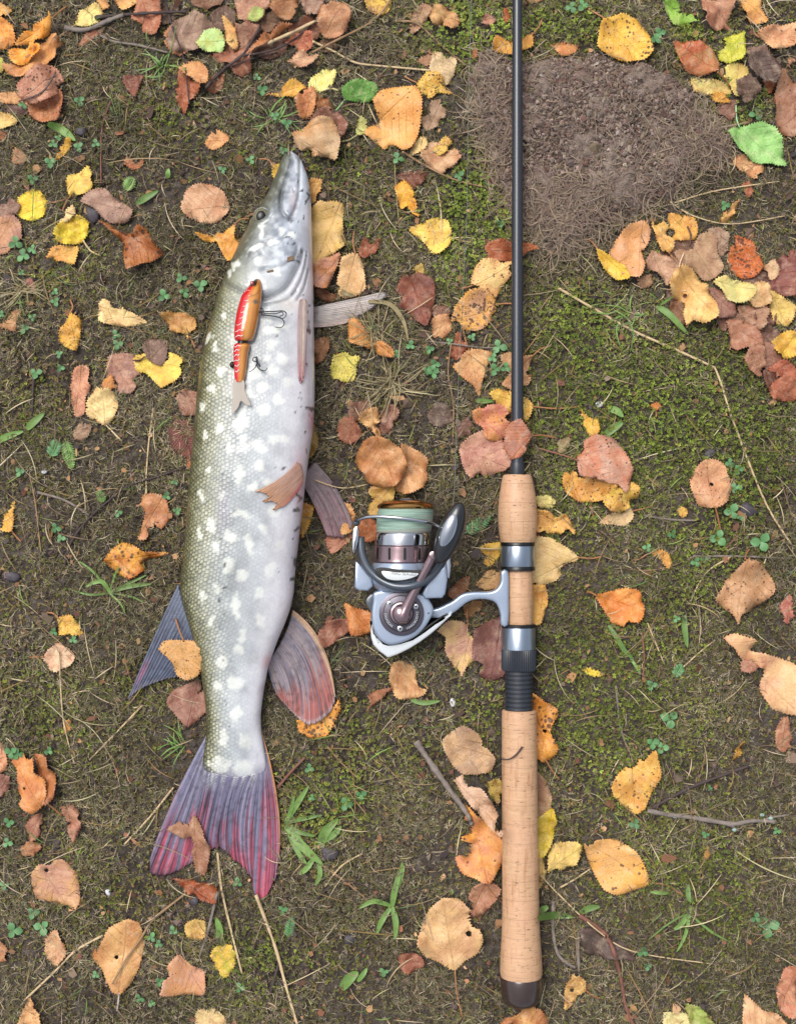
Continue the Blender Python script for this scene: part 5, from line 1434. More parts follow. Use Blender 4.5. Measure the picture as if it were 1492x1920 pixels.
def lathe_y(name, prof, mat, parent, sides=40, ax=None, az=None, capped=True, flute=0.0, nfl=0):
    """prof: list of (y, r); axis near the rod unless ax/az functions are given"""
    ax = ax or rod_x; az = az or rod_z
    a = np.linspace(0, 2 * math.pi, sides, endpoint=False)
    pr = list(prof)
    if capped: pr = [(pr[0][0], .01)] + pr + [(pr[-1][0], .01)]
    rows = []; cols_ = []
    for y, r in pr:
        rr = r * (1 + flute * (np.arange(sides) % 2)) if nfl and r > 1 else r
        f = (HC - az(y)) / HC
        rows.append(np.stack([(ax(y) - CX + rr * np.cos(a)) * S * f, np.full(sides, (CY - y) * S * f), (az(y) + rr * np.sin(a)) * S], -1))
    V = np.concatenate(rows)
    n = len(pr)
    i = np.arange(n - 1)[:, None] * sides; j = np.arange(sides)[None]; k = (j + 1) % sides
    F = np.stack([i + j, i + sides + j, i + sides + k, i + k], -1).reshape(-1, 4)
    me = mesh_np(name, V, F, mat)
    o = link(name, me)
    adopt(o, parent)
    md = o.modifiers.new('edges', 'EDGE_SPLIT'); md.split_angle = math.radians(35)
    return o


def cork_mat():
    t = NT('cork')
    co = t.n('TexCoord').outputs['Object']
    mp = t.n('Mapping', {'Scale': (60, 620, 60)}); t.t.links.new(co, mp.inputs['Vector'])
    streak = t.noise(mp.outputs[0], 1.0, 4, .6)
    mp2 = t.n('Mapping', {'Scale': (220, 900, 220)}); t.t.links.new(co, mp2.inputs['Vector'])
    pits = t.noise(mp2.outputs[0], 1.0, 3, .7)
    big = t.noise(co, 45, 3)
    mp3 = t.n('Mapping', {'Scale': (330, 42, 330)}); t.t.links.new(co, mp3.inputs['Vector'])
    stain = t.noise(mp3.outputs[0], 1.0, 3, .6)
    c = t.mix(t.ramp(streak, .25, .78), lin('bd9370'), lin('d6b08a'))
    c = t.mix(t.math('MULTIPLY', t.ramp(big, .4, .7), .5), c, lin('d4a484'))
    c = t.mix(t.math('MULTIPLY', t.ramp(stain, .54, .70), .5), c, lin('a06c44'))
    c = t.mix(t.math('MULTIPLY', t.ramp(pits, .59, .68), .8), c, lin('6a4c36'))
    y = t.n('SeparateXYZ', {0: co}).outputs[1]
    ring = t.math('ABSOLUTE', t.math('SUBTRACT', t.math('FRACT', t.math('MULTIPLY', y, 78.0)), .5))
    rl = t.ramp(ring, .018, .006)
    c = t.mix(t.math('MULTIPLY', rl, .45), c, lin('7a563c'))
    h = t.math('SUBTRACT', streak, t.math('ADD', t.math('MULTIPLY', t.ramp(pits, .64, .74), .8), t.math('MULTIPLY', rl, .5)))
    return t.end(t.bsdf(c, .48, .4, h, .35, .0006))


M_CORK = cork_mat()
M_BLANK = plain('black_blank', '262b35', .34, .6, .0, .15, 900, .02, coat=.15)
M_BLACK = plain('black_anodised', '16181c', .34, .5, .2, .2, 700, .05)
M_ALU = plain('brushed_aluminium', 'a4b0c0', .30, .5, .9, .08, 900, .03)
M_DARK = plain('dark_rubber', '2c3038', .42, .5, 0, .2, 900, .05)
M_CAP = plain('butt_rubber', '3a2c28', .25, .5, 0, .35, 180, .12, coat=.4)

lathe_y('blank', [(-950, 6.2), (-400, 7.6), (0, 9.0), (380, 10.2), (760, 11.6), (884, 12.0)], M_BLANK, rod, 32)
lathe_y('winding', [(868, 12.6), (872, 13.4), (880, 13.4), (890, 13.6), (893, 13.0)], M_DARK, rod, 32)
lathe_y('foregrip', [(890, 24), (893, 27), (905, 30.0), (925, 33.5), (948, 36.0), (970, 36.8), (990, 36.0), (1005, 34), (1014, 32.5), (1017, 31)], M_CORK, rod, 48)
lathe_y('trim_ring', [(1016.5, 31.4), (1018, 32.4), (1023, 32.4), (1024, 31)], M_BLACK, rod, 48)
lathe_y('front_hood', [(1023.5, 31), (1025, 31.6), (1061, 31.6), (1062.5, 31.0)], M_ALU, rod, 48)
lathe_y('trim_ring', [(1062, 31.8), (1063, 32.4), (1069, 32.2), (1070, 30)], M_BLACK, rod, 48)
lathe_y('seat_insert', [(1069, 24), (1072, 25), (1120, 25.6), (1168, 25), (1171, 24)], M_CORK, rod, 40, ax=lambda y: rod_x(y) + 2.0)
lathe_y('trim_ring', [(1170, 31), (1171, 32), (1176, 32), (1177, 31)], M_BLACK, rod, 48)
lathe_y('rear_hood', [(1176.5, 31.4), (1178, 32), (1217, 32), (1218, 31)], M_ALU, rod, 48)
lathe_y('lock_nut', [(1217.5, 30.4), (1220, 31.2), (1254, 31.2), (1257, 29)], M_DARK, rod, 96, flute=.045, nfl=1)
tp_ = []
for k in range(9):
    y0 = 1257 + k * 8.4
    tp_ += [(y0, 24.4), (y0 + 1.2, 26.4), (y0 + 6.2, 26.4), (y0 + 7.2, 24.4)]
lathe_y('threaded_barrel', tp_, M_DARK, rod, 40)
lathe_y('butt_grip', [(1331, 30), (1333, 32.2), (1345, 32.6), (1450, 33.2), (1560, 33.8), (1650, 34.2), (1710, 34.6), (1755, 36.2), (1790, 38.6), (1815, 39.6), (1826, 39.4), (1831, 38)], M_CORK, rod, 48)
lathe_y('butt_cap', [(1830, 38.2), (1833, 39.2), (1850, 38.8), (1868, 37.0), (1878, 33.0), (1884, 26), (1887, 12)], M_CAP, rod, 48)
for y0, y1, r in ((-950, 885, 11), (890, 1018, 36), (1018, 1332, 32), (1332, 1885, 36)):
    stamp([(968 - r, y0), (968 + r, y0), (970 + (y1 > 1000) * 6 + r, y1), (970 + (y1 > 1000) * 6 - r, y1)], lambda x, y, r=r: rod_z(y) + r)

# ---------------------------------------------------------------- reel
reel = empty('spinning_reel', P(755, 1130, 4))
tag(reel, 'silver-blue spinning reel with green line and black handle knob', 'fishing reel')
RZ = 74.0
# reel axis leans a little across the ground


def rx_(y): return 747.0 + (1110 - y) * .085


def rz_(y): return RZ + (1110 - y) * .03


M_BODY = plain('reel_blue_grey', '9eacc0', .26, .5, .45, .06, 900, .03, coat=.5)
M_WHITEP = plain('reel_white', 'dfe4e6', .18, .5, .3, .05, 900, .02, coat=.7)
M_CHROME = plain('chrome', 'c8ccd2', .10, .5, 1.0, .05, 900, .01)
M_BRONZE = plain('bronze', '9a8488', .20, .5, .85, .12, 600, .03)
M_GOLD = plain('gold_lip', 'b98a52', .16, .5, 1.0, .15, 500, .02)
M_GREY = plain('rotor_grey', '4c545e', .30, .5, .35, .1, 700, .03, coat=.3)
M_KNOB = plain('knob_black', '1a1c20', .30, .5, 0, .2, 700, .05, coat=.4)
M_SLOT = plain('slot_black', '0a0a0c', .5, .4)


def line_mat():
    t = NT('green_braid')
    co = t.n('TexCoord').outputs['Object']
    mp = t.n('Mapping', {'Scale': (40, 2400, 40), 'Rotation': (0, 0, .05)}); t.t.links.new(co, mp.inputs['Vector'])
    w = t.noise(mp.outputs[0], 1.0, 2, .6)
    mp2 = t.n('Mapping', {'Scale': (12, 260, 12), 'Rotation': (0, 0, -.04)}); t.t.links.new(co, mp2.inputs['Vector'])
    w2 = t.noise(mp2.outputs[0], 1.0, 2, .6)
    c = t.mix(t.ramp(w, .35, .65), lin('64857a'), lin('a8c4b2'))
    c = t.mix(t.math('MULTIPLY', t.ramp(w2, .52, .64), .6), c, lin('a89c96'))
    return t.end(t.bsdf(c, .5, .4, w, .6, .0005))


M_LINE = line_mat()
kw = dict(ax=rx_, az=rz_)
sp_root = lathe_y('spool', [(998, 50), (1000, 51.5), (1004, 52.5), (1021, 52.5), (1023, 50), (1024, 44), (1056, 44)], M_CHROME, reel, 64, **kw)


def sub(o, par):
    o.parent = par; o.location = Vector(o.location) - Vector(par.location)
    return o


def sub_lathe(name, prof, mat, par, sides=48):
    o = lathe_y(name, prof, mat, reel, sides, **kw); o.parent = par; o.location = (0, 0, 0); return o


sub_lathe('spool_lip', [(938, 20), (939, 30), (942, 46), (946, 52), (950, 54), (953, 53), (955, 50)], M_GOLD, sp_root, 64)
sub_lathe('drag_knob', [(934, 6), (935, 11), (938, 13), (940, 16)], M_GREY, sp_root, 40)
sub_lathe('braided_line', [(952, 46), (954, 50.5), (960, 52.3), (975, 52.6), (988, 52), (996, 51), (1000, 48)], M_LINE, sp_root, 72)
sub_lathe('spool_skirt', [(1022, 50), (1024, 52.5), (1030, 52.8), (1046, 52.6), (1052, 53.2), (1055, 51)], M_BRONZE, sp_root, 72)
# dark ports round the skirt
for k in range(11):
    a = math.radians(20 + k * 32)
    bm = bmesh.new(); bmesh.ops.create_cube(bm, size=1)
    bmesh.ops.scale(bm, vec=(4.6 * S, 22 * S, 3 * S), verts=bm.verts)
    bmesh.ops.bevel(bm, geom=bm.edges[:], offset=1.0 * S, segments=2, affect='EDGES')
    me = bpy.data.meshes.new('port'); bm.to_mesh(me); bm.free(); me.materials.append(M_SLOT)
    o = link('port', me)
    y = 1037
    f = (HC - rz_(y)) / HC
    o.location = ((rx_(y) - CX + 52.6 * math.cos(a)) * S * f, (CY - y) * S * f, (rz_(y) + 52.6 * math.sin(a)) * S)
    o.rotation_euler = (0, -(a - math.pi / 2), 0)
    o.parent = sp_root

# rotor: cup with a window, rim bar and two pads
rotor = lathe_y('rotor', [(1054, 44), (1055, 53), (1062, 56), (1078, 57), (1092, 53), (1102, 46), (1108, 38)], M_BODY, reel, 64, **kw)


def prism(name, outl, z0, z1, mat, par, bev=3.0, segs=2, smooth=4, zfun=None):
    q = catmull(pts2(outl), smooth, True) if smooth else pts2(outl)
    zm = (z0 + z1) / 2
    bm = bmesh.new()
    f = (HC - zm) / HC
    vs = [bm.verts.new(((x - CX) * S * f, (CY - y) * S * f, z0 * S)) for x, y in q]
    fc = bm.faces.new(vs)
    ext = bmesh.ops.extrude_face_region(bm, geom=[fc])
    tv = [g for g in ext['geom'] if isinstance(g, bmesh.types.BMVert)]
    bmesh.ops.translate(bm, vec=(0, 0, (z1 - z0) * S), verts=tv)
    bmesh.ops.recalc_face_normals(bm, faces=bm.faces[:])
    ts = set(tv)
    ed = [e for e in bm.edges if e.verts[0] in ts and e.verts[1] in ts]
    if bev: bmesh.ops.bevel(bm, geom=ed, offset=bev * S, segments=segs, affect='EDGES', profile=.6)
    big = [fa for fa in bm.faces if len(fa.verts) > 4]
    bmesh.ops.triangulate(bm, faces=big)
    me = bpy.data.meshes.new(name); bm.to_mesh(me); bm.free(); me.materials.append(mat)
    for p in me.polygons: p.use_smooth = True
    o = link(name, me); adopt(o, reel)
    md = o.modifiers.new('edges', 'EDGE_SPLIT'); md.split_angle = math.radians(40)
    if par is not None: o.parent = par; o.location = (0, 0, 0)
    return o


prism('window', '703,1068 715,1064 745,1067 778,1069 790,1068 788,1078 770,1087 745,1091 722,1087 708,1078', rz_(1075) + 47, rz_(1075) + 57.6, M_SLOT, rotor, .6)
prism('window_plate', '716,1071 745,1073 784,1075 770,1084 745,1088 724,1084', rz_(1075) + 50, rz_(1075) + 58.4, M_WHITEP, rotor, .6)
# rim bar that carries both arms
barp = [(676, 1008, RZ + 6), (678, 1035, RZ + 16), (688, 1062, RZ + 30), (706, 1082, RZ + 42), (728, 1095, RZ + 50), (750, 1100, RZ + 54), (778, 1097, RZ + 54), (802, 1084, RZ + 46), (822, 1062, RZ + 32), (832, 1040, RZ + 20), (834, 1025, RZ + 14)]
bar = tube('rotor_rim', barp, 7.4, M_GREY, None, 14, 6); adopt(bar, reel)
prism('bail_arm_pad', '667,1050 680,1062 697,1082 700,1098 690,1107 672,1106 665,1100', RZ - 18, RZ + 22, M_BODY, None, 4, 3, 0)
prism('bail_arm_pad', '800,1092 828,1062 836,1052 838,1085 834,1112 828,1120 795,1121 790,1112', RZ - 20, RZ + 30, M_BODY, None, 4, 3, 0)
prism('counter_arm', '834,1030 842,1035 845,1060 842,1085 836,1080', RZ - 12, RZ + 16, M_CHROME, None, 2, 2, 0)
prism('bail_lever', '663,992 670,986 673,1000 670,1022 664,1038 661,1030 661,1008', RZ + 10, RZ + 22, M_CHROME, None, 2.5, 2, 3)
o = ellipsoid('line_roller', (668, 980, RZ + 18), (7, 6, 7), M_GREY, reel)
bw = tube('bail_wire', [(666, 981, RZ + 16), (672, 974, RZ + 30), (692, 969, RZ + 48), (722, 969, RZ + 60), (756, 972, RZ + 64), (790, 977, RZ + 60), (816, 984, RZ + 48), (836, 1000, RZ + 28), (840, 1025, RZ + 14)], 3.4, M_CHROME, None, 10, 8, taper=2.8); adopt(bw, reel)

# gear housing, leg and foot
prism('gear_housing', '704,1107 745,1104 792,1112 806,1126 812,1142 806,1158 790,1180 768,1196 735,1206 714,1198 701,1178 697,1150 700,1124', 18, RZ + 22, M_BODY, None, 6, 4, 4)
prism('lower_guard', '696,1150 701,1180 716,1196 728,1204 772,1194 812,1166 846,1147 838,1158 806,1187 768,1213 732,1229 722,1226 700,1206 695,1178', 22, RZ + 12, M_WHITEP, None, 4, 3, 2)
prism('guard_seam', '706,1176 726,1201 770,1191 808,1165 838,1148 806,1172 770,1197 724,1207', 30, RZ + 14.5, M_SLOT, None, .8, 1, 2)
leg_pts = '792,1130 806,1140 820,1139 835,1132 849,1125 860,1116 872,1111 890,1109 912,1109 926,1106 934,1098 938,1086 938,1071 952,1071 953,1120 952,1171 938,1171 937,1152 932,1136 924,1127 908,1123 888,1124 872,1131 855,1145 836,1156 812,1166 790,1178'
prism('leg', leg_pts, 44, 68, M_BODY, None, 5, 4, 2)
prism('rear_cover', '690,1118 700,1112 704,1130 700,1150 692,1140 686,1128', 30, RZ + 2, M_GREY, None, 3, 2, 2)

# side plate with rings, screws and crank
def disc(name, x, y, r, z0, z1, mat, par=None, bev=1.0, n=48):
    return prism(name, ' '.join('%.2f,%.2f' % (x + r * math.cos(a), y + r * math.sin(a)) for a in np.linspace(0, 2 * math.pi, n, endpoint=False)), z0, z1, mat, par, bev, 2, 0)


SX, SY = 752.5, 1150.0
M_PLATE = plain('side_plate', '5c5862', .26, .5, .7, .1, 700, .03)
plate = disc('side_plate', SX, SY, 42, RZ + 16, RZ + 27, M_PLATE, None, 2.0)
disc('plate_groove', SX, SY, 34.5, RZ + 20, RZ + 27.8, M_SLOT, plate, .4)
disc('plate_ring', SX, SY, 33, RZ + 20, RZ + 28.6, M_PLATE, plate, 1.0)
disc('plate_groove', SX, SY, 23, RZ + 20, RZ + 29.2, M_SLOT, plate, .4)
disc('crank_boss', SX, SY, 21, RZ + 20, RZ + 32, M_BRONZE, plate, 2.0)
M_SCREW = plain('screw_steel', 'c4c8cc', .22, .5, .95)
for sx_, sy_, r_s in ((730.5, 1131.5, 5.0), (779.5, 1137, 5.0), (750, 1178.5, 5.4), (803, 1149.5, 4.6)):
    zt = RZ + 29.5 if r_s != 4.6 else RZ + 20
    s_ = disc('screw', sx_, sy_, r_s, zt - 8, zt + 1.6, M_SCREW, None, .8, 20)
    disc('screw_slot', sx_, sy_, r_s * .42, zt - 4, zt + 2.0, M_SLOT, s_, .2, 6)


def text(body, x, y, z, size, ang, mat, par, bend=None):
    cu = bpy.data.curves.new('lettering', 'FONT'); cu.body = body; cu.size = size * S; cu.align_x = 'CENTER'; cu.align_y = 'CENTER'; cu.extrude = .15 * S
    tmp = bpy.data.objects.new('tmp_text', cu); col.objects.link(tmp)
    dg = bpy.context.evaluated_depsgraph_get()
    me = bpy.data.meshes.new_from_object(tmp.evaluated_get(dg))
    bpy.data.objects.remove(tmp)
    me.materials.clear(); me.materials.append(mat)
    if bend:
        cxw, cyw, R, a0 = bend          # wrap on a circle: centre, radius, start angle (down = positive y)
        for v in me.vertices:
            s = v.co.x / S; h = v.co.y / S
            a = a0 - s / R
            rr = R + (-h if R > 0 else h)
            v.co = Vector(((math.cos(a) * (R - h)) * S, -(math.sin(a) * (R - h)) * S, v.co.z))
        o = link('lettering', me); o.location = P(cxw, cyw, z)
    else:
        o = link('lettering', me); o.location = P(x, y, z); o.rotation_euler = (0, 0, ang)
    if par is not None: o.parent = par
    else: adopt(o, reel)
    return o


M_TXT = plain('print_grey', '8f949a', .5, .4); M_TXTD = plain('print_dark', '3a3c40', .5, .4); M_TXTL = plain('print_pale', 'b8bcc0', .4, .5)
text('MAG SEALED', 757, 1076, rz_(1075) + 59.0, 7.5, -.03, M_TXTD, rotor)
text('DIGIGEAR', 0, 0, RZ + 29.2, 6.5, 0, M_TXTL, plate, bend=(SX, SY, 29.0, math.radians(152)))
text('HARDBODYZ', 0, 0, RZ + 29.2, 6.5, 0, M_TXTL, plate, bend=(SX, SY, 29.0, math.radians(32)))
text('ZAION', 705, 1192, RZ + 12.6, 9, math.radians(-68), M_TXT, None)

# crank arm and knob
KZ = RZ + 78
arm_q = catmull([(755, 1158, RZ + 36), (757, 1150, RZ + 40), (768, 1126, RZ + 44), (784, 1094, RZ + 50), (799, 1066, RZ + 56), (811, 1042, RZ + 60)], 6)
wpath = np.array([P(*v) for v in arm_q])
rr = np.interp(np.linspace(0, 1, len(arm_q)), [0, .12, .3, .55, 1], [13.5, 14.5, 10.5, 8.2, 7.0]) * S
Va, Fa = tube_np(wpath, rr, 18)
crank = link('crank_arm', mesh_np('crank_arm', Va, Fa, M_BRONZE)); adopt(crank, reel)
o = ellipsoid('hub_cap', (753, 1152, RZ + 40), (17, 19, 11), M_BRONZE, reel, .4)
o = disc('knob_collar', 812, 1041, 8, RZ + 55, RZ + 70, M_BRONZE, None, 2)
kdx, kdy = 862 - 822, 945 - 1054
kang = math.atan2(-kdy, kdx)
from mathutils import Euler
knob = ellipsoid('knob', (843, 1000, KZ + 4), (59, 22, 19), M_KNOB, reel, kang, 40, 24, tilt=Euler((0, math.radians(-8), 0)))
kp = ellipsoid('knob_plate', (841, 996, KZ + 15), (35, 14.5, 11), M_CHROME, reel, kang, 32, 16, tilt=Euler((0, math.radians(-8), 0)))
kp.parent = knob; kp.location = Vector((0, 0, 0))
for ring, zt in (('665,975 835,975 850,1050 850,1110 812,1165 770,1212 728,1230 695,1200 690,1110 662,1100 660,1000', RZ + 40), ('800,1130 870,1108 950,1070 952,1171 925,1128 850,1150', 68), ('698,935 822,940 818,1000 698,1000', RZ + 52), ('818,1050 868,940 885,960 840,1060', RZ + 60)):
    stamp(pts2(ring), lambda x, y, zt=zt: np.full(np.shape(x), zt))

# ---------------------------------------------------------------- line running up from the reel
M_FLINE = plain('line_grey_green', '6e7c74', .4, .5)
fl_o = tube('fishing_line', [(838, 1004, RZ + 26), (846, 960, RZ - 10), (851, 925, 44), (854, 850, 36), (858, 740, 30), (864, 620, 28), (870, 500, 26), (875, 400, 26), (876, 320, 28), (878, 200, 30), (882, 60, 32), (888, -150, 34), (900, -600, 32)], .5, M_FLINE, None, 5, 5)
tag(fl_o, 'thin grey-green line running from the reel alongside the rod blank', 'fishing line')
# ---------------------------------------------------------------- leaves that lie on the rod, the pike and the twigs
L('tan withered leaf with a dark stalk bent over the butt grip', 'be9272', '828,1391 850,1370 870,1360 895,1375 910,1400 928,1421 921,1446 895,1451 865,1449 845,1431', st='928,1421 952,1424 968,1414 978,1401', stc='4a3834', sp=.2, cu=.9, c2='a07c6c')
L('reddish mauve wet leaf lying across the rod blank', 'a8706a', '952,796 975,785 990,805 996,815 985,846 975,856 958,861 945,841 945,825', '994,818 1015,816 1045,822', sp=.3, c2='b46c50', cu=.6)
L('pinkish serrated strip with its tip on the butt grip', 'c4937c', '853,1466 870,1455 890,1465 915,1495 940,1540 951,1562 925,1556 900,1530 870,1496', sp=.3, c2='c8a090', cu=.8)
L('orange-tan freckled leaf lying on the dorsal fin', 'c88e56', '298,1216 308,1202 340,1200 370,1202 380,1215 380,1250 370,1268 348,1276 330,1266 322,1241 305,1226', '345,1203 336,1180 330,1160', sp=.45, c2='d09a68', cu=.7)
L('brown curled leaf lying on the pike tail fin', '8e5a48', '315,1553 345,1535 365,1530 375,1545 382,1566 395,1595 385,1641 370,1651 363,1612 356,1582 335,1566', sp=.2, c2='a87860', cu=1.2)
L('dark rust leaf touching the pike tail fin tip', 'a0522c', '322,1646 350,1650 405,1664 406,1691 370,1681 345,1668', sp=.4, cu=1.3)

# ---------------------------------------------------------------- twigs and straws
M_STRAW = plain('straw', 'cbb28a', .6, .35, var=.3, scale=90); M_STRAWD = plain('straw_brown', '9a7c5c', .65, .3, var=.3, scale=90)
M_TWIG = plain('dark_twig', '4a3e3c', .7, .3, var=.35, scale=140, bstr=.4); M_TWIGG = plain('grey_twig', '857a72', .8, .25, var=.6, scale=260, bstr=1.0)
M_RED = plain('red_stem', '7c5244', .6, .35, var=.3, scale=120)
TWM = {'s': M_STRAW, 'b': M_STRAWD, 'd': M_TWIG, 'g': M_TWIGG, 'r': M_RED}


def stem(name, label, cat, pts, rad, m, taper=None, group=None, side=None, up=3.0):
    q = catmull(pts2(pts), 7)
    z = top(q[:, 0], q[:, 1]) + rad + up
    z = np.maximum(z, smooth1(z, 4))
    r = np.random.default_rng(int(q[0, 0] * 7 + q[0, 1]))
    rr = np.linspace(rad, taper if taper else rad * .75, len(q)) * (1 + r.normal(0, .13 if rad > 3 else .06, len(q)))
    w = np.array([P(q[i, 0], q[i, 1], z[i]) for i in range(len(q))])
    org = w[len(w) // 2].copy(); org[2] = w[:, 2].min()
    V, F = tube_np(w - org, rr * S, 7)
    o = link(name, mesh_np(name, V, F, TWM[m])); o.location = org
    tag(o, label, cat, group)
    for sp_, sr_ in (side or ()):
        qq = catmull(pts2(sp_), 5); zz = np.interp(np.linspace(0, 1, len(qq)), [0, 1], [z[np.argmin(((q - qq[0]) ** 2).sum(1))], top(qq[-1, 0], qq[-1, 1]) + 4])
        ww = np.array([P(qq[i, 0], qq[i, 1], max(zz[i], top(qq[i, 0], qq[i, 1]) + sr_)) for i in range(len(qq))])
        V, F = tube_np(ww - org, np.linspace(sr_, sr_ * .5, len(qq)) * S, 6)
        link('side_twig', mesh_np('side_twig', V, F, TWM[m]), o)
    return o


ST = [
    ('dry_straw', 'long pale straw with a sharp kink leading away from the soil clod', '1046,540 1118,582 1190,622 1265,655 1330,685 1338,689 1342,696 1352,722 1365,765 1382,812 1400,860 1438,950 1482,1020', 2.6, 's'),
    ('dry_straw', 'pale straw running from the brown pile to the cream-tan leaf', '587,78 625,96 665,117 706,123 750,127 806,132', 2.3, 's'),
    ('dry_straw', 'thick pale straw piece over the brown heap', '502,81 550,60 602,34', 3.4, 's'),
    ('dry_straw', 'thin brown straw crossing the thick pale straw', '584,99 630,76 701,38 734,-4', 2.6, 'b'),
    ('dry_straw', 'thin straw ending at the rim of the soil clod', '740,39 773,41 791,51 821,79 872,122', 2.2, 'b'),
    ('dry_stalk', 'long curved brown stalk next to the tan leaf', '755,285 800,312 850,336 905,350', 2.2, 'b'),
    ('thin_twig', 'thin blackish stem leaning over the big mauve leaf', '309,-4 325,55 345,110 355,195', 1.8, 'd'),
    ('thin_twig', 'thin red bent stem near the small orange-brown leaf', '208,190 196,222 190,260 190,345', 1.9, 'r'),
    ('dry_straw', 'grey-brown straw on bare soil beside the dark branched twig', '71,923 122,938 168,966', 2.6, 'g'),
    ('dark_twig', 'long dark twig running from the pike back into the thatch', '349,875 295,894 244,910 205,938 168,971 143,1002 128,1030 122,1060', 2.4, 'd'),
    ('dry_straw', 'thin upright pale straw next to the tan curled leaf', '288,765 280,825 275,887 275,925', 1.8, 's'),
    ('dry_straw', 'thin straw near the amber narrow leaf', '56,887 66,938 72,985 77,1036', 1.6, 'b'),
    ('dry_straw', 'thin tan straw that spears the pale pink leaf', '111,1222 113,1262 118,1340 128,1390 140,1432', 1.7, 's'),
    ('dark_needle', 'black needle-like stem on the moss beside the tail fin', '163,1443 188,1484 211,1532', 2.2, 'd'),
    ('dry_straw', 'pale straw pointing at the dorsal fin tip', '267,1323 220,1372 168,1425', 1.9, 's'),
    ('dry_straw', 'pale straw reaching under the edge of the tail fin', '326,1476 283,1530 234,1583', 2.2, 's'),
    ('thin_twig', 'thin brown twig lying across the long tan leaf', '349,1675 288,1724 265,1759 236,1800 211,1845', 2.4, 'b'),
    ('dry_straw', 'long pale straw beside the long tan leaf', '194,1754 143,1782 102,1823 46,1876', 2.6, 's'),
    ('dry_straw', 'dry stem running down from the notch of the tail fin', '408,1599 416,1668 434,1746 454,1825', 2.6, 's'),
    ('dry_straw', 'short dry stem beside the small yellow-tan leaf', '408,1673 390,1746 375,1792', 3.0, 'g'),
    ('dry_straw', 'longest dry stem leading away from the red tip of the tail fin', '480,1678 515,1772 536,1848 560,1930', 3.4, 's'),
    ('dark_twig', 'short dark twig beside the longest dry stem', '523,1805 514,1838 505,1870', 2.6, 'd'),
    ('dark_twig', 'curved dark twig in the moss beyond the red tail tip', '538,1769 563,1716 588,1690 612,1668 637,1653 676,1657 714,1682', 2.2, 'd'),
    ('dry_straw', 'brown straw crossing the curved dark twig', '604,1622 650,1655 701,1698', 2.0, 'b'),
    ('dry_straw', 'pale straw crossing under the curved dark twig', '609,1662 640,1624 678,1601', 2.0, 's'),
    ('dry_stick', 'thick dry grey-brown stick beside the butt grip', '780,1390 800,1420 835,1470 872,1520 884,1545', 6.0, 'g'),
    ('dark_stick', 'dark weathered stick lying next to the lichen twig', '1222,1515 1290,1478 1350,1455 1403,1436', 3.8, 'd'),
    ('grey_twig', 'thin straight grey twig next to the fan-shaped leaf', '1298,1043 1380,1043 1480,1047', 2.2, 'g'),
    ('dry_straw', 'thin straw leaving the fan-shaped leaf', '1369,1044 1322,1075 1294,1127', 1.8, 's'),
    ('crooked_root', 'crooked pinkish brown root beside the purple-brown leaf', '1085,1716 1118,1738 1140,1760 1158,1812 1166,1850 1172,1885 1190,1930', 4.6, 'r'),
    ('dry_straw', 'thin long straw from the butt grip past the purple-brown leaf', '1012,1640 1050,1680 1120,1745 1190,1785 1340,1808', 1.6, 's'),
    ('withered_straw', 'grey withered blade curving beside the butt cap', '1037,1690 1036,1740 1046,1790 1078,1815', 3.8, 'g'),
    ('dry_straw', 'short grey upright stem beside the withered blade', '1084,1748 1083,1785 1085,1822', 3.6, 'g'),
    ('dry_straw', 'short straw beside the big apricot leaf', '1050,1664 1078,1648 1106,1629', 2.0, 's'),
    ('dry_stalk', 'bent brown stalk reaching the amber jagged leaf', '1154,1286 1158,1325 1161,1358 1171,1391', 2.2, 'g'),
    ('thin_twig', 'thin reddish upright stem near the green blade', '1203,1185 1207,1240 1202,1286', 2.6, 'r'),
    ('dry_straw', 'thin pale straw beside the thin reddish stem', '1213,1168 1228,1205 1245,1246', 1.7, 's'),
    ('dry_straw', 'pale straw next to the clover pair on the moss', '1272,1258 1312,1222 1340,1200', 1.7, 's'),
    ('dark_twig', 'short stiff black stem under a small clover', '64,706 62,738 61,772', 3.0, 'd'),
    ('dark_twig', 'dark flat strip of bark next to the pale lemon leaf', '178,33 230,28 290,24 352,22', 3.5, 'd'),
    ('grey_strip', 'grey dry strip of blade next to the small clover', '122,52 160,56 205,38 232,28', 5.0, 'g'),
    ('thin_twig', 'thin pale twig with a peeled end next to the dry strips', '188,66 215,78 260,85 316,99', 2.6, 'g'),
    ('dry_straw', 'thin straw beside the small leafy plant by the tail', '614,1400 640,1430 672,1460', 1.7, 'b'),
    ('thin_twig', 'thin dark stem on bare soil beside the butt grip', '1068,1405 1080,1460 1092,1515', 1.9, 'd'),
    ('dry_straw', 'pinkish dry blade beside the tail fin edge', '520,1478 545,1448 572,1420', 3.0, 'r'),
    ('dry_straw', 'thin straw crossing clovers near the tan tip leaf', '800,640 850,645 905,652 945,650', 1.8, 'g'),
    ('dry_straw', 'loose straw between the lure side and the lemon leaf', '590,900 640,915 690,908', 1.4, 's'),
    ('dry_straw', 'thin straw next to the mottled leaf near the line', '846,640 840,700 850,760 848,835', 1.6, 'b'),
    ('dry_straw', 'straw lying by the salmon leaf with the hole', '1205,966 1255,974 1305,976', 2.2, 'g'),
    ('dry_straw', 'thin straw next to the round salmon leaf', '1360,1030 1388,1000 1430,985', 1.8, 'r'),
    ('dry_straw', 'thin straw on the soil clod rim under the big green leaf', '1265,380 1340,358 1460,340', 1.6, 's'),
    ('dry_straw', 'thin straw arching beside the square orange leaf', '1255,378 1300,405 1370,420 1470,405', 1.5, 's'),
    ('dry_straw', 'thin brown straw leaving the vivid orange leaf', '645,1470 665,1500 690,1530', 1.5, 'b'),
]
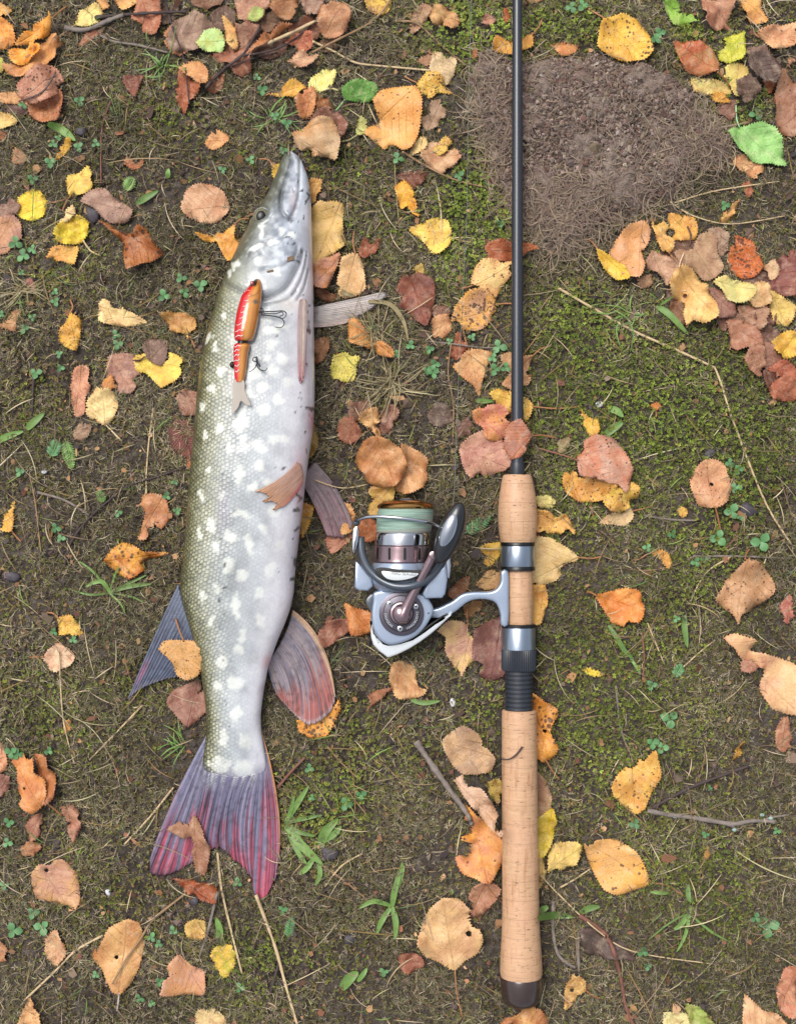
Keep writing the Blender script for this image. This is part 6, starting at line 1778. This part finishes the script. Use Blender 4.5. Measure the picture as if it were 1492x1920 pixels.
for nm, lb, pt, rd, m in ST:
    stem(nm, lb, nm.split('_')[-1], pt, rd, m, group='dry stems and twigs on the ground')
stem('forked_twig', 'dark forked twig lying across the brown leaf heap', 'twig', '381,176 392,158 420,130 455,103 475,72 488,48', 3.4, 'd', 2.2, 'dry stems and twigs on the ground', side=(('455,104 485,100 515,93 545,78 580,50 600,25 627,-6', 2.4), ('420,132 450,118 480,108 520,98', 1.8)))
stem('lichen_twig', 'grey-violet twig with pale lichen spots next to the dark stick', 'twig', '1213,1520 1250,1527 1290,1532 1340,1540 1375,1545 1410,1539 1452,1541', 5.0, 'g', 4.0, 'dry stems and twigs on the ground', side=(('1368,1546 1376,1552 1384,1558', 3.6), ('1425,1540 1450,1532 1478,1528', 3.0)))
M_LICH = plain('lichen', '9cb4aa', .9, .2, var=.2)
for lx, ly in ((1263, 1531), (1428, 1528), (1444, 1534), (1376, 1556)):
    o = ellipsoid('lichen_spot', (lx, ly, float(top(lx, ly)) + 9.5), (4.2, 3.2, 2.0), M_LICH, None)
    o.parent = bpy.data.objects['lichen_twig']; o.location = -Vector(o.parent.location)

# ---------------------------------------------------------------- small green plants
def green_mat(name, a, b):
    t = NT(name)
    co = t.n('TexCoord').outputs['Object']; oi = t.n('ObjectInfo').outputs['Random']
    nz = t.noise(co, 220, 3)
    c = t.mix(nz, lin(a), lin(b))
    hs = t.n('HueSaturation', {'Value': t.math('ADD', .75, t.math('MULTIPLY', oi, .5))}); t.t.links.new(c, hs.inputs['Color'])
    sh = t.bsdf(hs.outputs[0], .45, .4, nz, .2, .0005)
    tr = t.n('BsdfTranslucent'); t.t.links.new(hs.outputs[0], tr.inputs[0])
    mx = t.n('MixShader', {0: .2}); t.t.links.new(sh, mx.inputs[1]); t.t.links.new(tr.outputs[0], mx.inputs[2])
    return t.end(mx.outputs[0])


M_CLOV = green_mat('clover_green', '4c7e48', '7cac74'); M_GRASS = green_mat('grass_green', '5a803c', '8cac5c'); M_DRYG = green_mat('dry_grass', '84764e', 'ab9c72')


def leaflet_mesh():
    """round-tipped leaflet along +x, length 1, folded on its midrib"""
    u = np.linspace(0, 1, 7); V = []; F = []
    wd = [.04, .22, .36, .42, .40, .27, .03]
    for k, a in enumerate(u):
        for s_ in (-1, 0, 1): V.append((a, s_ * wd[k], .10 * abs(s_) * wd[k] / .42 + .10 * math.sin(a * 3)))
    for k in range(6):
        for s_ in range(2): b = k * 3 + s_; F.append((b, b + 3, b + 4, b + 1))
    return mesh_np('leaflet', np.array(V), np.array(F), M_CLOV)


ME_LEAFLET = leaflet_mesh()
Vc, Fc = tube_np(np.array([(0, 0, -1.0), (.02, .03, -.5), (0, 0, 0)]), np.array([.06, .05, .05]), 5)
ME_CSTEM = mesh_np('stem', Vc, Fc, M_CLOV)
CLOVERS = {
    'small clover growing in the patch beside the folded amber leaf': '100,270,9 95,305,11 148,276,9 180,270,10 62,336,9 45,196,9 150,190,10 110,258,8',
    'clover growing beside the tan purple-veined leaf': '30,455,12 45,480,13 62,468,9 42,512,7',
    'clover growing in thatch beside the pike back next to the round pinkish leaf': '340,521,11 376,536,12 308,555,12 346,548,9',
    'small clover beside the folded cream leaf': '104,548,8 104,566,9 218,628,8 222,646,10 112,664,8 114,690,9 68,700,11 47,616,11 62,595,7 4,590,8',
    'clover growing between the dry grass and the tan drawn-out leaf': '770,648,10 805,655,10 815,683,11 800,694,10 812,700,11 885,632,9 935,650,12 742,664,8 842,640,8',
    'clover growing beside the rod next to the tan drawn-out leaf': '928,693,13 948,690,9 924,672,9',
    'large clover next to the round salmon leaf': '1346,1008,18 1426,1016,16',
    'small clover near the straight grey twig': '1260,1001,11 1213,1027,10 1303,1054,9 1320,1050,7',
    'clover growing beside the round salmon leaf': '1366,868,10 1384,880,10 1372,960,13 1388,968,12 1378,915,13',
    'clover on the moss next to the amber jagged leaf': '1255,1348,16 1222,1393,12 1240,1402,12 1221,1285,9 1268,1160,8',
    'clover beside the pinkish tan torn leaf': '325,1745,9 298,1770,10 285,1758,9 450,1852,11 300,1840,8 262,1872,9 285,1880,8',
    'clover near the ragged tan leaf': '10,1660,12 62,1712,12 80,1738,13 26,1745,14 15,1580,11 18,1542,11 180,1828,7',
    'clover in the moss beyond the pike tail': '648,1508,12 676,1490,11 580,1440,9 585,1496,8 446,1655,10 720,1822,9 530,1705,8',
    'clover in the moss near the crooked root': '1205,1785,10 1213,1812,9 1440,1738,18 1416,1722,12',
    'small clover beside the golden spotted leaf': '222,962,8 328,904,8 314,930,10 332,958,8 105,990,9 115,1010,8 38,885,10',
    'clover on moss near the big yellow leaf': '1236,62,11 1228,74,11 1070,14,12 1092,10,12 1416,215,11',
    'bright clover pair beside the orange-tan lobed leaf': '22,1410,14 34,1414,13',
    'small clover in thatch in front of the pike snout': '482,145,9 492,168,9 538,232,9 515,218,8 470,300,9 532,282,9 418,318,7',
    'tiny clover beside the dark red-brown leaf': '745,298,12 1358,385,10 860,330,9 938,420,8',
    'small clover beside the lichen twig': '1455,1558,9 1330,1478,6 1322,1565,8 1190,1545,9',
    'small clover beside the pale pink leaf': '102,1185,8 138,1200,8 92,1408,9',
}
_cr = np.random.default_rng(55)
LEAFPOS = [(o['at'][0], o['at'][1], o['label']) for o in col.objects if o.name.startswith('fallen_leaf')]


def clover_label(x, y, r):
    """the clover is told apart by its size and by the leaf it grows next to"""
    _, lab = min((math.hypot(a - x, b - y), l) for a, b, l in LEAFPOS)
    size = 'tiny' if r < 8.5 else 'small' if r < 11 else 'three-leafed' if r < 14 else 'large'
    w = lab.split()
    return ' '.join([size, 'clover', 'growing', 'next', 'to', 'the'] + w[:10])


for lb, spots in CLOVERS.items():
    for s_ in spots.split():
        x, y, r = (float(v) for v in s_.split(','))
        z = float(top(x, y)) + 7 + _cr.uniform(0, 4)
        root = empty('clover', P(x, y, z)); tag(root, clover_label(x, y, r), 'clover', 'clovers growing in the moss')
        root.rotation_euler = (_cr.uniform(-.25, .25), _cr.uniform(-.25, .25), _cr.uniform(0, 6.28)); root.scale = (r * S * _cr.uniform(.9, 1.3),) * 3
        for k in range(3):
            o = link('leaflet', ME_LEAFLET, root); o.rotation_euler = (_cr.uniform(-.15, .15), _cr.uniform(-.25, .1), k * 2.094 + _cr.uniform(-.12, .12)); sc_ = _cr.uniform(.85, 1.1); o.scale = (sc_,) * 3
        o = link('stem', ME_CSTEM, root)


def blade_mesh(path, width, seed=0):
    """ribbon with a keel; path in layout units (n,3)"""
    q = catmull(path, 6); n = len(q); t = np.linspace(0, 1, n)
    tg = np.gradient(q[:, :2], axis=0); tg /= np.hypot(*tg.T)[:, None] + 1e-9
    nm = np.stack([-tg[:, 1], tg[:, 0]], -1)
    w = width / 2 * np.sin(np.clip(.12 + t * .88, 0, 1) * math.pi) ** .7 + .3
    rows = []
    for s_, dz in ((-1, 1.0), (0, -.4), (1, 1.0)):
        rows.append(np.stack([q[:, 0] + nm[:, 0] * w * s_, q[:, 1] + nm[:, 1] * w * s_, q[:, 2] + dz * width * .12], -1))
    A = np.stack(rows, 1)
    f = (HC - A[..., 2]) / HC
    W = np.stack([(A[..., 0] - CX) * S * f, (CY - A[..., 1]) * S * f, A[..., 2] * S], -1).reshape(-1, 3)
    i = np.arange(n - 1)[:, None] * 3; j = np.arange(2)[None]
    F = np.stack([i + j, i + j + 1, i + 3 + j + 1, i + 3 + j], -1).reshape(-1, 4)
    return W, F


def blades(name, label, cat, spec, mat, base):
    root = empty(name, P(base[0], base[1], float(gh(*base)))); tag(root, label, cat, 'green plants in the moss')
    for pt, wd in spec:
        q = pts2(pt); zz = top(q[:, 0], q[:, 1]) + np.linspace(3, 9, len(q)) + np.linspace(0, 8, len(q)) * np.linspace(1, 0, len(q)) * 2
        V, F = blade_mesh(np.column_stack([q, zz]), wd)
        o = link('blade', mesh_np('blade', V, F, mat)); adopt(o, root)
    return root


blades('grass_tuft', 'broad green grass tuft beside the tail fin edge', 'grass', [('535,1545 565,1585 606,1622', 17), ('536,1540 555,1510 580,1472', 11), ('537,1542 570,1535 605,1528', 7), ('536,1545 560,1560 592,1568', 8), ('534,1545 545,1520 552,1490', 7), ('534,1548 560,1600 575,1620', 9)], M_GRASS, (535, 1545))
blades('leafy_plant', 'toothed green leaf rosette in the moss between tail and butt grip', 'plant', [('735,1700 740,1670 755,1615', 11), ('735,1700 742,1730 740,1762', 11), ('733,1700 715,1728 706,1752', 10), ('732,1698 700,1690 672,1704', 9), ('735,1696 752,1640 756,1622', 9)], M_GRASS, (735, 1700))
blades('grass_tuft', 'thin green grass tuft beside the golden spotted leaf', 'grass', [('205,1110 175,1072 145,1050', 4), ('205,1110 240,1100 285,1095', 8), ('207,1112 190,1090 160,1100', 8), ('206,1110 215,1080 225,1060', 3), ('205,1112 170,1115 140,1108', 4), ('206,1112 245,1118 270,1130', 3), ('205,1112 225,1130 235,1150', 3), ('205,1110 250,1090 275,1078', 4)], M_GRASS, (206, 1111))
blades('grass_leaf', 'long narrow green leaf pointing at the vivid orange leaf', 'grass leaf', [('1140,1172 1155,1195 1172,1222 1187,1235', 9), ('1180,1232 1192,1250 1200,1265', 5)], M_GRASS, (1172, 1222))
blades('grass_leaf', 'upright green lance-shaped leaf on the moss', 'grass leaf', [('1282,1153 1283,1180 1288,1215', 11)], M_GRASS, (1288, 1215))
blades('grass_leaf', 'green blade beneath the holed leaf of the pile', 'grass leaf', [('1230,574 1255,590 1290,628', 12), ('1232,575 1262,555', 4)], M_GRASS, (1232, 575))
blades('grass_leaf', 'green leaf beside the yellow ragged leaf', 'grass leaf', [('1132,818 1150,802 1168,792', 15)], M_GRASS, (1132, 818))
blades('grass_leaf', 'small green leaf on moss next to the yellow ragged leaf', 'grass leaf', [('1140,766 1155,770 1168,782', 13)], M_GRASS, (1140, 766))
blades('grass_leaf', 'short green blade next to the peach withered leaf', 'grass leaf', [('770,1312 795,1318 826,1314', 9)], M_GRASS, (770, 1312))
blades('grass_leaf', 'short green blade beside the pale yellow leaf under the rod', 'grass leaf', [('890,750 905,752 925,752', 9)], M_GRASS, (890, 750))
blades('grass_leaf', 'bright green blade near the round pinkish tan leaf', 'grass leaf', [('256,382 275,370 298,357', 12)], M_GRASS, (256, 382))
blades('grass_leaf', 'tiny green blade in the moss near the small orange-brown leaf', 'grass leaf', [('315,334 315,325 316,315', 9)], M_GRASS, (315, 334))
blades('green_plant', 'green plant with two long leaves at the bare soil beside the grey leaf', 'plant', [('50,805 65,790 84,774', 13), ('-6,828 15,818 45,808', 12)], M_GRASS, (48, 806))
blades('grass_leaf', 'olive green curled blade in the clover patch', 'grass leaf', [('90,232 110,240 128,252 142,264', 15)], M_GRASS, (90, 232))
def tuft(name, label, cx_, cy_, n, ln, wd, mat, a0=0, a1=6.283, seed=1, extra=()):
    r = np.random.default_rng(seed); sp_ = []
    for i in range(n):
        a = r.uniform(a0, a1); l_ = ln * r.uniform(.45, 1.1); bx, by = cx_ + r.normal(0, ln * .12), cy_ + r.normal(0, ln * .12); k = r.normal(0, .16)
        p = [(bx, by), (bx + l_ * .5 * math.cos(a), by + l_ * .5 * math.sin(a)), (bx + l_ * math.cos(a + k), by + l_ * math.sin(a + k))]
        sp_.append((' '.join('%.1f,%.1f' % q for q in p), wd * r.uniform(.6, 1.2)))
    return blades(name, label, 'grass', sp_ + list(extra), mat, (cx_, cy_))


tuft('grass_tuft', 'dry pale grass tuft beside the rolled leaf', 700, 620, 30, 60, 1.6, M_DRYG, .4, 5.6, 3, (('690,565 730,570 755,600 765,640', 8), ('632,540 648,550 665,555', 8)))
tuft('grass_tuft', 'dry straw-coloured tuft under the lemon leaf', 735, 715, 40, 70, 1.4, M_DRYG, 0, 6.28, 4)
tuft('grass_tuft', 'fine green grass in the moss beside the red-brown crumpled leaf', 303, 128, 16, 42, 2.0, M_GRASS, 0, 6.28, 5)
tuft('grass_tuft', 'fine green grass in front of the pike snout beside clovers', 512, 222, 14, 48, 2.0, M_GRASS, 0, 6.28, 6)
tuft('grass_tuft', 'thin olive grass beside the tan purple-veined leaf', 40, 545, 30, 55, 1.4, M_DRYG, 0, 6.28, 7)
tuft('grass_tuft', 'thin green grass under the long bent straw', 1180, 590, 12, 60, 2.2, M_GRASS, 0, 6.28, 8)
tuft('grass_tuft', 'thin green grass beside the mauve leaf at the tail stalk', 342, 1398, 12, 46, 1.8, M_GRASS, 2.2, 4.6, 9)
blades('grass_tuft', 'thin green grass on moss near the vivid orange leaf and big apricot leaf', 'grass', [('1292,1710 1275,1735 1262,1742', 9), ('1288,1655 1290,1680 1294,1692', 9), ('1294,1700 1285,1750 1268,1785', 6), ('1294,1715 1330,1745 1365,1765', 4), ('1290,1712 1255,1730 1215,1762', 3), ('1252,1675 1235,1674 1218,1672', 7)], M_GRASS, (1292, 1712))
blades('green_plant', 'green leaves beside the withered blade at the butt cap', 'plant', [('1008,1722 1040,1716 1075,1720', 14), ('1010,1715 1018,1705 1028,1700', 12), ('1085,1712 1105,1703 1125,1700', 12)], M_GRASS, (1040, 1716))
blades('green_plant', 'green oval leaf beside the mauve scrap far from the tail', 'plant', [('640,1855 655,1835 672,1822', 19), ('670,1840 680,1828 688,1815', 9)], M_GRASS, (640, 1855))
blades('green_plant', 'pale green leaf cluster beside the tail tip grass', 'plant', [('600,1590 610,1560 635,1535', 17), ('598,1580 625,1565 640,1548', 12), ('590,1605 575,1628 560,1640', 10), ('595,1605 600,1640 590,1660', 9)], M_GRASS, (600, 1585))
blades('grass_leaf', 'green blade beside the yellow leaf with green blotch', 'grass leaf', [('410,1770 412,1745 405,1720', 13)], M_GRASS, (410, 1770))


def feather(label, x0, y0, x1, y1, n, wd, mat, name='yarrow_leaf', cat='plant', z=6.0):
    """pinnate leaf: a midrib with paired side leaflets, each its own part"""
    root = empty(name, P(x0, y0, float(top(x0, y0)) + z)); tag(root, label, cat, 'feathery leaves')
    zt = float(top((x0 + x1) / 2, (y0 + y1) / 2)) + z
    o = tube('midrib', [(x0, y0, zt - 2), ((x0 + x1) / 2 + 2, (y0 + y1) / 2, zt + 2), (x1, y1, zt)], 1.3, mat, None, 5); adopt(o, root)
    dx, dy = x1 - x0, y1 - y0; Ln = math.hypot(dx, dy); ux, uy = dx / Ln, dy / Ln
    for k in range(n):
        a = .12 + .85 * k / n; w = wd * math.sin(math.pi * min(1, .2 + a * .8)) + 2
        for s_ in (-1, 1):
            bx, by = x0 + dx * a, y0 + dy * a
            ex_, ey_ = bx + (-uy * s_ * w + ux * w * .55), by + (ux * s_ * w + uy * w * .55)
            V, F = blade_mesh(np.array([(bx, by, zt), ((bx + ex_) / 2, (by + ey_) / 2, zt + 1.5), (ex_, ey_, zt + _cr.uniform(-2, 3))]), 3.2)
            o = link('leaflet', mesh_np('leaflet', V, F, mat)); adopt(o, root)


feather('feathery green leaf on bare soil near the greyish leaf, bluish one', 95, 858, 108, 824, 9, 12, M_CLOV)
feather('feathery yellow-green leaf beside the bluish feathery one', 122, 822, 136, 880, 11, 11, M_GRASS)
feather('feathery green leaf between the reel knob and the foregrip', 870, 1000, 922, 968, 10, 11, M_CLOV)
feather('feathery green leaf beside the round pinkish tan leaf', 234, 358, 250, 332, 7, 10, M_GRASS)
feather('feathery green leaf beside the dark stick twig straw', 1262, 1270, 1278, 1246, 7, 9, M_CLOV)
feather('small feathery leaf beside the curved dark twig', 540, 1760, 548, 1718, 8, 8, M_CLOV)
feather('tiny feathery leaf under the long dark twig', 186, 918, 194, 942, 7, 7, M_GRASS)
M_FIR = plain('dead_needles', '7a463e', .6, .3, var=.35, scale=200)
feather('dead red-brown fir sprig wedged against the pike back', 326, 778, 362, 862, 16, 26, M_FIR, 'fir_sprig', 'fir sprig', 5)

# dark pebbles and soil lumps that can be told apart
M_PEB = plain('dark_pebble', '4a444a', .6, .4, var=.35, scale=160, bstr=.5); M_PALEP = plain('pale_pebble', 'd4d4d6', .5, .4, var=.1)
_pb = np.random.default_rng(77)


def pebble(label, x, y, a, b, mat):
    o = ellipsoid('pebble', (0, 0, 0), (a, b, min(a, b) * .6), mat, None, 0, 12, 8)
    me = o.data
    n = len(me.vertices); co = np.zeros(n * 3, np.float32); me.vertices.foreach_get('co', co); co = co.reshape(-1, 3) - np.array(P(0, 0, 0), np.float32)
    k = _pb.normal(0, 1, (3, 3)); co = co * (1 + .18 * np.sin(co @ k / S * .25).sum(1, keepdims=True) / 2)
    me.vertices.foreach_set('co', co.astype(np.float32).ravel()); me.update()
    o.location = P(x, y, float(gh(x, y)) + 7); o.rotation_euler = (0, 0, _pb.uniform(0, 3))
    tag(o, label, 'pebble', 'pebbles and lumps in the soil')


for lb, x, y, a, b, m in (('dark grey lump beside the clover near the round salmon leaf', 1400, 955, 20, 15, M_PEB), ('small dark lump next to the round salmon leaf', 1330, 850, 13, 9, M_PEB),
                          ('dark grey stone on the soil by the pale green leaf cluster', 618, 1600, 14, 17, M_PEB), ('grey flat stone beside the mauve scrap', 654, 1760, 12, 9, M_PEB), ('grey stone near the golden spotted leaf', 22, 1080, 10, 16, M_PEB),
                          ('dark lump beside the rusty spotted leaf', 175, 402, 18, 12, M_PEB), ('small white shell fragment near the ragged tan leaf', 203, 1673, 6.5, 5, M_PALEP), ('small white pebble on bare soil next to the reel', 848, 1316, 9, 5, M_PALEP),
                          ('small pale pebble on moss near the tiny rust leaf', 1122, 759, 8, 6, M_PALEP), ('dark stone beside the red tail leaf', 365, 1690, 9, 8, M_PEB), ('dark lump near the clover patch', 152, 246, 11, 8, M_PEB), ('small white pebble in the thatch next to the grey-brown straw', 84, 884, 6, 4.5, M_PALEP)):
    pebble(lb, x, y, a, b, m)

# ---------------------------------------------------------------- moss, thatch, grass litter: nobody could count these
M_MOSS = vcol_mat('moss', .7, .25, trans=.15, scale=1500, bstr=0); M_THATCH = vcol_mat('thatch', .8, .25, scale=1500, bstr=0)
_clump = VNoise(30, 61, 3)
_tn1 = VNoise(120, 62, 3); _dn = VNoise(85, 63, 3)


def _tone(x, y): return (.55 + .9 * _tn1(x, y))[:, None]


def _dens(x, y): return np.clip(3.4 * (_dn(x, y) - .30), .10, 1)


# green moss
x, y = scatter(258000)
g = moss_map(x, y); b_ = bare_map(x, y)
k = (rng.random(len(x)) < np.clip(g * 1.15 + .06, 0, .95) * (1 - .75 * b_)) & free(x, y)
x, y, g = x[k], y[k], g[k]
n = len(x)
c1 = pal(['7a8c38', '667632', '8c9a3e', '56642e', '98a648', '7e8c42'], n, .4); c2 = pal(['6f6238', '5f5236', '7c6c42', '877650'], n, .4)
mixk = np.clip((g - .15) * 1.5 + rng.normal(0, .35, n), 0, 1)[:, None]
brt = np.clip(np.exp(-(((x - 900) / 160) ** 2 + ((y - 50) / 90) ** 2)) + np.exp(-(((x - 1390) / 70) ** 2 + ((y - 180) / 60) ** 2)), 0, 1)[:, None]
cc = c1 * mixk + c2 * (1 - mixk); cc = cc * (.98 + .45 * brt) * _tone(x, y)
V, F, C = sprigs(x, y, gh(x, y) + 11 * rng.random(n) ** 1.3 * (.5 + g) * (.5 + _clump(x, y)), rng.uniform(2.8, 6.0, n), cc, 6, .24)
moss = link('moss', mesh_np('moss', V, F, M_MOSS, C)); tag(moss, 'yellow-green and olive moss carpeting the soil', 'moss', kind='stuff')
# brown dead moss and thatch
x, y = scatter(207000)
k = (rng.random(len(x)) < _dens(x, y) * (.86 - .5 * moss_map(x, y)) * (1 - .7 * bare_map(x, y))) & free(x, y)
x, y = x[k], y[k]; n = len(x)
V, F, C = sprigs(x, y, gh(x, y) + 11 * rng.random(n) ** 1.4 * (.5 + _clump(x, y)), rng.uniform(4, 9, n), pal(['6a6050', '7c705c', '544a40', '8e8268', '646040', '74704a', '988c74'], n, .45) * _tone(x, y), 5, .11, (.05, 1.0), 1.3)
x, y = scatter(145000)
k = (rng.random(len(x)) < _dens(x, y) * (.95 - .5 * moss_map(x, y)) * (1 - .5 * bare_map(x, y))) & free(x, y)
x, y = x[k], y[k]; n = len(x)
V2, F2, C2 = strands(x, y, gh(x, y) + rng.uniform(1, 13, n) * (.5 + _clump(x, y)), rng.uniform(0, 6.28, n), rng.gamma(2.5, 4.5, n) + 6, rng.uniform(.7, 1.5, n), rng.normal(0, 1.4, n), rng.uniform(0, 5, n),
                     pal(['6e6250', '887a60', '9e9072', '5c5044', '787450', 'b0a284', '6c7048', '54483e'], n, .35) * _tone(x, y), 3)
th_o = link('thatch', mesh_np('thatch', np.concatenate([V, V2]), np.concatenate([F, F2 + len(V)]), M_THATCH, np.concatenate([C, C2])))
tag(th_o, 'brown dead moss and thatch matted over the soil', 'thatch', kind='stuff')
# longer dry straws and a few green threads
x, y = scatter(3400)
k = free(x, y) & (rng.random(len(x)) < .8)
x, y = x[k], y[k]; n = len(x)
V, F, C = strands(x, y, gh(x, y) + rng.uniform(6, 12, n), rng.uniform(0, 6.28, n), rng.gamma(2.0, 20, n) + 10, rng.uniform(.9, 2.1, n), rng.normal(0, .5, n), rng.uniform(2, 9, n), pal(['b8a684', 'a08c6a', 'c8b896', '8a7458', '7a6a58', '94784e'], n), 7)
x, y = scatter(2600)
tuft = np.maximum.reduce([np.exp(-(((x - a) / 70) ** 2 + ((y - b) / 55) ** 2)) for a, b in ((220, 1100), (540, 220), (300, 130), (60, 560), (1190, 590), (650, 1420), (640, 1500), (700, 640), (1260, 610), (400, 1330))])
k = free(x, y) & (rng.random(len(x)) < .12 + tuft)
x, y = x[k], y[k]; n = len(x)
V2, F2, C2 = strands(x, y, gh(x, y) + rng.uniform(6, 11, n), rng.uniform(0, 6.28, n), rng.gamma(2.5, 10, n) + 10, rng.uniform(1.0, 2.0, n), rng.normal(0, .7, n), rng.uniform(3, 12, n), pal(['74924c', '668444', '90a25e', '5c7a48'], n), 5)
gl_o = link('grass_litter', mesh_np('grass_litter', np.concatenate([V, V2]), np.concatenate([F, F2 + len(V)]), M_THATCH, np.concatenate([C, C2])))
tag(gl_o, 'loose dry straws and thin green grass threads over the moss', 'grass', kind='stuff')
# crumbs of leaf and bark
x, y = scatter(3400)
k = free(x, y)
x, y = x[k], y[k]; n = len(x); m_ = 6
rad_ = (rng.gamma(2.0, 1.7, n) + 1.6)[:, None] * rng.uniform(.5, 1.2, (n, m_)); an_ = np.arange(m_)[None] * 6.283 / m_ + rng.uniform(0, 6.28, (n, 1)); el_ = rng.uniform(.35, 1, n)[:, None]; rt_ = rng.uniform(0, 6.28, n)[:, None]
lx_, ly_ = np.cos(an_) * rad_, np.sin(an_) * rad_ * el_
zz_ = (gh(x, y) + rng.uniform(6, 12, n))[:, None] + lx_ * rng.normal(0, .35, (n, 1)) + ly_ * rng.normal(0, .35, (n, 1))
V = to_world(x[:, None] + lx_ * np.cos(rt_) - ly_ * np.sin(rt_), y[:, None] + lx_ * np.sin(rt_) + ly_ * np.cos(rt_), zz_).reshape(-1, 3)
F = (np.arange(n)[:, None, None] * m_ + np.array([(0, 1, 2), (0, 2, 3), (0, 3, 4), (0, 4, 5)])[None]).reshape(-1, 3)
C = np.repeat(pal(['8a5f48', '6e4a3c', 'a57a58', '54423a', '7c6a5c', 'b89068', '4a4042', '967050'], n, .35), m_, 0)
o = link('leaf_crumbs', mesh_np('leaf_crumbs', V, F, M_THATCH, C, smooth=False)); tag(o, 'crumbs of dead leaf and bark strewn over the moss', 'leaf crumbs', kind='stuff')
# crumbs of soil
x, y = scatter(30000)
k = free(x, y) & (rng.random(len(x)) < .2 + .8 * bare_map(x, y) + .6 * (1 - _dens(x, y)))
x, y = x[k], y[k]
xc = rng.uniform(880, 1370, 16000); yc = rng.uniform(95, 480, 16000); kc_ = inside(CLOD, xc, yc); xc, yc = xc[kc_], yc[kc_]


def crumbs(x, y, z, r, colr):
    n = len(x)
    d = np.array([(1, 0, 0), (-1, 0, 0), (0, 1, 0), (0, -1, 0), (0, 0, 1), (0, 0, -.6)], float)
    q = d[None] * rng.uniform(.6, 1.3, (n, 6, 1)) + rng.normal(0, .18, (n, 6, 3))
    a = rng.uniform(0, 6.28, n); ca, sa = np.cos(a)[:, None], np.sin(a)[:, None]
    X = (q[..., 0] * ca - q[..., 1] * sa) * r[:, None] + x[:, None]; Y = (q[..., 0] * sa + q[..., 1] * ca) * r[:, None] + y[:, None]; Z = q[..., 2] * r[:, None] * .8 + z[:, None]
    V = to_world(X, Y, Z).reshape(-1, 3)
    f = np.array([(0, 2, 4), (2, 1, 4), (1, 3, 4), (3, 0, 4), (2, 0, 5), (1, 2, 5), (3, 1, 5), (0, 3, 5)])
    F = (np.arange(n)[:, None, None] * 6 + f[None]).reshape(-1, 3)
    return V, F, np.repeat(colr, 6, 0)


n = len(x)
V, F, C = crumbs(x, y, gh(x, y) + 3, rng.gamma(2.2, 1.1, n) + .9, pal(['5a4a40', '6e5c50', '463a34', '7c6c60', '544a48'], n))
so = link('soil_crumbs', mesh_np('soil_crumbs', V, F, M_THATCH, C, smooth=False)); tag(so, 'loose crumbs of soil on the bare patches', 'soil', kind='stuff')
n = len(xc)
V, F, C = crumbs(xc, yc, gh(xc, yc) + clod_h(xc, yc) + rng.uniform(-3, 4, n), rng.gamma(1.8, .95, n) + .7, pal(['847268', '948276', '6c5e56', 'a49286', '7a5c52', '82705f'], n))
o = link('crumb', mesh_np('crumb', V, F, M_THATCH, C, smooth=False), clod); o['kind'] = 'stuff'
# matted roots on and around the clod
rt = []
for cx_, cy_, sx_, sy_, m_ in ((1040, 430, 55, 36, 1500), (1290, 310, 50, 50, 800), (1335, 250, 26, 50, 700), (912, 300, 25, 80, 700), (920, 190, 25, 60, 400), (1130, 395, 90, 34, 900), (1100, 300, 150, 100, 500), (1110, 200, 150, 60, 200), (1090, 458, 36, 30, 500)):
    rt.append(np.stack([rng.normal(cx_, sx_, m_), rng.normal(cy_, sy_, m_)], -1))
rt = np.concatenate(rt); xr, yr = rt[:, 0], rt[:, 1]
k = clod_h(xr, yr) >= 0
near = inside(CLOD, xr, yr) | inside((CLOD - CLOD.mean(0)) * 1.06 + CLOD.mean(0), xr, yr)
xr, yr = xr[near], yr[near]; n = len(xr)
zz = np.where(inside(CLOD, xr, yr), gh(xr, yr) + clod_h(xr, yr) + rng.uniform(0, 5, n), gh(xr, yr) + rng.uniform(3, 9, n))
rim_k = np.clip(1 - clod_h(xr, yr) / 24, 0, 1)[:, None]
V, F, C = strands(xr, yr, zz, rng.uniform(0, 6.28, n), rng.gamma(3, 8, n) + 8, rng.uniform(.8, 1.9, n), rng.normal(0, 2.2, n), rng.uniform(0, 7, n), pal(['a8967e', 'b8a68c', '94806a'], n) * rim_k + pal(['88766a', '78665a', '96846f'], n) * (1 - rim_k), 6)
o = link('roots', mesh_np('roots', V, F, M_THATCH, C), clod); o['kind'] = 'stuff'; o['label'] = 'matted pale roots'
